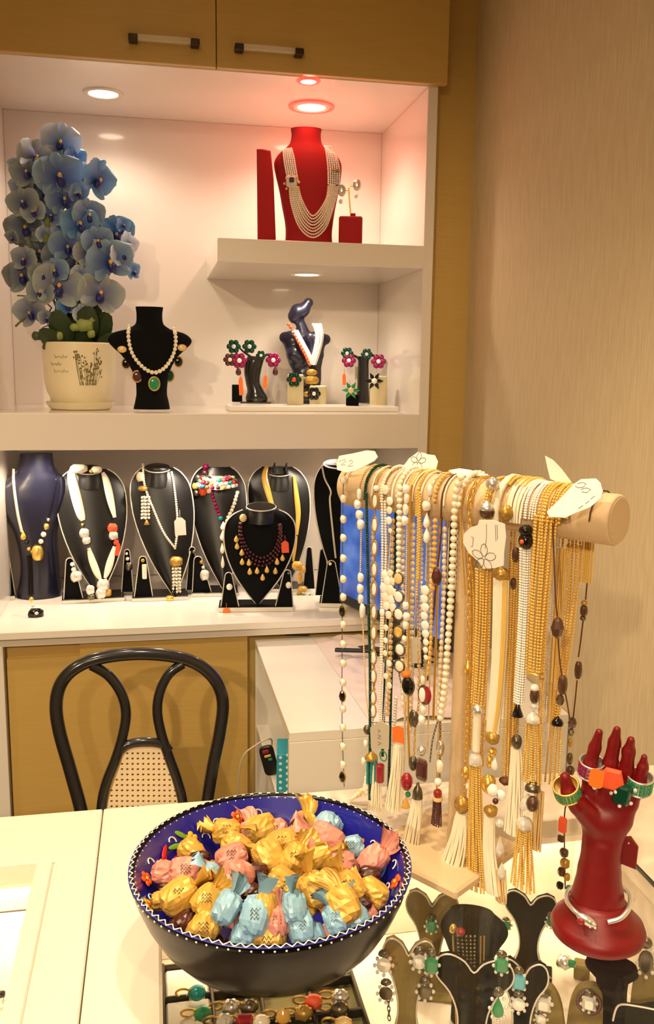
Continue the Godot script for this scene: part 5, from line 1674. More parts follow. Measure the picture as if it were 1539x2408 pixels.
func petal_mesh(w: float, h: float, cup: float, inner: Color, outer: Color) -> ArrayMesh:   # base at the origin, along +y
	var b := MB.new()
	b.tinted = true
	for j in 7:
		var s := j / 6.0
		for i in 7:
			var u := i / 3.0 - 1.0
			var wd := w * 0.5 * (pow(sin(PI * clampf(s * 0.86 + 0.08, 0, 1)), 0.6) if j > 0 else 0.25)
			b.tint = inner.lerp(outer, clampf(pow(s, 1.3) * 0.85 + absf(u) * 0.25, 0, 1))
			b._p(Vector3(u * wd, s * h - absf(u) * h * 0.04, cup * (s * s * 0.6 - u * u * 0.35) + 0.1 * cup * sin(u * 5 + s * 4)))
	for j in 6:
		for i in 6:
			var a := j * 7 + i
			b.idx.append_array([a, a + 1, a + 8, a, a + 8, a + 7])
	return b.done()
func make_orchid() -> void:
	frame(Vector3(on_z(190, 950, -2.63).x, SHELF, -2.63))
	var kk := k()
	# pot
	var p := thing("flower_pot", "cream ceramic pot with printed plants and script, standing in its saucer", "pot")
	var R := 84.0 * kk
	var pot_h := q(190, 806).y
	part(p, "saucer", lathe([0.0, 0.002, R * 0.78, 0.0, R * 0.84, 0.004, R * 0.94, 0.02, R * 0.92, 0.022, R * 0.76, 0.01, 0.0, 0.008], 40), M["pot"])
	part(p, "pot_body", lathe([0.0, 0.012, R * 0.70, 0.012, R * 0.80, 0.022, R * 0.82, 0.036, R * 0.90, 0.052, R * 0.95, 0.08, R * 0.99, pot_h - 0.03, R, pot_h - 0.004, R * 0.985, pot_h, R * 0.95, pot_h - 0.002, R * 0.92, pot_h - 0.04, 0.0, pot_h - 0.04], 48), M["pot"])
	part(p, "soil", lathe([0.0, pot_h - 0.025, R * 0.92, pot_h - 0.03], 32), M["onyx"])
	var ink := MB.new()
	var on_pot := func(x: float, y: float) -> Vector3:
		var a := q(x, y, R * 0.9)
		var s := clampf(a.y / pot_h, 0, 1)
		var r := R * lerpf(0.93, 1.0, clampf((a.y - 0.06) / maxf(0.01, pot_h - 0.06), 0, 1)) + 0.0006
		var xx := clampf(a.x, -r * 0.98, r * 0.98)
		return Vector3(xx, a.y, sqrt(r * r - xx * xx))
	var rr := RandomNumberGenerator.new()
	rr.seed = 4
	for i in 26:
		var x := rr.randf_range(176, 238)
		var y0 := 906.0
		var y1 := rr.randf_range(826, 885)
		add_tube(ink, PackedVector3Array([on_pot.call(x * 0.6 + 83, y0), on_pot.call(lerpf(x, x * 0.6 + 83, 0.4), lerpf(y0, y1, 0.5)), on_pot.call(x, y1)]), 0.0007, 4)
		for j in 4:
			add_ball(ink, on_pot.call(x + rr.randf_range(-5, 5), y1 + rr.randf_range(-6, 16)), Vector3(0.0026, 0.0032, 0.0007), 6, 4)
	for j in 3:
		var line := PackedVector3Array()
		for i in 15:
			line.append(on_pot.call([128, 120, 127][j] + i * [2.1, 1.7, 2.4][j], [840, 857, 874][j] + (2.5 if i % 2 else -2.5) + (-4.0 if i % 5 == 0 else 0.0)))
		add_tube(ink, line, 0.0008, 4)
	part(p, "print", ink.done(), M["olive_print"])
	# plant
	var t := thing("orchid", "artificial blue orchid with many blossoms in the cream pot", "plant")
	for a in [[[185, 812, 178, 740, 165, 640, 150, 540, 140, 440, 135, 345], 0.0032], [[195, 812, 205, 740, 222, 640, 240, 560, 275, 520], 0.003], [[170, 812, 140, 740, 100, 640, 70, 560, 60, 480, 70, 410], 0.003], [[140, 800, 126, 780, 112, 762, 114, 740, 122, 722], 0.0018], [[140, 800, 132, 815], 0.0014], [[114, 765, 100, 770], 0.0014], [[228, 800, 229, 730], 0.0022], [[200, 812, 197, 790, 215, 770], 0.0018], [[120, 722, 90, 700, 40, 695], 0.0018], [[60, 745, 36, 768], 0.003]]:
		part(t, "stem", tube(smooth(qs(a[0], -0.01), 4), a[1], 6), M["stem"])
	mat("petal_dye", Color.WHITE, 0.5, 0.0, {"vertex_color_use_as_albedo": true, "backlight_enabled": true, "backlight": Color(0.2, 0.26, 0.36), "cull_mode": BaseMaterial3D.CULL_DISABLED})
	var tones := [
		[Color(0.012, 0.05, 0.34), Color(0.30, 0.46, 0.58)], [Color(0.06, 0.08, 0.26), Color(0.46, 0.52, 0.48)], [Color(0.06, 0.22, 0.58), Color(0.78, 0.82, 0.82)], [Color(0.010, 0.08, 0.42), Color(0.20, 0.44, 0.66)], [Color(0.03, 0.05, 0.18), Color(0.36, 0.42, 0.36)]]
	var sets := []
	for c in tones:
		sets.append([petal_mesh(0.86, 0.66, 0.26, c[0], c[1]), petal_mesh(0.46, 0.64, 0.2, c[0], c[1])])
	for e in [[142, 336, 96, 2, 0.0], [82, 372, 92, 1, 0.5], [66, 408, 84, 4, -0.4], [176, 378, 66, 3, 0.6], [140, 418, 118, 0, 0.1], [228, 424, 104, 3, 0.8], [52, 440, 70, 1, -0.6], [108, 455, 100, 1, -0.2], [150, 470, 90, 0, 0.3], [56, 478, 78, 4, -0.3], [62, 540, 100, 4, -0.2], [108, 552, 48, 2, 0.2], [188, 530, 92, 3, 0.2], [208, 508, 84, 0, 0.4], [272, 552, 98, 3, 0.3], [304, 572, 60, 2, 0.8], [160, 582, 90, 0, 0.0], [98, 592, 100, 4, -0.3], [58, 612, 70, 1, -0.5], [142, 612, 92, 1, 0.1], [208, 596, 74, 1, 0.2], [258, 618, 116, 0, 0.2], [56, 652, 98, 4, -0.4], [314, 640, 52, 3, 0.9], [100, 648, 64, 4, 0.0], [138, 676, 122, 1, 0.1], [190, 650, 60, 2, 0.4], [236, 694, 112, 1, 0.1], [74, 736, 88, 1, -0.5], [158, 722, 54, 3, 0.2], [196, 740, 54, 2, 0.3], [30, 560, 40, 4, -0.7], [120, 365, 60, 0, -0.3], [185, 455, 56, 0, 0.6], [40, 395, 50, 1, -0.6], [288, 600, 70, 2, 0.5], [120, 510, 60, 0, 0.0], [178, 700, 60, 1, 0.3], [90, 420, 80, 0, -0.2], [195, 410, 60, 2, 0.5], [80, 500, 60, 1, -0.3], [150, 540, 60, 2, 0.1], [230, 570, 80, 0, 0.2], [180, 620, 80, 4, 0.0], [95, 690, 70, 4, -0.2], [215, 660, 60, 0, 0.3], [130, 640, 70, 0, -0.2], [290, 530, 44, 3, 0.6], [110, 750, 44, 1, 0.1]]:
		var bl := Node3D.new()
		bl.name = "blossom"
		t.add_child(bl, true)
		var dz := 0.02 + 0.03 * sin(e[0] * 0.7 + e[1] * 0.37)
		bl.transform = Transform3D(Basis(Vector3.UP, e[4]) * Basis(Vector3.RIGHT, 0.25 * sin(e[0] * 1.3)) * Basis(Vector3.BACK, 0.3 * sin(e[1] * 1.7)), q(e[0], e[1], dz))
		var sz: float = e[2] * kk * 0.80
		var st: Array = sets[e[3]]
		for pt in [[0.0, 1, 0.9], [PI * 0.72, 1, 0.85], [-PI * 0.72, 1, 0.85]]:
			part(bl, "sepal", st[1], M["petal_dye"], Vector3(0, 0, -0.004), Basis(Vector3.BACK, pt[0]) * Basis.from_scale(Vector3.ONE * sz * pt[2]))
		for pt in [PI * 0.36, -PI * 0.36]:
			part(bl, "petal", st[0], M["petal_dye"], Vector3.ZERO, Basis(Vector3.BACK, pt) * Basis.from_scale(Vector3.ONE * sz * 0.95))
		one(bl, "lip", "lump", "lip_blue", Vector3(0, -sz * 0.1, sz * 0.08), sz * 0.2, sz * 0.26, sz * 0.2)
		one(bl, "column", "ball", "citrine", Vector3(0, sz * 0.03, sz * 0.12), sz * 0.1, sz * 0.12, sz * 0.1)
	var leaf := petal_mesh(0.6, 1.0, 0.2, Color(0.035, 0.06, 0.022), Color(0.035, 0.06, 0.022))
	mat("leaf_dye", Color.WHITE, 0.35, 0.0, {"vertex_color_use_as_albedo": true})
	for e in [[160, 815, 90, 0.3, 0.03], [190, 815, 100, -0.25, 0.02], [215, 812, 90, -0.5, 0.0], [150, 820, 70, 0.9, 0.04], [230, 815, 60, -1.1, 0.02], [200, 800, 120, -0.1, -0.02], [175, 790, 120, 0.1, -0.03]]:
		part(t, "leaf", leaf, M["leaf_dye"], q(e[0], e[1], e[4]), Basis(Vector3.BACK, e[3]) * Basis(Vector3.RIGHT, 0.3) * Basis.from_scale(Vector3.ONE * e[2] * kk))
	for e in [[88, 790, 24, 20, "leaf"], [126, 823, 16, 15, "leaf"], [106, 816, 12, 12, "leaf"], [190, 818, 14, 12, "leaf_light"], [178, 770, 26, 18, "leaf_light"], [200, 765, 40, 30, "leaf_light"], [216, 745, 20, 26, "leaf_light"], [140, 790, 18, 20, "leaf_light"], [112, 522, 14, 22, "stem"], [110, 560, 16, 22, "stem"], [215, 785, 18, 20, "leaf_light"]]:
		one(t, "bud", "lump", e[4], q(e[0], e[1], 0.045), e[2] * kk, e[3] * kk, e[2] * kk * 0.6)

# ---------------------------------------------------------------- T-bar stand and the necklaces that hang on it
const BAR_Y := 1.347
const BAR_R := 0.0272
var bar_a: Vector3
var bar_b: Vector3
var bk := 0.0005      # metres per pixel where the current necklace hangs
func bar_frame() -> void:
	var d := (bar_b - bar_a).normalized()      # towards the far end
	var nrm := Vector3.UP.cross(-d)
	frame(Vector3((bar_a.x + bar_b.x) / 2, BAR_Y, (bar_a.z + bar_b.z) / 2), Vector3(-d.z, 0, d.x) if Vector3(-d.z, 0, d.x).dot(EYE - bar_a) > 0 else Vector3(d.z, 0, -d.x))
func make_bar() -> void:
	bar_a = on_y(1457, 1224, BAR_Y)
	bar_b = on_y(822, 1140, BAR_Y)
	bar_frame()
	var ft := on_y(1058, 2012, TOP)
	var mid := fo
	var l := bar_a.distance_to(bar_b)
	# the stand's frame sits on the counter under the bar
	fo = Vector3(mid.x, TOP, mid.z)
	var t := thing("necklace_stand", "beige suede T-bar stand hung with necklaces on the glass counter", "display stand")
	var turn := Basis(Vector3.BACK, PI / 2)
	var h := BAR_Y - TOP
	part(t, "bar", lathe([0.0, -l / 2, BAR_R * 0.9, -l / 2, BAR_R, -l / 2 + 0.003, BAR_R, l / 2 - 0.003, BAR_R * 0.9, l / 2, 0.0, l / 2], 48), M["suede"], Vector3(0, h, 0), turn)
	part(t, "bar_end", lathe([0.0, 0.001, BAR_R * 0.86, 0.001, BAR_R * 0.88, 0.0], 40), M["suede"], Vector3(l / 2 + 0.0002, h, 0), Basis(Vector3.BACK, -PI / 2))
	var px := (ft - fo).dot(fx)
	var pz := minf(0.0, (ft - fo).dot(fz))
	part(t, "post", lathe([0.0115, 0.012, 0.0115, h - BAR_R * 0.8], 28), M["suede"], Vector3(px, 0, pz))
	part(t, "foot", box_at(Vector3(px - 0.075, 0.0004, pz - 0.055), Vector3(px + 0.062, 0.013, pz + 0.088), 0.003), M["suede"])
	bar_frame()

func over(px: float, rr: float, front_y: float, back_y := 0.0) -> PackedVector3Array:   # a strand up the front, over the bar and down behind; px: pixel column where it leaves the bar's front
	bar_frame()
	var u := q(px, 1235 + (px - 1140) * 0.12, BAR_R).x
	var o := PackedVector3Array()
	var r := BAR_R + rr
	if front_y < 0.0:
		o.append(Vector3(u, front_y, r))
	for i in 11:
		var a := deg_to_rad(lerpf(90, -90, i / 10.0))
		o.append(Vector3(u, cos(a) * r, sin(a) * r))
	if back_y < 0.0:
		o.append(Vector3(u, back_y, -r))
	return o
func hang(a: Array, dz := 0.0) -> PackedVector3Array:      # pixel path just in front of the bar
	return smooth(qs(a, BAR_R + 0.006 + dz), 4)
func behind(a: Array) -> PackedVector3Array:
	return smooth(qs(a, -BAR_R - 0.006), 4)
func neckl(label: String, px: float) -> Node3D:
	bar_frame()
	var p := q(px, 1300, BAR_R)
	bk = (fo + fx * p.x + fz * p.z - EYE).dot(FW) / FOCAL
	return thing("necklace", label, "necklace")
func orn(t: Node, a: Array) -> void:        # ornaments: name, kind, material, x, y, w, h, extra depth
	var kk := bk * 1.1
	for e in a:
		var dz: float = BAR_R + 0.008 + (e[7] if e.size() > 7 else 0.0)
		one(t, e[0], e[1], e[2], q(e[3], e[4], dz), e[5] * kk, e[6] * kk, (e[5] * kk * (0.6 if e[1] in ["gem", "coin"] else 1.0)))
func tassel(t: Node, called: String, m: String, a: Array, n: int, w0: float, w1: float, r: float, beadm := false, dz := 0.0) -> void:
	var kk := bk
	var b := bundle(hang(a, dz), int(n * 1.8), w0 * kk * 1.12, w1 * kk * 1.15, 0.5)
	if beadm:
		seeds(t, called, m, b, r * kk * 2, r * kk * 1.9, r * kk * 2.0)
	else:
		threads(t, called, m, b, r * kk * 1.25)
func chain(t: Node, m: String, path: PackedVector3Array, w: float, h: float) -> void:
	var i := 0
	for e in walk(path, h * 0.78):
		part(t, "link", bead("link"), M[m], e[0], along(e[1]) * Basis(Vector3.UP, PI / 2 * (i % 2) + 0.3) * Basis.from_scale(Vector3(w, h, w)))
		i += 1
func card(label: String, pts: Array, dz: float, tilt: float, lines: Array, petals := [], m := "card") -> void:   # die-cut paper tag
	bar_frame()
	var t := thing("price_tag", label, "tag")
	var c := Vector3.ZERO
	var raw := qs(pts, dz)
	for p in raw:
		c += p / raw.size()
	var poly := PackedVector2Array()
	for p in raw:
		poly.append(Vector2(p.x - c.x, p.y - c.y))
	var o := part(t, "card", prism(poly, -0.0005, 0.0005), M[m], c, Basis(Vector3.RIGHT, tilt))
	var b := MB.new()
	for l in lines:
		var p := PackedVector3Array()
		for i in range(0, l.size(), 2):
			var e := q(l[i], l[i + 1], dz) - c
			p.append(Vector3(e.x, e.y, 0.0006))
		add_tube(b, p, 0.00032, 4)
	for f in petals:
		var fc := q(f[0], f[1], dz) - c
		for i in 5:
			var a := TAU * i / 5 + 0.3
			var r: float = f[2] * k()
			var p := PackedVector3Array()
			for j in 9:
				var s := TAU * j / 8
				p.append(Vector3(fc.x + cos(a) * r * (0.55 + 0.45 * cos(s)) - sin(a) * r * 0.28 * sin(s), fc.y + sin(a) * r * (0.55 + 0.45 * cos(s)) + cos(a) * r * 0.28 * sin(s), 0.0006))
			add_tube(b, p, 0.00036, 4)
	if b.v.size():
		part(o, "print", b.done(), M["ink"]).set_meta("kind", "stuff")

func make_necklaces() -> void:
	bar_frame()
	# pearls on a fine chain with dark ovals, outermost at the far end
	var t := neckl("long fine chain of single pearls and dark ovals, outermost at the bar's far end", 808)
	var path := hang([815, 1112, 808, 1140, 806, 1300, 805, 1500, 805, 1700, 810, 1850])
	chain(t, "old_silver", path, 4 * bk, 7 * bk)
	for y in [1128, 1173, 1221, 1265, 1313, 1362, 1404, 1469, 1515, 1560, 1605, 1667, 1711, 1755, 1798]:
		orn(t, [["pearl", "lump", "pearl", 806 + (1820 - y) * 0.002 + 1, y, 15, 18]])
	for y in [1437, 1637, 1827]:
		orn(t, [["dark_oval", "facet", "onyx", 806, y, 16, 24], ["oval_rim", "torus", "old_gold", 806, y, 19, 28]])
	threads(t, "cord", "pearl", [over(815, 0.003, -0.001, -0.2)], 0.0008)
	# heap where the strands end beside the bowl
	frame(on_y(850, 1890, TOP))
	t = thing("necklace", "pearl strands heaped on the counter beside the bowl's rim", "necklace")
	bk = k()
	for j in 4:
		beads(t, "pearl", "lump", ["pearl", "pearl_gold", "pearl_white", "pearl"][j], smooth(PackedVector3Array([q(826 + j * 8, 1868 + j * 8) * Vector3(1, 0, 1) + Vector3(0, 0.006 + j * 0.004, 0), q(845 + j * 6, 1872, 0.01) + Vector3(0, 0.006, 0), q(862, 1845 - j * 6, 0.0), q(872 + j * 3, 1800 - j * 4, -0.01)]), 5), 11 * bk, 12 * bk, 11 * bk)
	# oval pearl cluster necklace
	t = neckl("necklace of oval pearls with thin seed-bead spacers near the bar's far end", 848)
	seeds(t, "seed_beads", "pearl_gold", [over(848, 0.003, -0.02, -0.25), hang([850, 1240, 849, 1300, 848, 1345]), hang([854, 1455, 856, 1520, 862, 1640, 872, 1700])], 5 * bk, 5 * bk, 5 * bk)
	for e in [[846, 1162, 13, 24], [842, 1186, 18, 20], [846, 1210, 18, 20], [849, 1233, 18, 24], [849, 1358, 15, 22], [848, 1384, 16, 22], [849, 1408, 14, 22], [853, 1436, 14, 34]]:
		orn(t, [["oval_pearl", "lump", "pearl_white", e[0], e[1], e[2], e[3]]])
	# emerald strand
	t = neckl("strand of tiny dark emerald-green beads, front and back", 865)
	seeds(t, "green_beads", "emerald_bead", [over(863, 0.004, -0.01, -0.5), hang([862, 1160, 865, 1300, 868, 1450, 871, 1600, 870, 1880], 0.002), hang([930, 1290, 928, 1360, 914, 1440, 912, 1530, 906, 1600, 900, 1780], -0.02)], 9 * bk, 6 * bk, 5.2 * bk)
	# bezel oval pearls ending in teal rods
	t = neckl("oval pearls in dark gold bezels, ending in a teal bead tube", 882)
	chain(t, "old_gold", hang([883, 1140, 882, 1300, 881, 1500, 878, 1690, 870, 1790], -0.002), 5 * bk, 8 * bk)
	for y in [1178, 1234, 1289, 1339, 1385, 1439, 1488, 1546, 1590, 1640, 1671]:
		orn(t, [["oval_pearl", "coin", "pearl_white", 882 - (y - 1180) * 0.009, y, 12, 27], ["bezel", "torus", "old_gold", 882 - (y - 1180) * 0.009, y, 20, 36]])
	orn(t, [["pearl", "ball", "pearl_white", 885, 1148, 13, 13], ["silver_knot", "bumpy", "old_silver", 864, 1716, 17, 22], ["pearl", "lump", "pearl_white", 861, 1748, 13, 18], ["pearl", "lump", "pearl", 856, 1790, 14, 18], ["cap", "cap", "old_gold", 874, 1776, 30, 18]])
	for i in 3:
		orn(t, [["teal_tube", "rod", "teal", 866 + i * 9, 1815, 8, 56]])
	threads(t, "cord", "old_gold", [over(885, 0.003, -0.01, -0.2)], 0.0009)
	# cream seed strands
	t = neckl("cream seed-pearl strand hanging between the bezel pearls and the coin pearls", 900)
	seeds(t, "seed_pearls", "pearl", [over(900, 0.003, -0.01, -0.4), over(904, 0.005, -0.01, -0.1), hang([899, 1160, 900, 1300, 898, 1420, 896, 1560, 894, 1720]), hang([906, 1180, 908, 1300, 904, 1400, 900, 1500, 897, 1600])], 8 * bk, 7 * bk, 6.5 * bk)
	tassel(t, "cream_tassel", "thread", [884, 1800, 886, 1850, 884, 1905], 7, 14, 34, 1.6)
	orn(t, [["red_drum", "rod", "ruby", 894, 1818, 20, 40], ["green_ring", "torus", "emerald", 902, 1778, 22, 26]])
	# coin pearl cluster
	t = neckl("cluster necklace of flat white coin pearls, bunched in the middle", 917)
	seeds(t, "silver_seeds", "silver", [over(917, 0.003, -0.02, -0.3), hang([920, 1250, 917, 1300, 914, 1345]), hang([918, 1450, 912, 1520, 908, 1620, 902, 1700])], 5 * bk, 5 * bk, 5 * bk)
	for e in [[906, 1152, 20], [917, 1178, 18], [916, 1200, 16], [915, 1224, 17], [918, 1248, 11], [905, 1352, 20], [918, 1348, 16], [911, 1366, 22], [924, 1366, 18], [903, 1382, 22], [918, 1388, 24], [928, 1394, 18], [906, 1404, 22], [921, 1410, 22], [909, 1424, 20], [924, 1428, 20], [914, 1446, 18], [899, 1440, 15], [908, 1476, 14], [907, 1506, 13], [906, 1536, 13], [915, 1560, 15], [908, 1590, 14], [916, 1612, 15]]:
		orn(t, [["coin_pearl", "coin", "pearl_white" if int(e[0]) % 2 else "pearl", e[0], e[1], e[2], e[2] * 1.05]])
	# round white pearls
	t = neckl("straight strand of round cream pearls beside a gold snake chain", 940)
	beads(t, "pearl", "ball", "pearl", hang([941, 1148, 940, 1200, 939, 1260, 938, 1345]), 15 * bk, 14.5 * bk, 14.2 * bk)
	seeds(t, "small_pearls", "pearl", [over(942, 0.006, 0.0, -0.3)], 12 * bk, 12 * bk, 11.5 * bk)
	# rimmed coin pearls with black oval
	t = neckl("coin pearls in dark rims ending in a black crystal oval", 938)
	for e in [[937, 1360, "pearl_gold"], [938, 1403, "pearl_white"], [938, 1444, "pearl_white"], [937, 1486, "gold_bead"], [941, 1527, "pearl_white"], [940, 1566, "pearl"]]:
		orn(t, [["coin_pearl", "coin", e[2], e[0], e[1], 24, 25], ["dark_rim", "torus", "old_silver", e[0], e[1], 30, 31]])
	chain(t, "old_silver", hang([938, 1345, 938, 1450, 940, 1590, 955, 1610], -0.003), 6 * bk, 9 * bk)
	orn(t, [["black_oval", "facet", "onyx", 961, 1612, 29, 40, 0.004], ["oval_rim", "torus", "old_silver", 961, 1612, 34, 46, 0.004]])
	orn(t, [["orange_knot", "lump", "orange_card", 956, 1586, 22, 14, 0.004]])
	seeds(t, "crystal_spacers", "crystal", [hang([932, 1640, 928, 1700, 925, 1760])], 12 * bk, 7 * bk, 7.5 * bk)
	tassel(t, "cream_tassel", "thread", [938, 1755, 934, 1820, 926, 1905], 9, 20, 40, 1.8)
	# keshi pearls
	t = neckl("irregular white pearls above a fine beaded thread beside the snake chain", 956)
	for e in [[956, 1150, 17, 20], [957, 1172, 13, 24], [955, 1198, 14, 26], [953, 1224, 17, 22], [955, 1424, 16, 18], [957, 1450, 18, 20], [955, 1470, 16, 20], [952, 1502, 13, 15]]:
		orn(t, [["keshi_pearl", "lump", "pearl_white", e[0], e[1], e[2], e[3]]])
	seeds(t, "fine_seeds", "pearl_gold", [over(957, 0.004, -0.02, -0.35), hang([958, 1236, 956, 1340, 955, 1420]), hang([953, 1510, 952, 1600, 950, 1680])], 5 * bk, 5 * bk, 5 * bk)
	# snake chain
	t = neckl("smooth gold snake chain with a white tassel below a grey cap", 962)
	part(t, "snake_chain", tube(hang([970, 1140, 965, 1180, 963, 1300, 961, 1500, 961, 1700, 963, 1790]), 3.2 * bk, 8), M["gold"])
	part(t, "snake_chain", tube(over(969, 0.004, 0.0, -0.3), 3.2 * bk, 8), M["gold"])
	orn(t, [["red_oval", "ball", "ruby", 957, 1838, 28, 42, 0.006], ["green_bead", "ball", "emerald", 960, 1868, 13, 14, 0.006], ["gold_cone", "cone", "citrine", 955, 1886, 20, 24, 0.006]])
	orn(t, [["grey_cap", "cap", "old_silver", 983, 1858, 24, 36, 0.004]])
	tassel(t, "white_tassel", "thread", [983, 1876, 976, 1930, 962, 2012], 11, 20, 46, 2.0, false, 0.004)
	# square gold chain
	t = neckl("beaded gold chain with a blank plastic tag and dark red square drop", 985)
	seeds(t, "gold_seeds", "gold_bead", [over(984, 0.004, -0.02, -0.4), hang([985, 1150, 983, 1280, 981, 1400], -0.002), hang([988, 1160, 987, 1280, 984, 1360], -0.002)], 8 * bk, 7 * bk, 6.5 * bk)
	chain(t, "gold", hang([981, 1400, 984, 1500, 986, 1640, 978, 1700, 974, 1780], -0.004), 8 * bk, 12 * bk)
	orn(t, [["red_square", "gem", "garnet", 992, 1810, 24, 44, 0.004], ["silver_frame", "gem", "old_silver", 992, 1810, 29, 50, 0.001], ["silver_knot", "bumpy", "silver", 992, 1766, 20, 22], ["dark_cap", "bumpy", "old_silver", 972, 1795, 20, 34], ["stone", "lump", "old_silver", 974, 1690, 22, 40]])
	# three hanging pearls with coin pearls
	t = neckl("dark chain with three hanging oval pearls above white coin pearls", 1005)
	chain(t, "old_silver", over(1012, 0.003, -0.02, -0.2), 6 * bk, 9 * bk)
	orn(t, [["pearl", "lump", "pearl_white", 1012, 1152, 13, 26], ["pearl", "lump", "pearl", 1004, 1190, 21, 22], ["pearl", "drop", "pearl_white", 1004, 1224, 18, 34], ["pearl", "drop", "pearl_white", 1004, 1258, 18, 36]])
	seeds(t, "silver_seeds", "silver", [hang([1004, 1275, 1003, 1320, 1001, 1365])], 5 * bk, 5 * bk, 5 * bk)
	for e in [[1000, 1388, 23], [998, 1408, 21], [1000, 1428, 22], [998, 1448, 20], [1000, 1470, 22], [1001, 1490, 20], [1002, 1510, 16], [1001, 1528, 14], [1002, 1546, 12]]:
		orn(t, [["coin_pearl", "coin", "pearl_white", e[0], e[1], e[2], e[2] * 0.95]])
	orn(t, [["pearl_oval", "coin", "pearl_white", 993, 1634, 18, 34, 0.004], ["red_half", "coin", "ruby", 1004, 1634, 26, 40, 0.002], ["bezel", "torus", "old_silver", 999, 1634, 36, 46, 0.001], ["pearl", "lump", "pearl_white", 996, 1668, 17, 20], ["pearl", "lump", "pearl_white", 993, 1692, 18, 22], ["pearl", "lump", "pearl", 995, 1600, 12, 22]])
	# citrine beads
	t = neckl("strand of translucent honey-coloured beads before the blue screen", 1022)
	beads(t, "honey_bead", "facet", "citrine", hang([1024, 1225, 1022, 1300, 1018, 1385]), 14 * bk, 13 * bk, 13.5 * bk)
	seeds(t, "honey_seeds", "citrine", [over(1026, 0.004, 0.0, -0.3)], 10 * bk, 10 * bk, 10 * bk)
	beads(t, "gold_bead", "lump", "gold_bead", hang([1016, 1400, 1014, 1500, 1006, 1590]), 9 * bk, 14 * bk, 13 * bk)
	# brown cord with garnet
	t = neckl("thin brown cord with a dark garnet oval before the blue screen", 1032)
	part(t, "cord", tube(hang([1040, 1215, 1036, 1280, 1030, 1335, 1022, 1420, 1015, 1500, 1006, 1600], -0.003), 2.2 * bk, 6), M["cord_brown"])
	part(t, "cord", tube(over(1041, 0.003, -0.02, -0.2), 2.2 * bk, 6), M["cord_brown"])
	orn(t, [["garnet_oval", "facet", "garnet", 1028, 1356, 24, 38], ["silver_mount", "torus", "old_silver", 1028, 1356, 26, 42]])
	# large round pearls
	t = neckl("long strand of large round pearls beside the post, ending in a dark red tassel", 1066)
	beads(t, "pearl", "ball", "pearl", hang([1085, 1122, 1075, 1150, 1070, 1200, 1066, 1300, 1060, 1420, 1052, 1540, 1046, 1620, 1036, 1690], 0.002), 18 * bk, 17 * bk, 16.6 * bk)
	seeds(t, "pearls_over", "pearl", [over(1086, 0.007, 0.0, -0.25)], 15 * bk, 15 * bk, 15 * bk)
	chain(t, "old_silver", hang([1036, 1695, 1036, 1740, 1034, 1850], 0.0), 7 * bk, 11 * bk)
	chain(t, "old_silver", hang([1030, 1695, 1018, 1740, 1012, 1790], -0.002), 6 * bk, 14 * bk)
	orn(t, [["silver_drop", "lump", "silver", 1036, 1758, 17, 34], ["drop_rim", "torus", "old_gold", 1036, 1758, 22, 40], ["silver_drop", "lump", "pearl", 1035, 1802, 18, 32], ["pearl", "ball", "pearl_white", 1031, 1838, 18, 18], ["ruby_cap", "barrel", "ruby", 1030, 1866, 20, 18], ["gold_ring", "rod", "pearl_gold", 1030, 1878, 22, 8]])
	tassel(t, "dark_red_tassel", "garnet", [1029, 1884, 1028, 1915, 1027, 1942], 6, 20, 24, 2.6, true)
	# gold chain beside the post
	t = neckl("gold link chain over the post ending in a gold ball and splayed white tassel", 1103)
	part(t, "thin_chain", tube(hang([1094, 1145, 1084, 1200, 1086, 1260, 1095, 1400]), 2.6 * bk, 6), M["gold"])
	chain(t, "gold", hang([1118, 1140, 1106, 1190, 1104, 1300, 1103, 1450, 1100, 1560], 0.002), 12 * bk, 20 * bk)
	chain(t, "gold", hang([1100, 1580, 1098, 1700, 1096, 1800, 1092, 1870], 0.002), 11 * bk, 20 * bk)
	part(t, "over_bar", tube(over(1110, 0.004, 0.0, -0.2), 3 * bk, 6), M["gold"])
	orn(t, [["gold_cup", "cap", "gold", 1101, 1566, 20, 26], ["filigree", "bumpy", "gold", 1095, 1818, 19, 28, 0.003], ["pearl", "ball", "pearl_white", 1102, 1848, 13, 20], ["gold_ball", "bumpy", "old_gold", 1087, 1892, 34, 40, 0.004]])
	tassel(t, "white_tassel", "thread", [1086, 1912, 1078, 1980, 1052, 2076], 13, 22, 62, 2.4, false, 0.006)
	# five rows of gold beads with pale stem
	t = neckl("five rows of gold beads gathered into a pale stem and silver-capped gold tassel", 1135)
	tassel(t, "gold_rows", "gold_bead", [1138, 1340, 1136, 1450, 1131, 1560, 1125, 1655], 6, 36, 30, 3.6, true)
	seeds(t, "over_bar", "gold_bead", [over(1140, 0.004, -0.06, -0.2), over(1147, 0.005, -0.06, -0.2)], 7 * bk, 7 * bk, 7 * bk)
	orn(t, [["silver_cap", "cap", "silver", 1125, 1662, 30, 22], ["pale_stem", "rod", "thread", 1122, 1718, 19, 100], ["silver_bell", "cap", "crystal", 1119, 1778, 32, 34]])
	tassel(t, "gold_tassel", "gold_bead", [1119, 1794, 1119, 1900, 1121, 2000, 1124, 2092], 9, 26, 52, 3.0, true, 0.002)
	# cream threads ending in pearls
	t = neckl("cream thread bundle with gold caps, pearl cluster and white tassel", 1175)
	orn(t, [["gold_cap", "bumpy", "old_gold", 1180, 1350, 34, 28, 0.002], ["gold_cap", "bumpy", "old_gold", 1159, 1735, 32, 30, 0.002]])
	tassel(t, "cream_threads", "thread", [1180, 1362, 1176, 1500, 1168, 1640, 1160, 1722], 14, 34, 26, 2.6, false)
	tassel(t, "gold_threads", "thread_gold", [1188, 1362, 1184, 1500, 1174, 1640, 1164, 1718], 4, 12, 8, 2.4, false, 0.003)
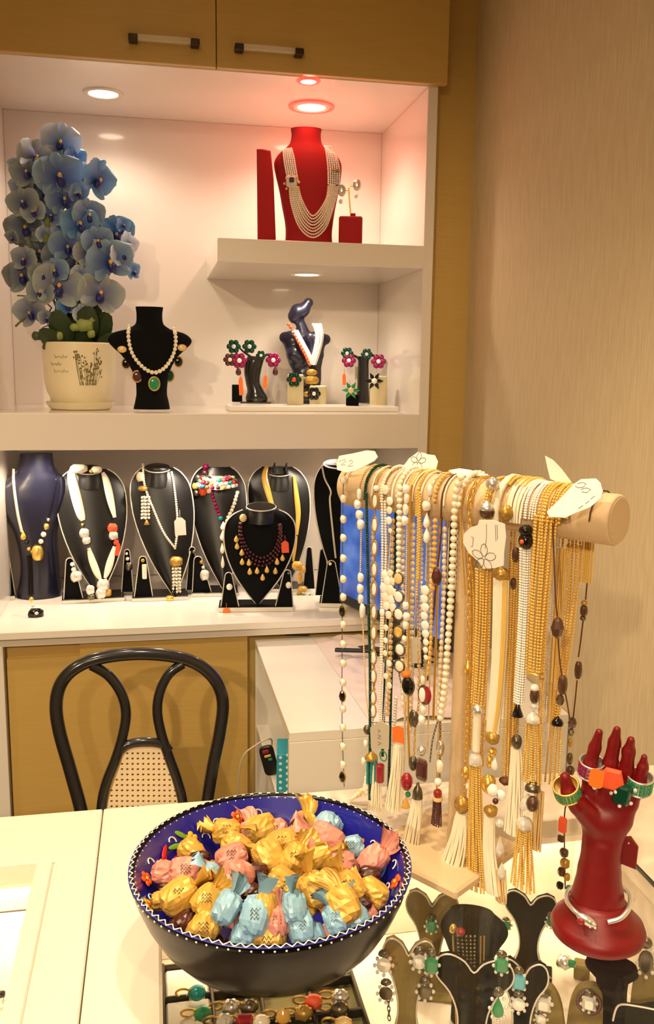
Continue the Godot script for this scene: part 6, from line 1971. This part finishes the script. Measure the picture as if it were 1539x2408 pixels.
	orn(t, [["gold_bead", "bumpy", "gold", 1158, 1768, 22, 20], ["pearl", "drop", "pearl_white", 1164, 1796, 19, 30], ["gold_bead", "bumpy", "gold", 1152, 1792, 17, 28], ["pearl", "ball", "pearl_white", 1159, 1858, 26, 30, 0.003], ["filigree", "bumpy", "gold", 1150, 1844, 34, 44], ["pearl", "lump", "pearl_white", 1180, 1870, 20, 26], ["red_stone", "ball", "garnet", 1166, 1884, 14, 14, 0.004], ["gold_cap", "bumpy", "old_gold", 1155, 1906, 32, 26], ["silver_ball", "bumpy", "crystal", 1176, 1936, 20, 22], ["clear_drop", "drop", "crystal", 1176, 1990, 20, 48], ["clear_drop", "drop", "crystal", 1180, 2048, 22, 40]])
	tassel(t, "white_tassel", "thread", [1152, 1918, 1151, 2000, 1160, 2100], 9, 24, 34, 2.6, false)
	tassel(t, "clear_threads", "pearl_gold", [1172, 2040, 1176, 2080, 1180, 2122], 6, 40, 22, 1.8, false, -0.003)
	part(t, "over_bar", tube(over(1172, 0.006, -0.03, -0.3), 9 * bk, 10), M["thread"])
	# short bundle with gold end lying over the bar
	t = neckl("short cream bundle laid over the bar with a gold bead end", 1210)
	threads(t, "cream_threads", "thread", bundle(over(1214, 0.006, -0.012, -0.05), 8, 0.016, 0.03, 0.15), 2.8 * bk)
	orn(t, [["gold_end", "bumpy", "old_gold", 1191, 1206, 30, 34, 0.004]])
	# brown crystal on silver beads
	t = neckl("silver beaded ball with a brown barrel stone at the bar's crest", 1155)
	orn(t, [["silver_ball", "bumpy", "silver", 1160, 1138, 30, 28, 0.0], ["gold_link", "bumpy", "gold", 1154, 1166, 10, 20, 0.004], ["silver_cap", "cap", "silver", 1146, 1188, 34, 20, 0.006], ["brown_stone", "barrel", "smoky", 1146, 1204, 34, 26, 0.006]])
	seeds(t, "gold_crest", "gold_bead", bundle(over(1196, 0.008, 0.012, 0.0).slice(3, 9), 6, 0.035, 0.045, 0.05), 7 * bk, 7 * bk, 7 * bk)
	# white strands with black bead ball
	t = neckl("white seed strands gathered by a black beaded ball, ending in a white tassel", 1238)
	seeds(t, "white_strands", "pearl_white", bundle(over(1246, 0.005, -0.005, -0.3), 6, 0.02, 0.02, 0.1), 6 * bk, 6 * bk, 6 * bk)
	orn(t, [["black_ball", "bumpy", "onyx", 1238, 1248, 30, 26, 0.002], ["black_ball", "bumpy", "onyx", 1238, 1272, 32, 36, 0.002], ["red_bead", "ball", "coral", 1228, 1274, 10, 10, 0.01], ["dark_cap", "cone", "onyx", 1218, 1668, 27, 30], ["dark_bead", "bumpy", "old_silver", 1216, 1744, 24, 32]])
	tassel(t, "white_rows", "pearl_white", [1236, 1292, 1234, 1400, 1228, 1540, 1221, 1655], 6, 24, 22, 3.2, true)
	tassel(t, "gold_rows", "pearl_gold", [1244, 1292, 1242, 1400, 1236, 1540, 1228, 1655], 3, 12, 10, 3.2, true, -0.003)
	chain(t, "old_gold", hang([1218, 1680, 1217, 1730], 0.0), 8 * bk, 12 * bk)
	tassel(t, "white_tassel", "thread", [1215, 1760, 1213, 1850, 1208, 1960], 8, 22, 40, 2.4, false)
	# fine gold chains behind
	t = neckl("fine gold bead strand with a brown bead, half hidden behind the white strands", 1208)
	tassel(t, "gold_rows", "gold_bead", [1212, 1300, 1208, 1450, 1202, 1600, 1194, 1830], 4, 16, 26, 3.0, true, -0.012)
	orn(t, [["brown_bead", "barrel", "smoky", 1214, 1304, 18, 30, -0.01], ["brown_bead", "bumpy", "smoky", 1208, 1372, 14, 26, -0.01], ["brown_cap", "bumpy", "cord_brown", 1190, 1836, 30, 20, -0.01]])
	# broad gold rows
	t = neckl("broad band of sparkling gold bead rows, ending in a ring and capped gold tassels", 1275)
	seeds(t, "gold_rows_over", "gold_bead", bundle(over(1296, 0.005, -0.005, -0.05), 7, 0.030, 0.036, 0.1), 8 * bk, 8 * bk, 8 * bk)
	tassel(t, "gold_rows", "gold_bead", [1284, 1215, 1276, 1320, 1266, 1460, 1259, 1580], 7, 50, 38, 3.9, true)
	var rp := q(1258, 1586, BAR_R + 0.006)
	part(t, "gold_ring", tube(ring(rp, Vector3(20 * bk, 0, 0), Vector3(0, 5 * bk, 14 * bk), 20), 0.0016, 6, true), M["gold"])
	orn(t, [["pearl", "ball", "pearl_white", 1258, 1617, 20, 18], ["brown_cube", "barrel", "smoky", 1258, 1636, 22, 30], ["clear_bead", "ball", "crystal", 1258, 1660, 20, 16], ["pale_cap", "cap", "crystal", 1254, 1684, 34, 24], ["dark_cap", "cap", "old_silver", 1254, 1846, 36, 22]])
	tassel(t, "gold_tassel", "gold_bead", [1254, 1694, 1254, 1760, 1252, 1840], 8, 34, 44, 3.1, true)
	orn(t, [["silver_cup", "cap", "crystal", 1242, 1884, 34, 34, 0.003], ["brown_cabochon", "ball", "smoky", 1253, 1890, 30, 36, 0.005], ["silver_ball", "bumpy", "crystal", 1234, 1938, 36, 36, 0.003]])
	tassel(t, "gold_tassel", "gold_bead", [1234, 1952, 1232, 2010, 1230, 2088], 9, 34, 54, 3.1, true, 0.002)
	tassel(t, "pale_loop", "pearl_gold", [1270, 1860, 1266, 1930, 1262, 1998], 5, 22, 22, 2.2, false, -0.01)
	# gold threads behind the bar's near part
	t = neckl("gold thread and bead curtain hanging behind the bar's near end", 1330)
	threads(t, "gold_threads", "thread_gold", bundle(behind([1322, 1290, 1316, 1400, 1306, 1540, 1296, 1700]), 9, 26 * bk, 18 * bk), 2.4 * bk)
	seeds(t, "gold_rows", "gold_bead", bundle(behind([1352, 1285, 1346, 1400, 1330, 1540, 1306, 1690]), 6, 40 * bk, 18 * bk), 8 * bk, 8 * bk, 8 * bk)
	one(t, "dark_cap", "cap", "onyx", q(1312, 1694, -BAR_R), 32 * bk, 22 * bk)
	seeds(t, "gold_tassel", "gold_bead", bundle(behind([1310, 1704, 1306, 1760, 1302, 1842]), 7, 34 * bk, 46 * bk), 6.5 * bk, 6.5 * bk, 6.5 * bk)
	threads(t, "over_bar", "thread_gold", bundle(over(1326, 0.003, 0.0, -0.08), 6, 0.012, 0.014, 0.1), 2.4 * bk)
	# smoky quartz cord
	t = neckl("brown cord necklace with smoky quartz stones at the bar's near end", 1345)
	part(t, "cord", tube(hang([1300, 1230, 1303, 1300, 1307, 1400, 1311, 1450], 0.004), 2.0 * bk, 6), M["cord_brown"])
	part(t, "cord", tube(hang([1313, 1500, 1318, 1560, 1326, 1610, 1334, 1650, 1342, 1700], 0.004), 2.0 * bk, 6), M["cord_brown"])
	part(t, "cord", tube(behind([1388, 1285, 1384, 1340, 1378, 1410]), 2.0 * bk, 6), M["cord_brown"])
	part(t, "cord", tube(behind([1372, 1460, 1366, 1510, 1361, 1545]), 2.0 * bk, 6), M["cord_brown"])
	part(t, "cord", tube(behind([1358, 1600, 1353, 1650, 1348, 1695]), 2.0 * bk, 6), M["cord_brown"])
	orn(t, [["smoky_oval", "facet", "smoky", 1312, 1476, 30, 46, 0.004], ["brown_bead", "barrel", "smoky", 1324, 1610, 22, 40, 0.004], ["brown_bead", "facet", "smoky", 1318, 1646, 20, 26, 0.004]])
	for e in [[1375, 1418, 17, 14, "ball", "old_gold"], [1374, 1436, 20, 26, "barrel", "smoky"], [1372, 1454, 15, 14, "bumpy", "old_silver"], [1361, 1576, 20, 44, "barrel", "smoky"], [1347, 1700, 24, 30, "facet", "smoky"], [1344, 1722, 17, 22, "facet", "old_silver"], [1342, 1746, 12, 24, "bumpy", "old_gold"], [1341, 1784, 17, 32, "bumpy", "old_silver"], [1342, 1812, 24, 28, "ball", "smoky"]]:
		one(t, "smoky_bead", e[4], e[5], q(e[0], e[1], -BAR_R), e[2] * bk, e[3] * bk)
	part(t, "over_bar", tube(over(1386, 0.002, 0.0, -0.02), 2.0 * bk, 6), M["cord_brown"])
	# second part of it hanging below the thumb
	t = neckl("rust-coloured stone and bead pendant hanging behind the red thumb", 1328)
	for e in [[1324, 1940, 22, 44, "gem", "coral"], [1320, 1972, 18, 18, "gem", "smoky"], [1328, 2005, 24, 26, "lump", "smoky"], [1330, 2030, 26, 28, "lump", "old_gold"], [1322, 2050, 22, 26, "lump", "garnet"], [1334, 2062, 18, 22, "bumpy", "old_gold"], [1318, 2082, 20, 22, "lump", "onyx"], [1338, 2090, 16, 22, "ball", "emerald"]]:
		one(t, "stone", e[4], e[5], q(e[0], e[1], -BAR_R), e[2] * bk, e[3] * bk)
	part(t, "cord", tube(behind([1342, 1830, 1338, 1880, 1328, 1920, 1330, 2090]), 2.0 * bk, 6), M["cord_brown"])

	# rear halves of some strands, hanging behind the front ones
	for e in [["rear half of a pearl strand behind the green beads", [878, 1225, 876, 1350, 876, 1480, 880, 1640], "pearl", 10, "lump", 860], ["rear half of a cream pearl strand behind the coin pearls", [925, 1225, 922, 1400, 918, 1560, 912, 1690], "pearl_gold", 11, "lump", 922], ["rear half of a white pearl strand behind the snake chain", [948, 1230, 948, 1380, 946, 1520, 948, 1660], "pearl_white", 12, "lump", 948], ["rear half of a baroque pearl strand behind the gold chain", [972, 1235, 970, 1380, 968, 1500, 964, 1720], "pearl", 12, "lump", 970], ["rear half of a small pearl strand behind the three hanging pearls", [992, 1235, 992, 1330, 988, 1480, 984, 1620], "pearl_white", 9, "ball", 992], ["rear half of a pearl strand behind the honey-coloured beads", [1012, 1240, 1013, 1380, 1014, 1500, 1008, 1590], "pearl", 10, "ball", 1012], ["rear half of a round pearl strand beside the post", [1046, 1245, 1044, 1400, 1036, 1560, 1030, 1680], "pearl", 12, "ball", 1046]]:
		t = neckl(e[0], e[5])
		beads(t, "pearl", e[4], e[2], smooth(qs(e[1], BAR_R - 0.012), 4), e[3] * bk, e[3] * bk * 1.25, e[3] * bk * 1.3)
		part(t, "over_bar", tube(over(e[1][0], 0.003, -0.005, -0.12), 2.0 * bk, 6), M["thread"])
	for e in [["fine gold chain behind the cream threads", [1150, 1255, 1148, 1400, 1142, 1600, 1134, 1800], "gold", 1150], ["fine gold chain behind the pale stem", [1100, 1260, 1112, 1400, 1110, 1600, 1104, 1760], "gold", 1102], ["rear gold bead row behind the white seed strands", [1225, 1265, 1222, 1400, 1212, 1600, 1204, 1800], "gold_bead", 1222], ["rear gold bead row behind the broad gold band", [1290, 1270, 1286, 1400, 1276, 1600, 1268, 1850], "gold_bead", 1288]]:
		t = neckl(e[0], e[3])
		seeds(t, "gold_seeds", e[2], bundle(smooth(qs(e[1], BAR_R - 0.014), 4), 3, 14 * bk, 12 * bk), 6 * bk, 6 * bk, 6 * bk)
		part(t, "over_bar", tube(over(e[1][0], 0.003, -0.005, -0.12), 2.0 * bk, 6), M["gold"])

	# paper tags
	card("white die-cut tag with 22 written on it at the bar's far end", [797, 1072, 826, 1066, 858, 1058, 876, 1060, 886, 1074, 880, 1084, 842, 1108, 822, 1112, 800, 1106, 795, 1090], BAR_R + 0.012, -0.35, [[806, 1084, 812, 1080, 815, 1085, 806, 1094, 816, 1094], [822, 1086, 828, 1082, 832, 1087, 823, 1098, 834, 1096], [800, 1086, 804, 1084]])
	card("cream die-cut tag with a drawn flower behind the bar's crest", [948, 1104, 962, 1078, 980, 1062, 992, 1064, 1004, 1068, 1020, 1070, 1030, 1086, 1028, 1110, 1000, 1112, 966, 1114], -0.008, -0.3, [], [[984, 1086, 24]])
	card("cream tag lying edge-on along the bar's top", [1056, 1106, 1078, 1100, 1104, 1104, 1130, 1112, 1152, 1118, 1130, 1120, 1090, 1120, 1062, 1114], 0.0, -0.7, [])
	card("narrow pointed cream tag standing up behind the gold bead rows", [1281, 1072, 1300, 1082, 1322, 1104, 1346, 1134, 1336, 1140, 1310, 1132, 1296, 1126, 1288, 1100], -0.012, -0.1, [])
	card("large white die-cut tag lying on the gold bead rows", [1296, 1206, 1318, 1176, 1342, 1138, 1358, 1124, 1392, 1122, 1404, 1132, 1414, 1154, 1412, 1172, 1392, 1194, 1362, 1208, 1340, 1220, 1304, 1218], BAR_R + 0.016, -0.45, [[1352, 1136, 1362, 1132, 1372, 1136, 1368, 1144, 1356, 1146, 1348, 1142], [1362, 1150, 1374, 1146, 1386, 1150, 1378, 1158, 1366, 1156], [1366, 1198, 1376, 1190], [1380, 1186, 1388, 1178], [1390, 1174, 1398, 1166]])
	card("large cream tag with a drawn flower hanging in front of the bar", [1092, 1256, 1108, 1240, 1126, 1234, 1130, 1222, 1160, 1222, 1190, 1232, 1192, 1262, 1186, 1300, 1184, 1330, 1164, 1336, 1136, 1338, 1126, 1322, 1102, 1300, 1090, 1276], BAR_R + 0.024, 0.06, [[1147, 1232, 1146, 1262, 1142, 1290], [1110, 1262, 1115, 1264, 1112, 1286, 1108, 1284], [1168, 1234, 1168, 1272], [1172, 1234, 1172, 1268]], [[1138, 1312, 32]])
	card("grey card tag with handwritten letters low among the strands", [872, 1710, 896, 1694, 917, 1706, 914, 1762, 872, 1760], BAR_R + 0.014, 0.05, [[890, 1715, 896, 1718, 890, 1722], [889, 1728, 897, 1730, 889, 1736, 897, 1738], [889, 1744, 897, 1748, 889, 1752]], [], "paper_grey")
	card("orange price tag on the white tassel", [924, 1710, 938, 1706, 950, 1712, 950, 1750, 936, 1746, 924, 1744], BAR_R + 0.016, 0.05, [], [], "orange_card")
	card("blank clear tag among the gold chains", [965, 1506, 982, 1496, 990, 1502, 990, 1560, 966, 1560], BAR_R + 0.002, 0.05, [], [], "paper_grey")

# ---------------------------------------------------------------- inside the glass case
func ear_stand(x: float, y: float, w: float, h: float, m: String, label: String, trim := "silver_trim") -> Node3D:   # waisted stand with two curled lobes
	frame(on_y(x, y, 0.72))
	var kk := k()
	var t := thing("earring_stand", label, "display stand")
	var W := w * kk
	var H := h * kk * 1.12
	var half := PackedVector2Array([Vector2(0, 0.86), Vector2(0.12, 0.95), Vector2(0.3, 1.0), Vector2(0.44, 0.97), Vector2(0.5, 0.88), Vector2(0.46, 0.78), Vector2(0.3, 0.66), Vector2(0.2, 0.5), Vector2(0.18, 0.34), Vector2(0.24, 0.2), Vector2(0.36, 0.09), Vector2(0.46, 0.03), Vector2(0.46, 0.0)])
	var poly := PackedVector2Array()
	for p in half:
		poly.append(Vector2(p.x * W, p.y * H))
	for i in range(half.size() - 1, 0, -1):
		poly.append(Vector2(-half[i].x * W, half[i].y * H))
	part(t, "panel", prism(poly, -0.004, 0.004, 0.0008), M[m])
	var top := PackedVector3Array()
	for i in range(11, -1, -1):
		top.append(Vector3(-half[i].x * W, half[i].y * H, 0.004))
	for i in range(1, 12):
		top.append(Vector3(half[i].x * W, half[i].y * H, 0.004))
	part(t, "piping", tube(smooth(top, 3), 0.0011, 6), M[trim])
	part(t, "foot", box_at(Vector3(-W * 0.48, 0, -0.022), Vector3(W * 0.48, 0.003, 0.02), 0.001), M[m])
	part(t, "back_leg", prism(PackedVector2Array([Vector2(-0.006, 0), Vector2(0.006, 0), Vector2(0.003, H * 0.7), Vector2(-0.003, H * 0.7)]), -0.02, -0.014), M[m])
	return t
func drop_ear(x: float, y: float, dz: float, label: String, stone: String, w: float, h: float, group: String, kind := "gem") -> void:
	var t := thing("drop_earring", label, "earring", group)
	var kk := k()
	one(t, "crystal_cluster", "bumpy", "old_silver", q(x, y - h * 0.75, dz), w * 0.8 * kk, h * 0.5 * kk, w * 0.5 * kk)
	var g := one(t, "stone", kind, stone, q(x, y, dz), w * kk, h * kk, w * 0.5 * kk)
	for i in 8:
		var a := TAU * i / 8
		one(t, "crystal", "facet", "crystal", q(x + cos(a) * w * 0.62, y + sin(a) * h * 0.6, dz), w * 0.28 * kk, w * 0.28 * kk)

func make_case() -> void:
	# stands, back rows first
	ear_stand(1240, 2292, 118, 190, "black_velvet", "black velvet earring stand with two curled lobes next to the red hand's foot")
	drop_ear(1190, 2176, 0.012, "green square stone earring on the black stand next to the red hand's foot", "emerald", 22, 20, "green earrings on the black stand")
	drop_ear(1296, 2168, 0.012, "green stone earring with a crystal top right of the black stand", "emerald", 20, 24, "", "coin")
	ear_stand(1010, 2330, 120, 230, "olive_velvet", "olive velvet earring stand behind the bowl's rim")
	drop_ear(1015, 2178, 0.012, "dark green square earring on the olive velvet stand", "emerald", 24, 28, "")
	# beaded multi-row necklace on a black column
	frame(on_y(1108, 2402, 0.72))
	var kk := k()
	var t := thing("necklace_bust", "black velvet column bust with wide arms inside the glass case", "display bust")
	part(t, "column", loft([[2140, 1060, 1160, 22], [2165, 1042, 1190, 26], [2190, 1036, 1196, 28], [2215, 1046, 1180, 30], [2250, 1060, 1160, 30], [2320, 1064, 1154, 30], [2400, 1060, 1158, 32]], 24), M["black_velvet"])
	var n := thing("necklace", "rows of dark glittering beads hanging down the column in the glass case", "necklace")
	seeds(n, "dark_bead_rows", "old_silver", [sp([1078, 2180, 1084, 2260, 1090, 2400], 0.004), sp([1088, 2180, 1094, 2260, 1098, 2400], 0.004), sp([1098, 2180, 1102, 2260, 1106, 2400], 0.004), sp([1108, 2180, 1110, 2260, 1112, 2400], 0.004), sp([1118, 2180, 1117, 2260, 1118, 2400], 0.004)], 10 * kk, 8 * kk, 9 * kk)
	threads(n, "gold_cords", "old_gold", [sp([1132, 2180, 1130, 2300, 1128, 2400], 0.004), sp([1140, 2180, 1138, 2300, 1136, 2400], 0.004), sp([1068, 2180, 1072, 2300, 1076, 2400], 0.004)], 2.4 * kk)
	one(n, "red_stone", "ball", "ruby", lay(1086, 2166, 0.008), 22 * kk, 20 * kk)
	one(n, "gold_cluster", "bumpy", "gold", lay(1068, 2164, 0.006), 18 * kk, 24 * kk)
	# front row
	ear_stand(1106, 2500, 180, 250, "black_velvet", "wide black velvet earring stand at the case's front")
	drop_ear(1015, 2270, 0.02, "large green cushion stone earring with gold claws at the case's front", "emerald", 30, 40, "large green earrings at the case's front")
	drop_ear(1180, 2270, 0.02, "large green cushion stone earring with gold claws at the case's front", "emerald", 30, 36, "large green earrings at the case's front")
	drop_ear(1172, 2370, 0.02, "green drop earring under a silver leaf on the wide black stand", "emerald", 32, 50, "", "drop")
	ear_stand(955, 2470, 120, 260, "olive_velvet", "olive velvet stand under the bowl's edge at the case's front")
	for e in [[903, 2270, 34, "crystal"], [987, 2262, 34, "crystal"], [908, 2336, 32, "old_silver"], [1000, 2332, 32, "old_silver"]]:
		drop_ear(e[0], e[1], 0.02, "round smoky crystal earring on the olive velvet stand under the bowl's edge", e[3], e[2], e[2] * 1.1, "round crystal earrings on the olive stand", "coin")
	for e in [[914, 2372]]:
		n = thing("chain_earring", "linked chain earring hanging at the olive stand's edge", "earring")
		chain(n, "old_silver", smooth(qs([e[0], 2350, e[0] + 2, 2402], 0.02), 3), 10 * k(), 15 * k())
	ear_stand(1222, 2490, 110, 230, "black_velvet", "black velvet stand with a pale blue stone earring")
	drop_ear(1221, 2310, 0.02, "pale blue square stone ringed with crystals", "blue_topaz", 30, 38, "")
	drop_ear(1220, 2362, 0.02, "round clear crystal earring below the pale blue stone", "crystal", 32, 34, "", "coin")
	for e in [[1275, "rounded olive velvet tab with a violet-edged square earring"], [1385, "rounded olive velvet tab with a dark red framed earring"]]:
		frame(on_y(e[0], 2470, 0.72))
		t = thing("earring_stand", e[1], "display stand")
		var kk2 := k()
		part(t, "tab", prism(shape([e[0] - 46, 2470, e[0] - 48, 2380, e[0] - 30, 2325, e[0], 2312, e[0] + 30, 2325, e[0] + 50, 2380, e[0] + 48, 2470], 5), -0.006, 0.006, 0.001), M["olive_velvet"])
		part(t, "foot", box_at(Vector3(-0.02, 0, -0.02), Vector3(0.02, 0.004, 0.02), 0.001), M["olive_velvet"])
		if e[0] < 1300:
			drop_ear(1278, 2362, 0.012, "square clear stone with a violet edge on the rounded olive tab", "crystal", 34, 34, "")
			drop_ear(1272, 2398, 0.012, "round clear stone hanging under the violet-edged square", "crystal", 26, 26, "", "coin")
		else:
			drop_ear(1386, 2360, 0.012, "clear square stone in a dark red frame on the rounded olive tab", "crystal", 30, 34, "")
			one(t, "dark_frame", "torus", "garnet", q(1386, 2358, 0.01), 58 * kk2, 62 * kk2, 20 * kk2)
	frame(on_y(1430, 2470, 0.72))
	t = thing("ring_column", "tall black velvet column under the red hand's foot inside the case", "display stand")
	part(t, "column", loft([[2262, 1380, 1500, 30], [2280, 1376, 1505, 34], [2300, 1400, 1480, 34], [2380, 1405, 1476, 34], [2470, 1400, 1480, 36]], 20), M["black_velvet"])
	frame(on_y(1520, 2490, 0.72))
	t = thing("earring_stand", "olive velvet tab with a long crystal earring at the case's right side", "display stand")
	part(t, "tab", prism(shape([1486, 2490, 1484, 2350, 1498, 2292, 1525, 2280, 1552, 2300, 1560, 2400, 1556, 2490], 5), -0.006, 0.006, 0.001), M["olive_velvet"])
	drop_ear(1520, 2262, 0.012, "long crystal earring at the case's right side", "old_silver", 34, 60, "", "coin")
	frame(on_y(1490, 2560, 0.72))
	t = thing("earring_stand", "dark velvet stand with a pale rim in the case's front corner", "display stand")
	part(t, "panel", prism(flat2(smooth(qs([1440, 2560, 1442, 2400, 1456, 2364, 1500, 2366, 1560, 2378, 1570, 2560]), 5)), -0.004, 0.004), M["black_velvet"])
	part(t, "piping", tube(smooth(qs([1442, 2400, 1456, 2364, 1500, 2366, 1560, 2378], 0.005), 5), 0.0012, 6), M["silver_trim"])
	frame(on_y(1330, 2300, 0.72))
	t = thing("ring", "crystal cluster ring with a green stone beside the red hand's foot", "ring")
	kk = k()
	one(t, "cluster", "bumpy", "silver", q(1328, 2262, 0.0), 40 * kk, 34 * kk)
	one(t, "green_stone", "gem", "emerald", q(1346, 2266, 0.014), 18 * kk, 18 * kk, 14 * kk)
	part(t, "holder", box_at(Vector3(0.01, 0, -0.02), Vector3(0.03, 0.02, 0.0), 0.002), M["olive_velvet"])
	# ring tray below the bowl
	var a := on_y(384, 2330, 0.78)
	var b := on_y(860, 2380, 0.78)
	plain_frame(Vector3((a.x + b.x) / 2, 0.72, (a.z + b.z) / 2))
	t = thing("ring_tray", "divided cream tray of rings in the case below the bowl", "tray")
	var x0 := a.x - fo.x
	var x1 := b.x - fo.x
	mat("tray_green", rgb(150, 138, 92), 0.8)
	part(t, "tray_base", box_at(Vector3(x0, 0.0, -0.09), Vector3(x1, 0.044, 0.14), 0.002), M["tray_green"])
	var w := (x1 - x0) / 4.0
	for i in 5:
		part(t, "divider", box_at(Vector3(x0 + w * i - 0.002, 0.044, -0.09), Vector3(x0 + w * i + 0.002, 0.058, 0.14), 0.001), M["dark_metal"])
	for j in 5:
		part(t, "cross_divider", box_at(Vector3(x0, 0.044, -0.09 + j * 0.056), Vector3(x1, 0.056, -0.086 + j * 0.056), 0.001), M["dark_metal"])
	for j in 4:
		part(t, "cream_pad", box_at(Vector3(x0 + 0.003, 0.044, -0.084 + j * 0.056), Vector3(x0 + w - 0.003, 0.052, -0.034 + j * 0.056), 0.002), M["card"])
	var rings := [[455, 2330, "teal", "blue", "ball"], [468, 2378, "emerald", "green", "ball"], [535, 2362, "silver", "silver crystal", "bumpy"], [578, 2362, "old_silver", "dark crystal", "bumpy"], [568, 2396, "ruby", "red", "gem"], [520, 2396, "crystal", "clear crystal", "bumpy"], [658, 2382, "citrine", "amber", "drop"], [706, 2376, "old_gold", "old gold", "bumpy"], [730, 2350, "coral", "coral", "lump"], [792, 2338, "silver", "silver branch", "bumpy"], [790, 2366, "old_silver", "dark silver branch", "bumpy"], [606, 2398, "pearl", "pearl", "ball"], [800, 2402, "pearl_gold", "golden pearl", "ball"]]
	for r in rings:
		frame(on_y(r[0], r[1], 0.785))
		kk = k()
		var g := thing("ring", "%s ring lying in the divided tray below the bowl" % r[3], "ring")
		part(g, "band", tube(ring(Vector3(-0.012, -0.004, -0.004), Vector3(0.008, 0, 0), Vector3(0, 0.007, 0.003), 18), 0.0014, 6, true), M["gold" if r[4] == "ball" else "old_gold"])
		one(g, "stone", r[4], r[2], Vector3(0.004, 0, 0.004), 44 * kk, 36 * kk, 36 * kk)
		for i in 4:
			one(g, "claw", "ball", "gold", Vector3(0.004 + cos(i * 1.57 + 0.8) * 0.011, sin(i * 1.57 + 0.8) * 0.009, 0.005), 0.003, 0.003)
	# something bright in the left window
	frame(on_y(8, 2360, 0.80))
	t = thing("bracelet", "silver and black bracelet lying in the small lit window", "bracelet")
	kk = k()
	for i in 12:
		var an := TAU * i / 12
		one(t, "link", "lump", "silver" if i % 2 else "onyx", q(-6 + cos(an) * 22, 2372 + sin(an) * 40, 0.01), 16 * kk, 18 * kk)

# ---------------------------------------------------------------- monitor and papers on the desk
func make_monitor() -> void:
	var hb := 0.88
	var f := on_y(800, 1392, hb)
	var n := on_y(1045, 1508, hb)
	var d := (n - f).normalized()
	var nr := Vector3(-d.z, 0, d.x)
	if nr.dot(EYE - f) < 0:
		nr = -nr
	var w := f.distance_to(n)
	frame(Vector3((f.x + n.x) / 2, 0.76, (f.z + n.z) / 2), nr)
	var t := thing("computer_monitor", "computer monitor with a blue picture on its screen, behind the necklaces", "monitor")
	var h := 0.335
	var y := hb - 0.76
	mat("screen", Color.WHITE, 0.25, 0.0, {"albedo_color": Color(0.02, 0.02, 0.03), "emission_enabled": true, "emission": Color.BLACK, "emission_texture": noise(0.012, [rgb(40, 66, 150), rgb(70, 108, 196), rgb(92, 132, 214), rgb(132, 160, 226)], 21, 256, 3), "emission_energy_multiplier": 0.75})
	part(t, "housing", box_at(Vector3(-w / 2 - 0.008, y - 0.03, -0.03), Vector3(w / 2 + 0.008, y + h + 0.01, 0.0), 0.004), M["black_plastic"])
	var sc := MB.new()
	sc.grid([PackedVector3Array([Vector3(-w / 2, y + h, 0.001), Vector3(w / 2, y + h, 0.001)]), PackedVector3Array([Vector3(-w / 2, y, 0.001), Vector3(w / 2, y, 0.001)])])
	part(t, "screen", sc.done(), M["screen"])
	part(t, "neck", box_at(Vector3(-0.03, 0.01, -0.045), Vector3(0.03, y + 0.06, -0.03), 0.003), M["black_plastic"])
	part(t, "foot", box_at(Vector3(-0.10, 0.0005, -0.11), Vector3(0.10, 0.011, 0.03), 0.003), M["black_plastic"])
	var al := AreaLight3D.new()
	al.name = "screen_light"
	t.add_child(al)
	al.area_size = Vector2(w * 0.95, h * 0.95)
	al.position = Vector3(0, y + h / 2, 0.006)
	al.rotation_degrees.y = 180
	al.light_color = Color(0.35, 0.5, 1.0)
	al.light_energy = 0.02 * LAMPS
	al.area_range = 4.0
	al.shadow_enabled = true
	# crumpled plastic over the desk
	var p00 := on_y(732, 1494, 0.761)
	var p10 := on_y(1000, 1478, 0.761)
	var p01 := on_y(872, 1700, 0.761)
	var p11 := on_y(1120, 1690, 0.761)
	plain_frame(Vector3((p00.x + p11.x) / 2, 0.7605, (p00.z + p11.z) / 2))
	mat("plastic_sheet", rgb(232, 214, 208), 0.35)
	t = thing("plastic_sheet", "crumpled pale pink plastic sheet spread over the white desk", "sheet")
	var ns := FastNoiseLite.new()
	ns.seed = 9
	ns.frequency = 9.0
	ns.noise_type = FastNoiseLite.TYPE_SIMPLEX
	ns.fractal_octaves = 2
	var rows := []
	for j in 26:
		var v := j / 25.0
		var row := PackedVector3Array()
		for i in 22:
			var u := i / 21.0
			var p := p00.lerp(p10, u).lerp(p01.lerp(p11, u), v)
			p.x = minf(p.x, 0.87)
			p.z = maxf(p.z, -2.31)
			p.y = 0.7612 + maxf(0.0, absf(ns.get_noise_2d(p.x * 0.7, p.z * 1.6)) * 0.02 - 0.0) * clampf(u * 6.0, 0.1, 1.0)
			row.append(p - fo)
		rows.append(row)
	var b := MB.new()
	b.grid(rows)
	part(t, "sheet", b.done(), M["plastic_sheet"])
	# black strip on the desk
	var c := on_y(866, 1526, 0.79)
	var e0 := on_y(797, 1520, 0.79)
	frame(Vector3(c.x, 0.785, c.z))
	t = thing("black_bar", "flat black bar lying on the pale sheet before the monitor", "bar")
	part(t, "bar", box(Vector3(0.17, 0.008, 0.016), 0.002), M["black_plastic"])
	frame(on_y(700, 1493, 0.762))
	t = thing("black_clip", "small flat black box between the desk and the worktop", "box")
	part(t, "box", box_at(Vector3(-28 * k(), 0, -0.012), Vector3(26 * k(), 0.010, 0.006), 0.001), M["black_plastic"])

func _ready() -> void:
	rng.seed = 11
	aim()
	make_light_and_camera()
	make_materials()
	make_lamps()
	make_room()
	make_wall_unit()
	make_desk()
	make_counter()
	make_chair()
	make_bowl()
	make_sweets()
	make_hand()
	make_rear_display()
	make_niche_display()
	make_bar()
	make_necklaces()
	make_case()
	make_monitor()
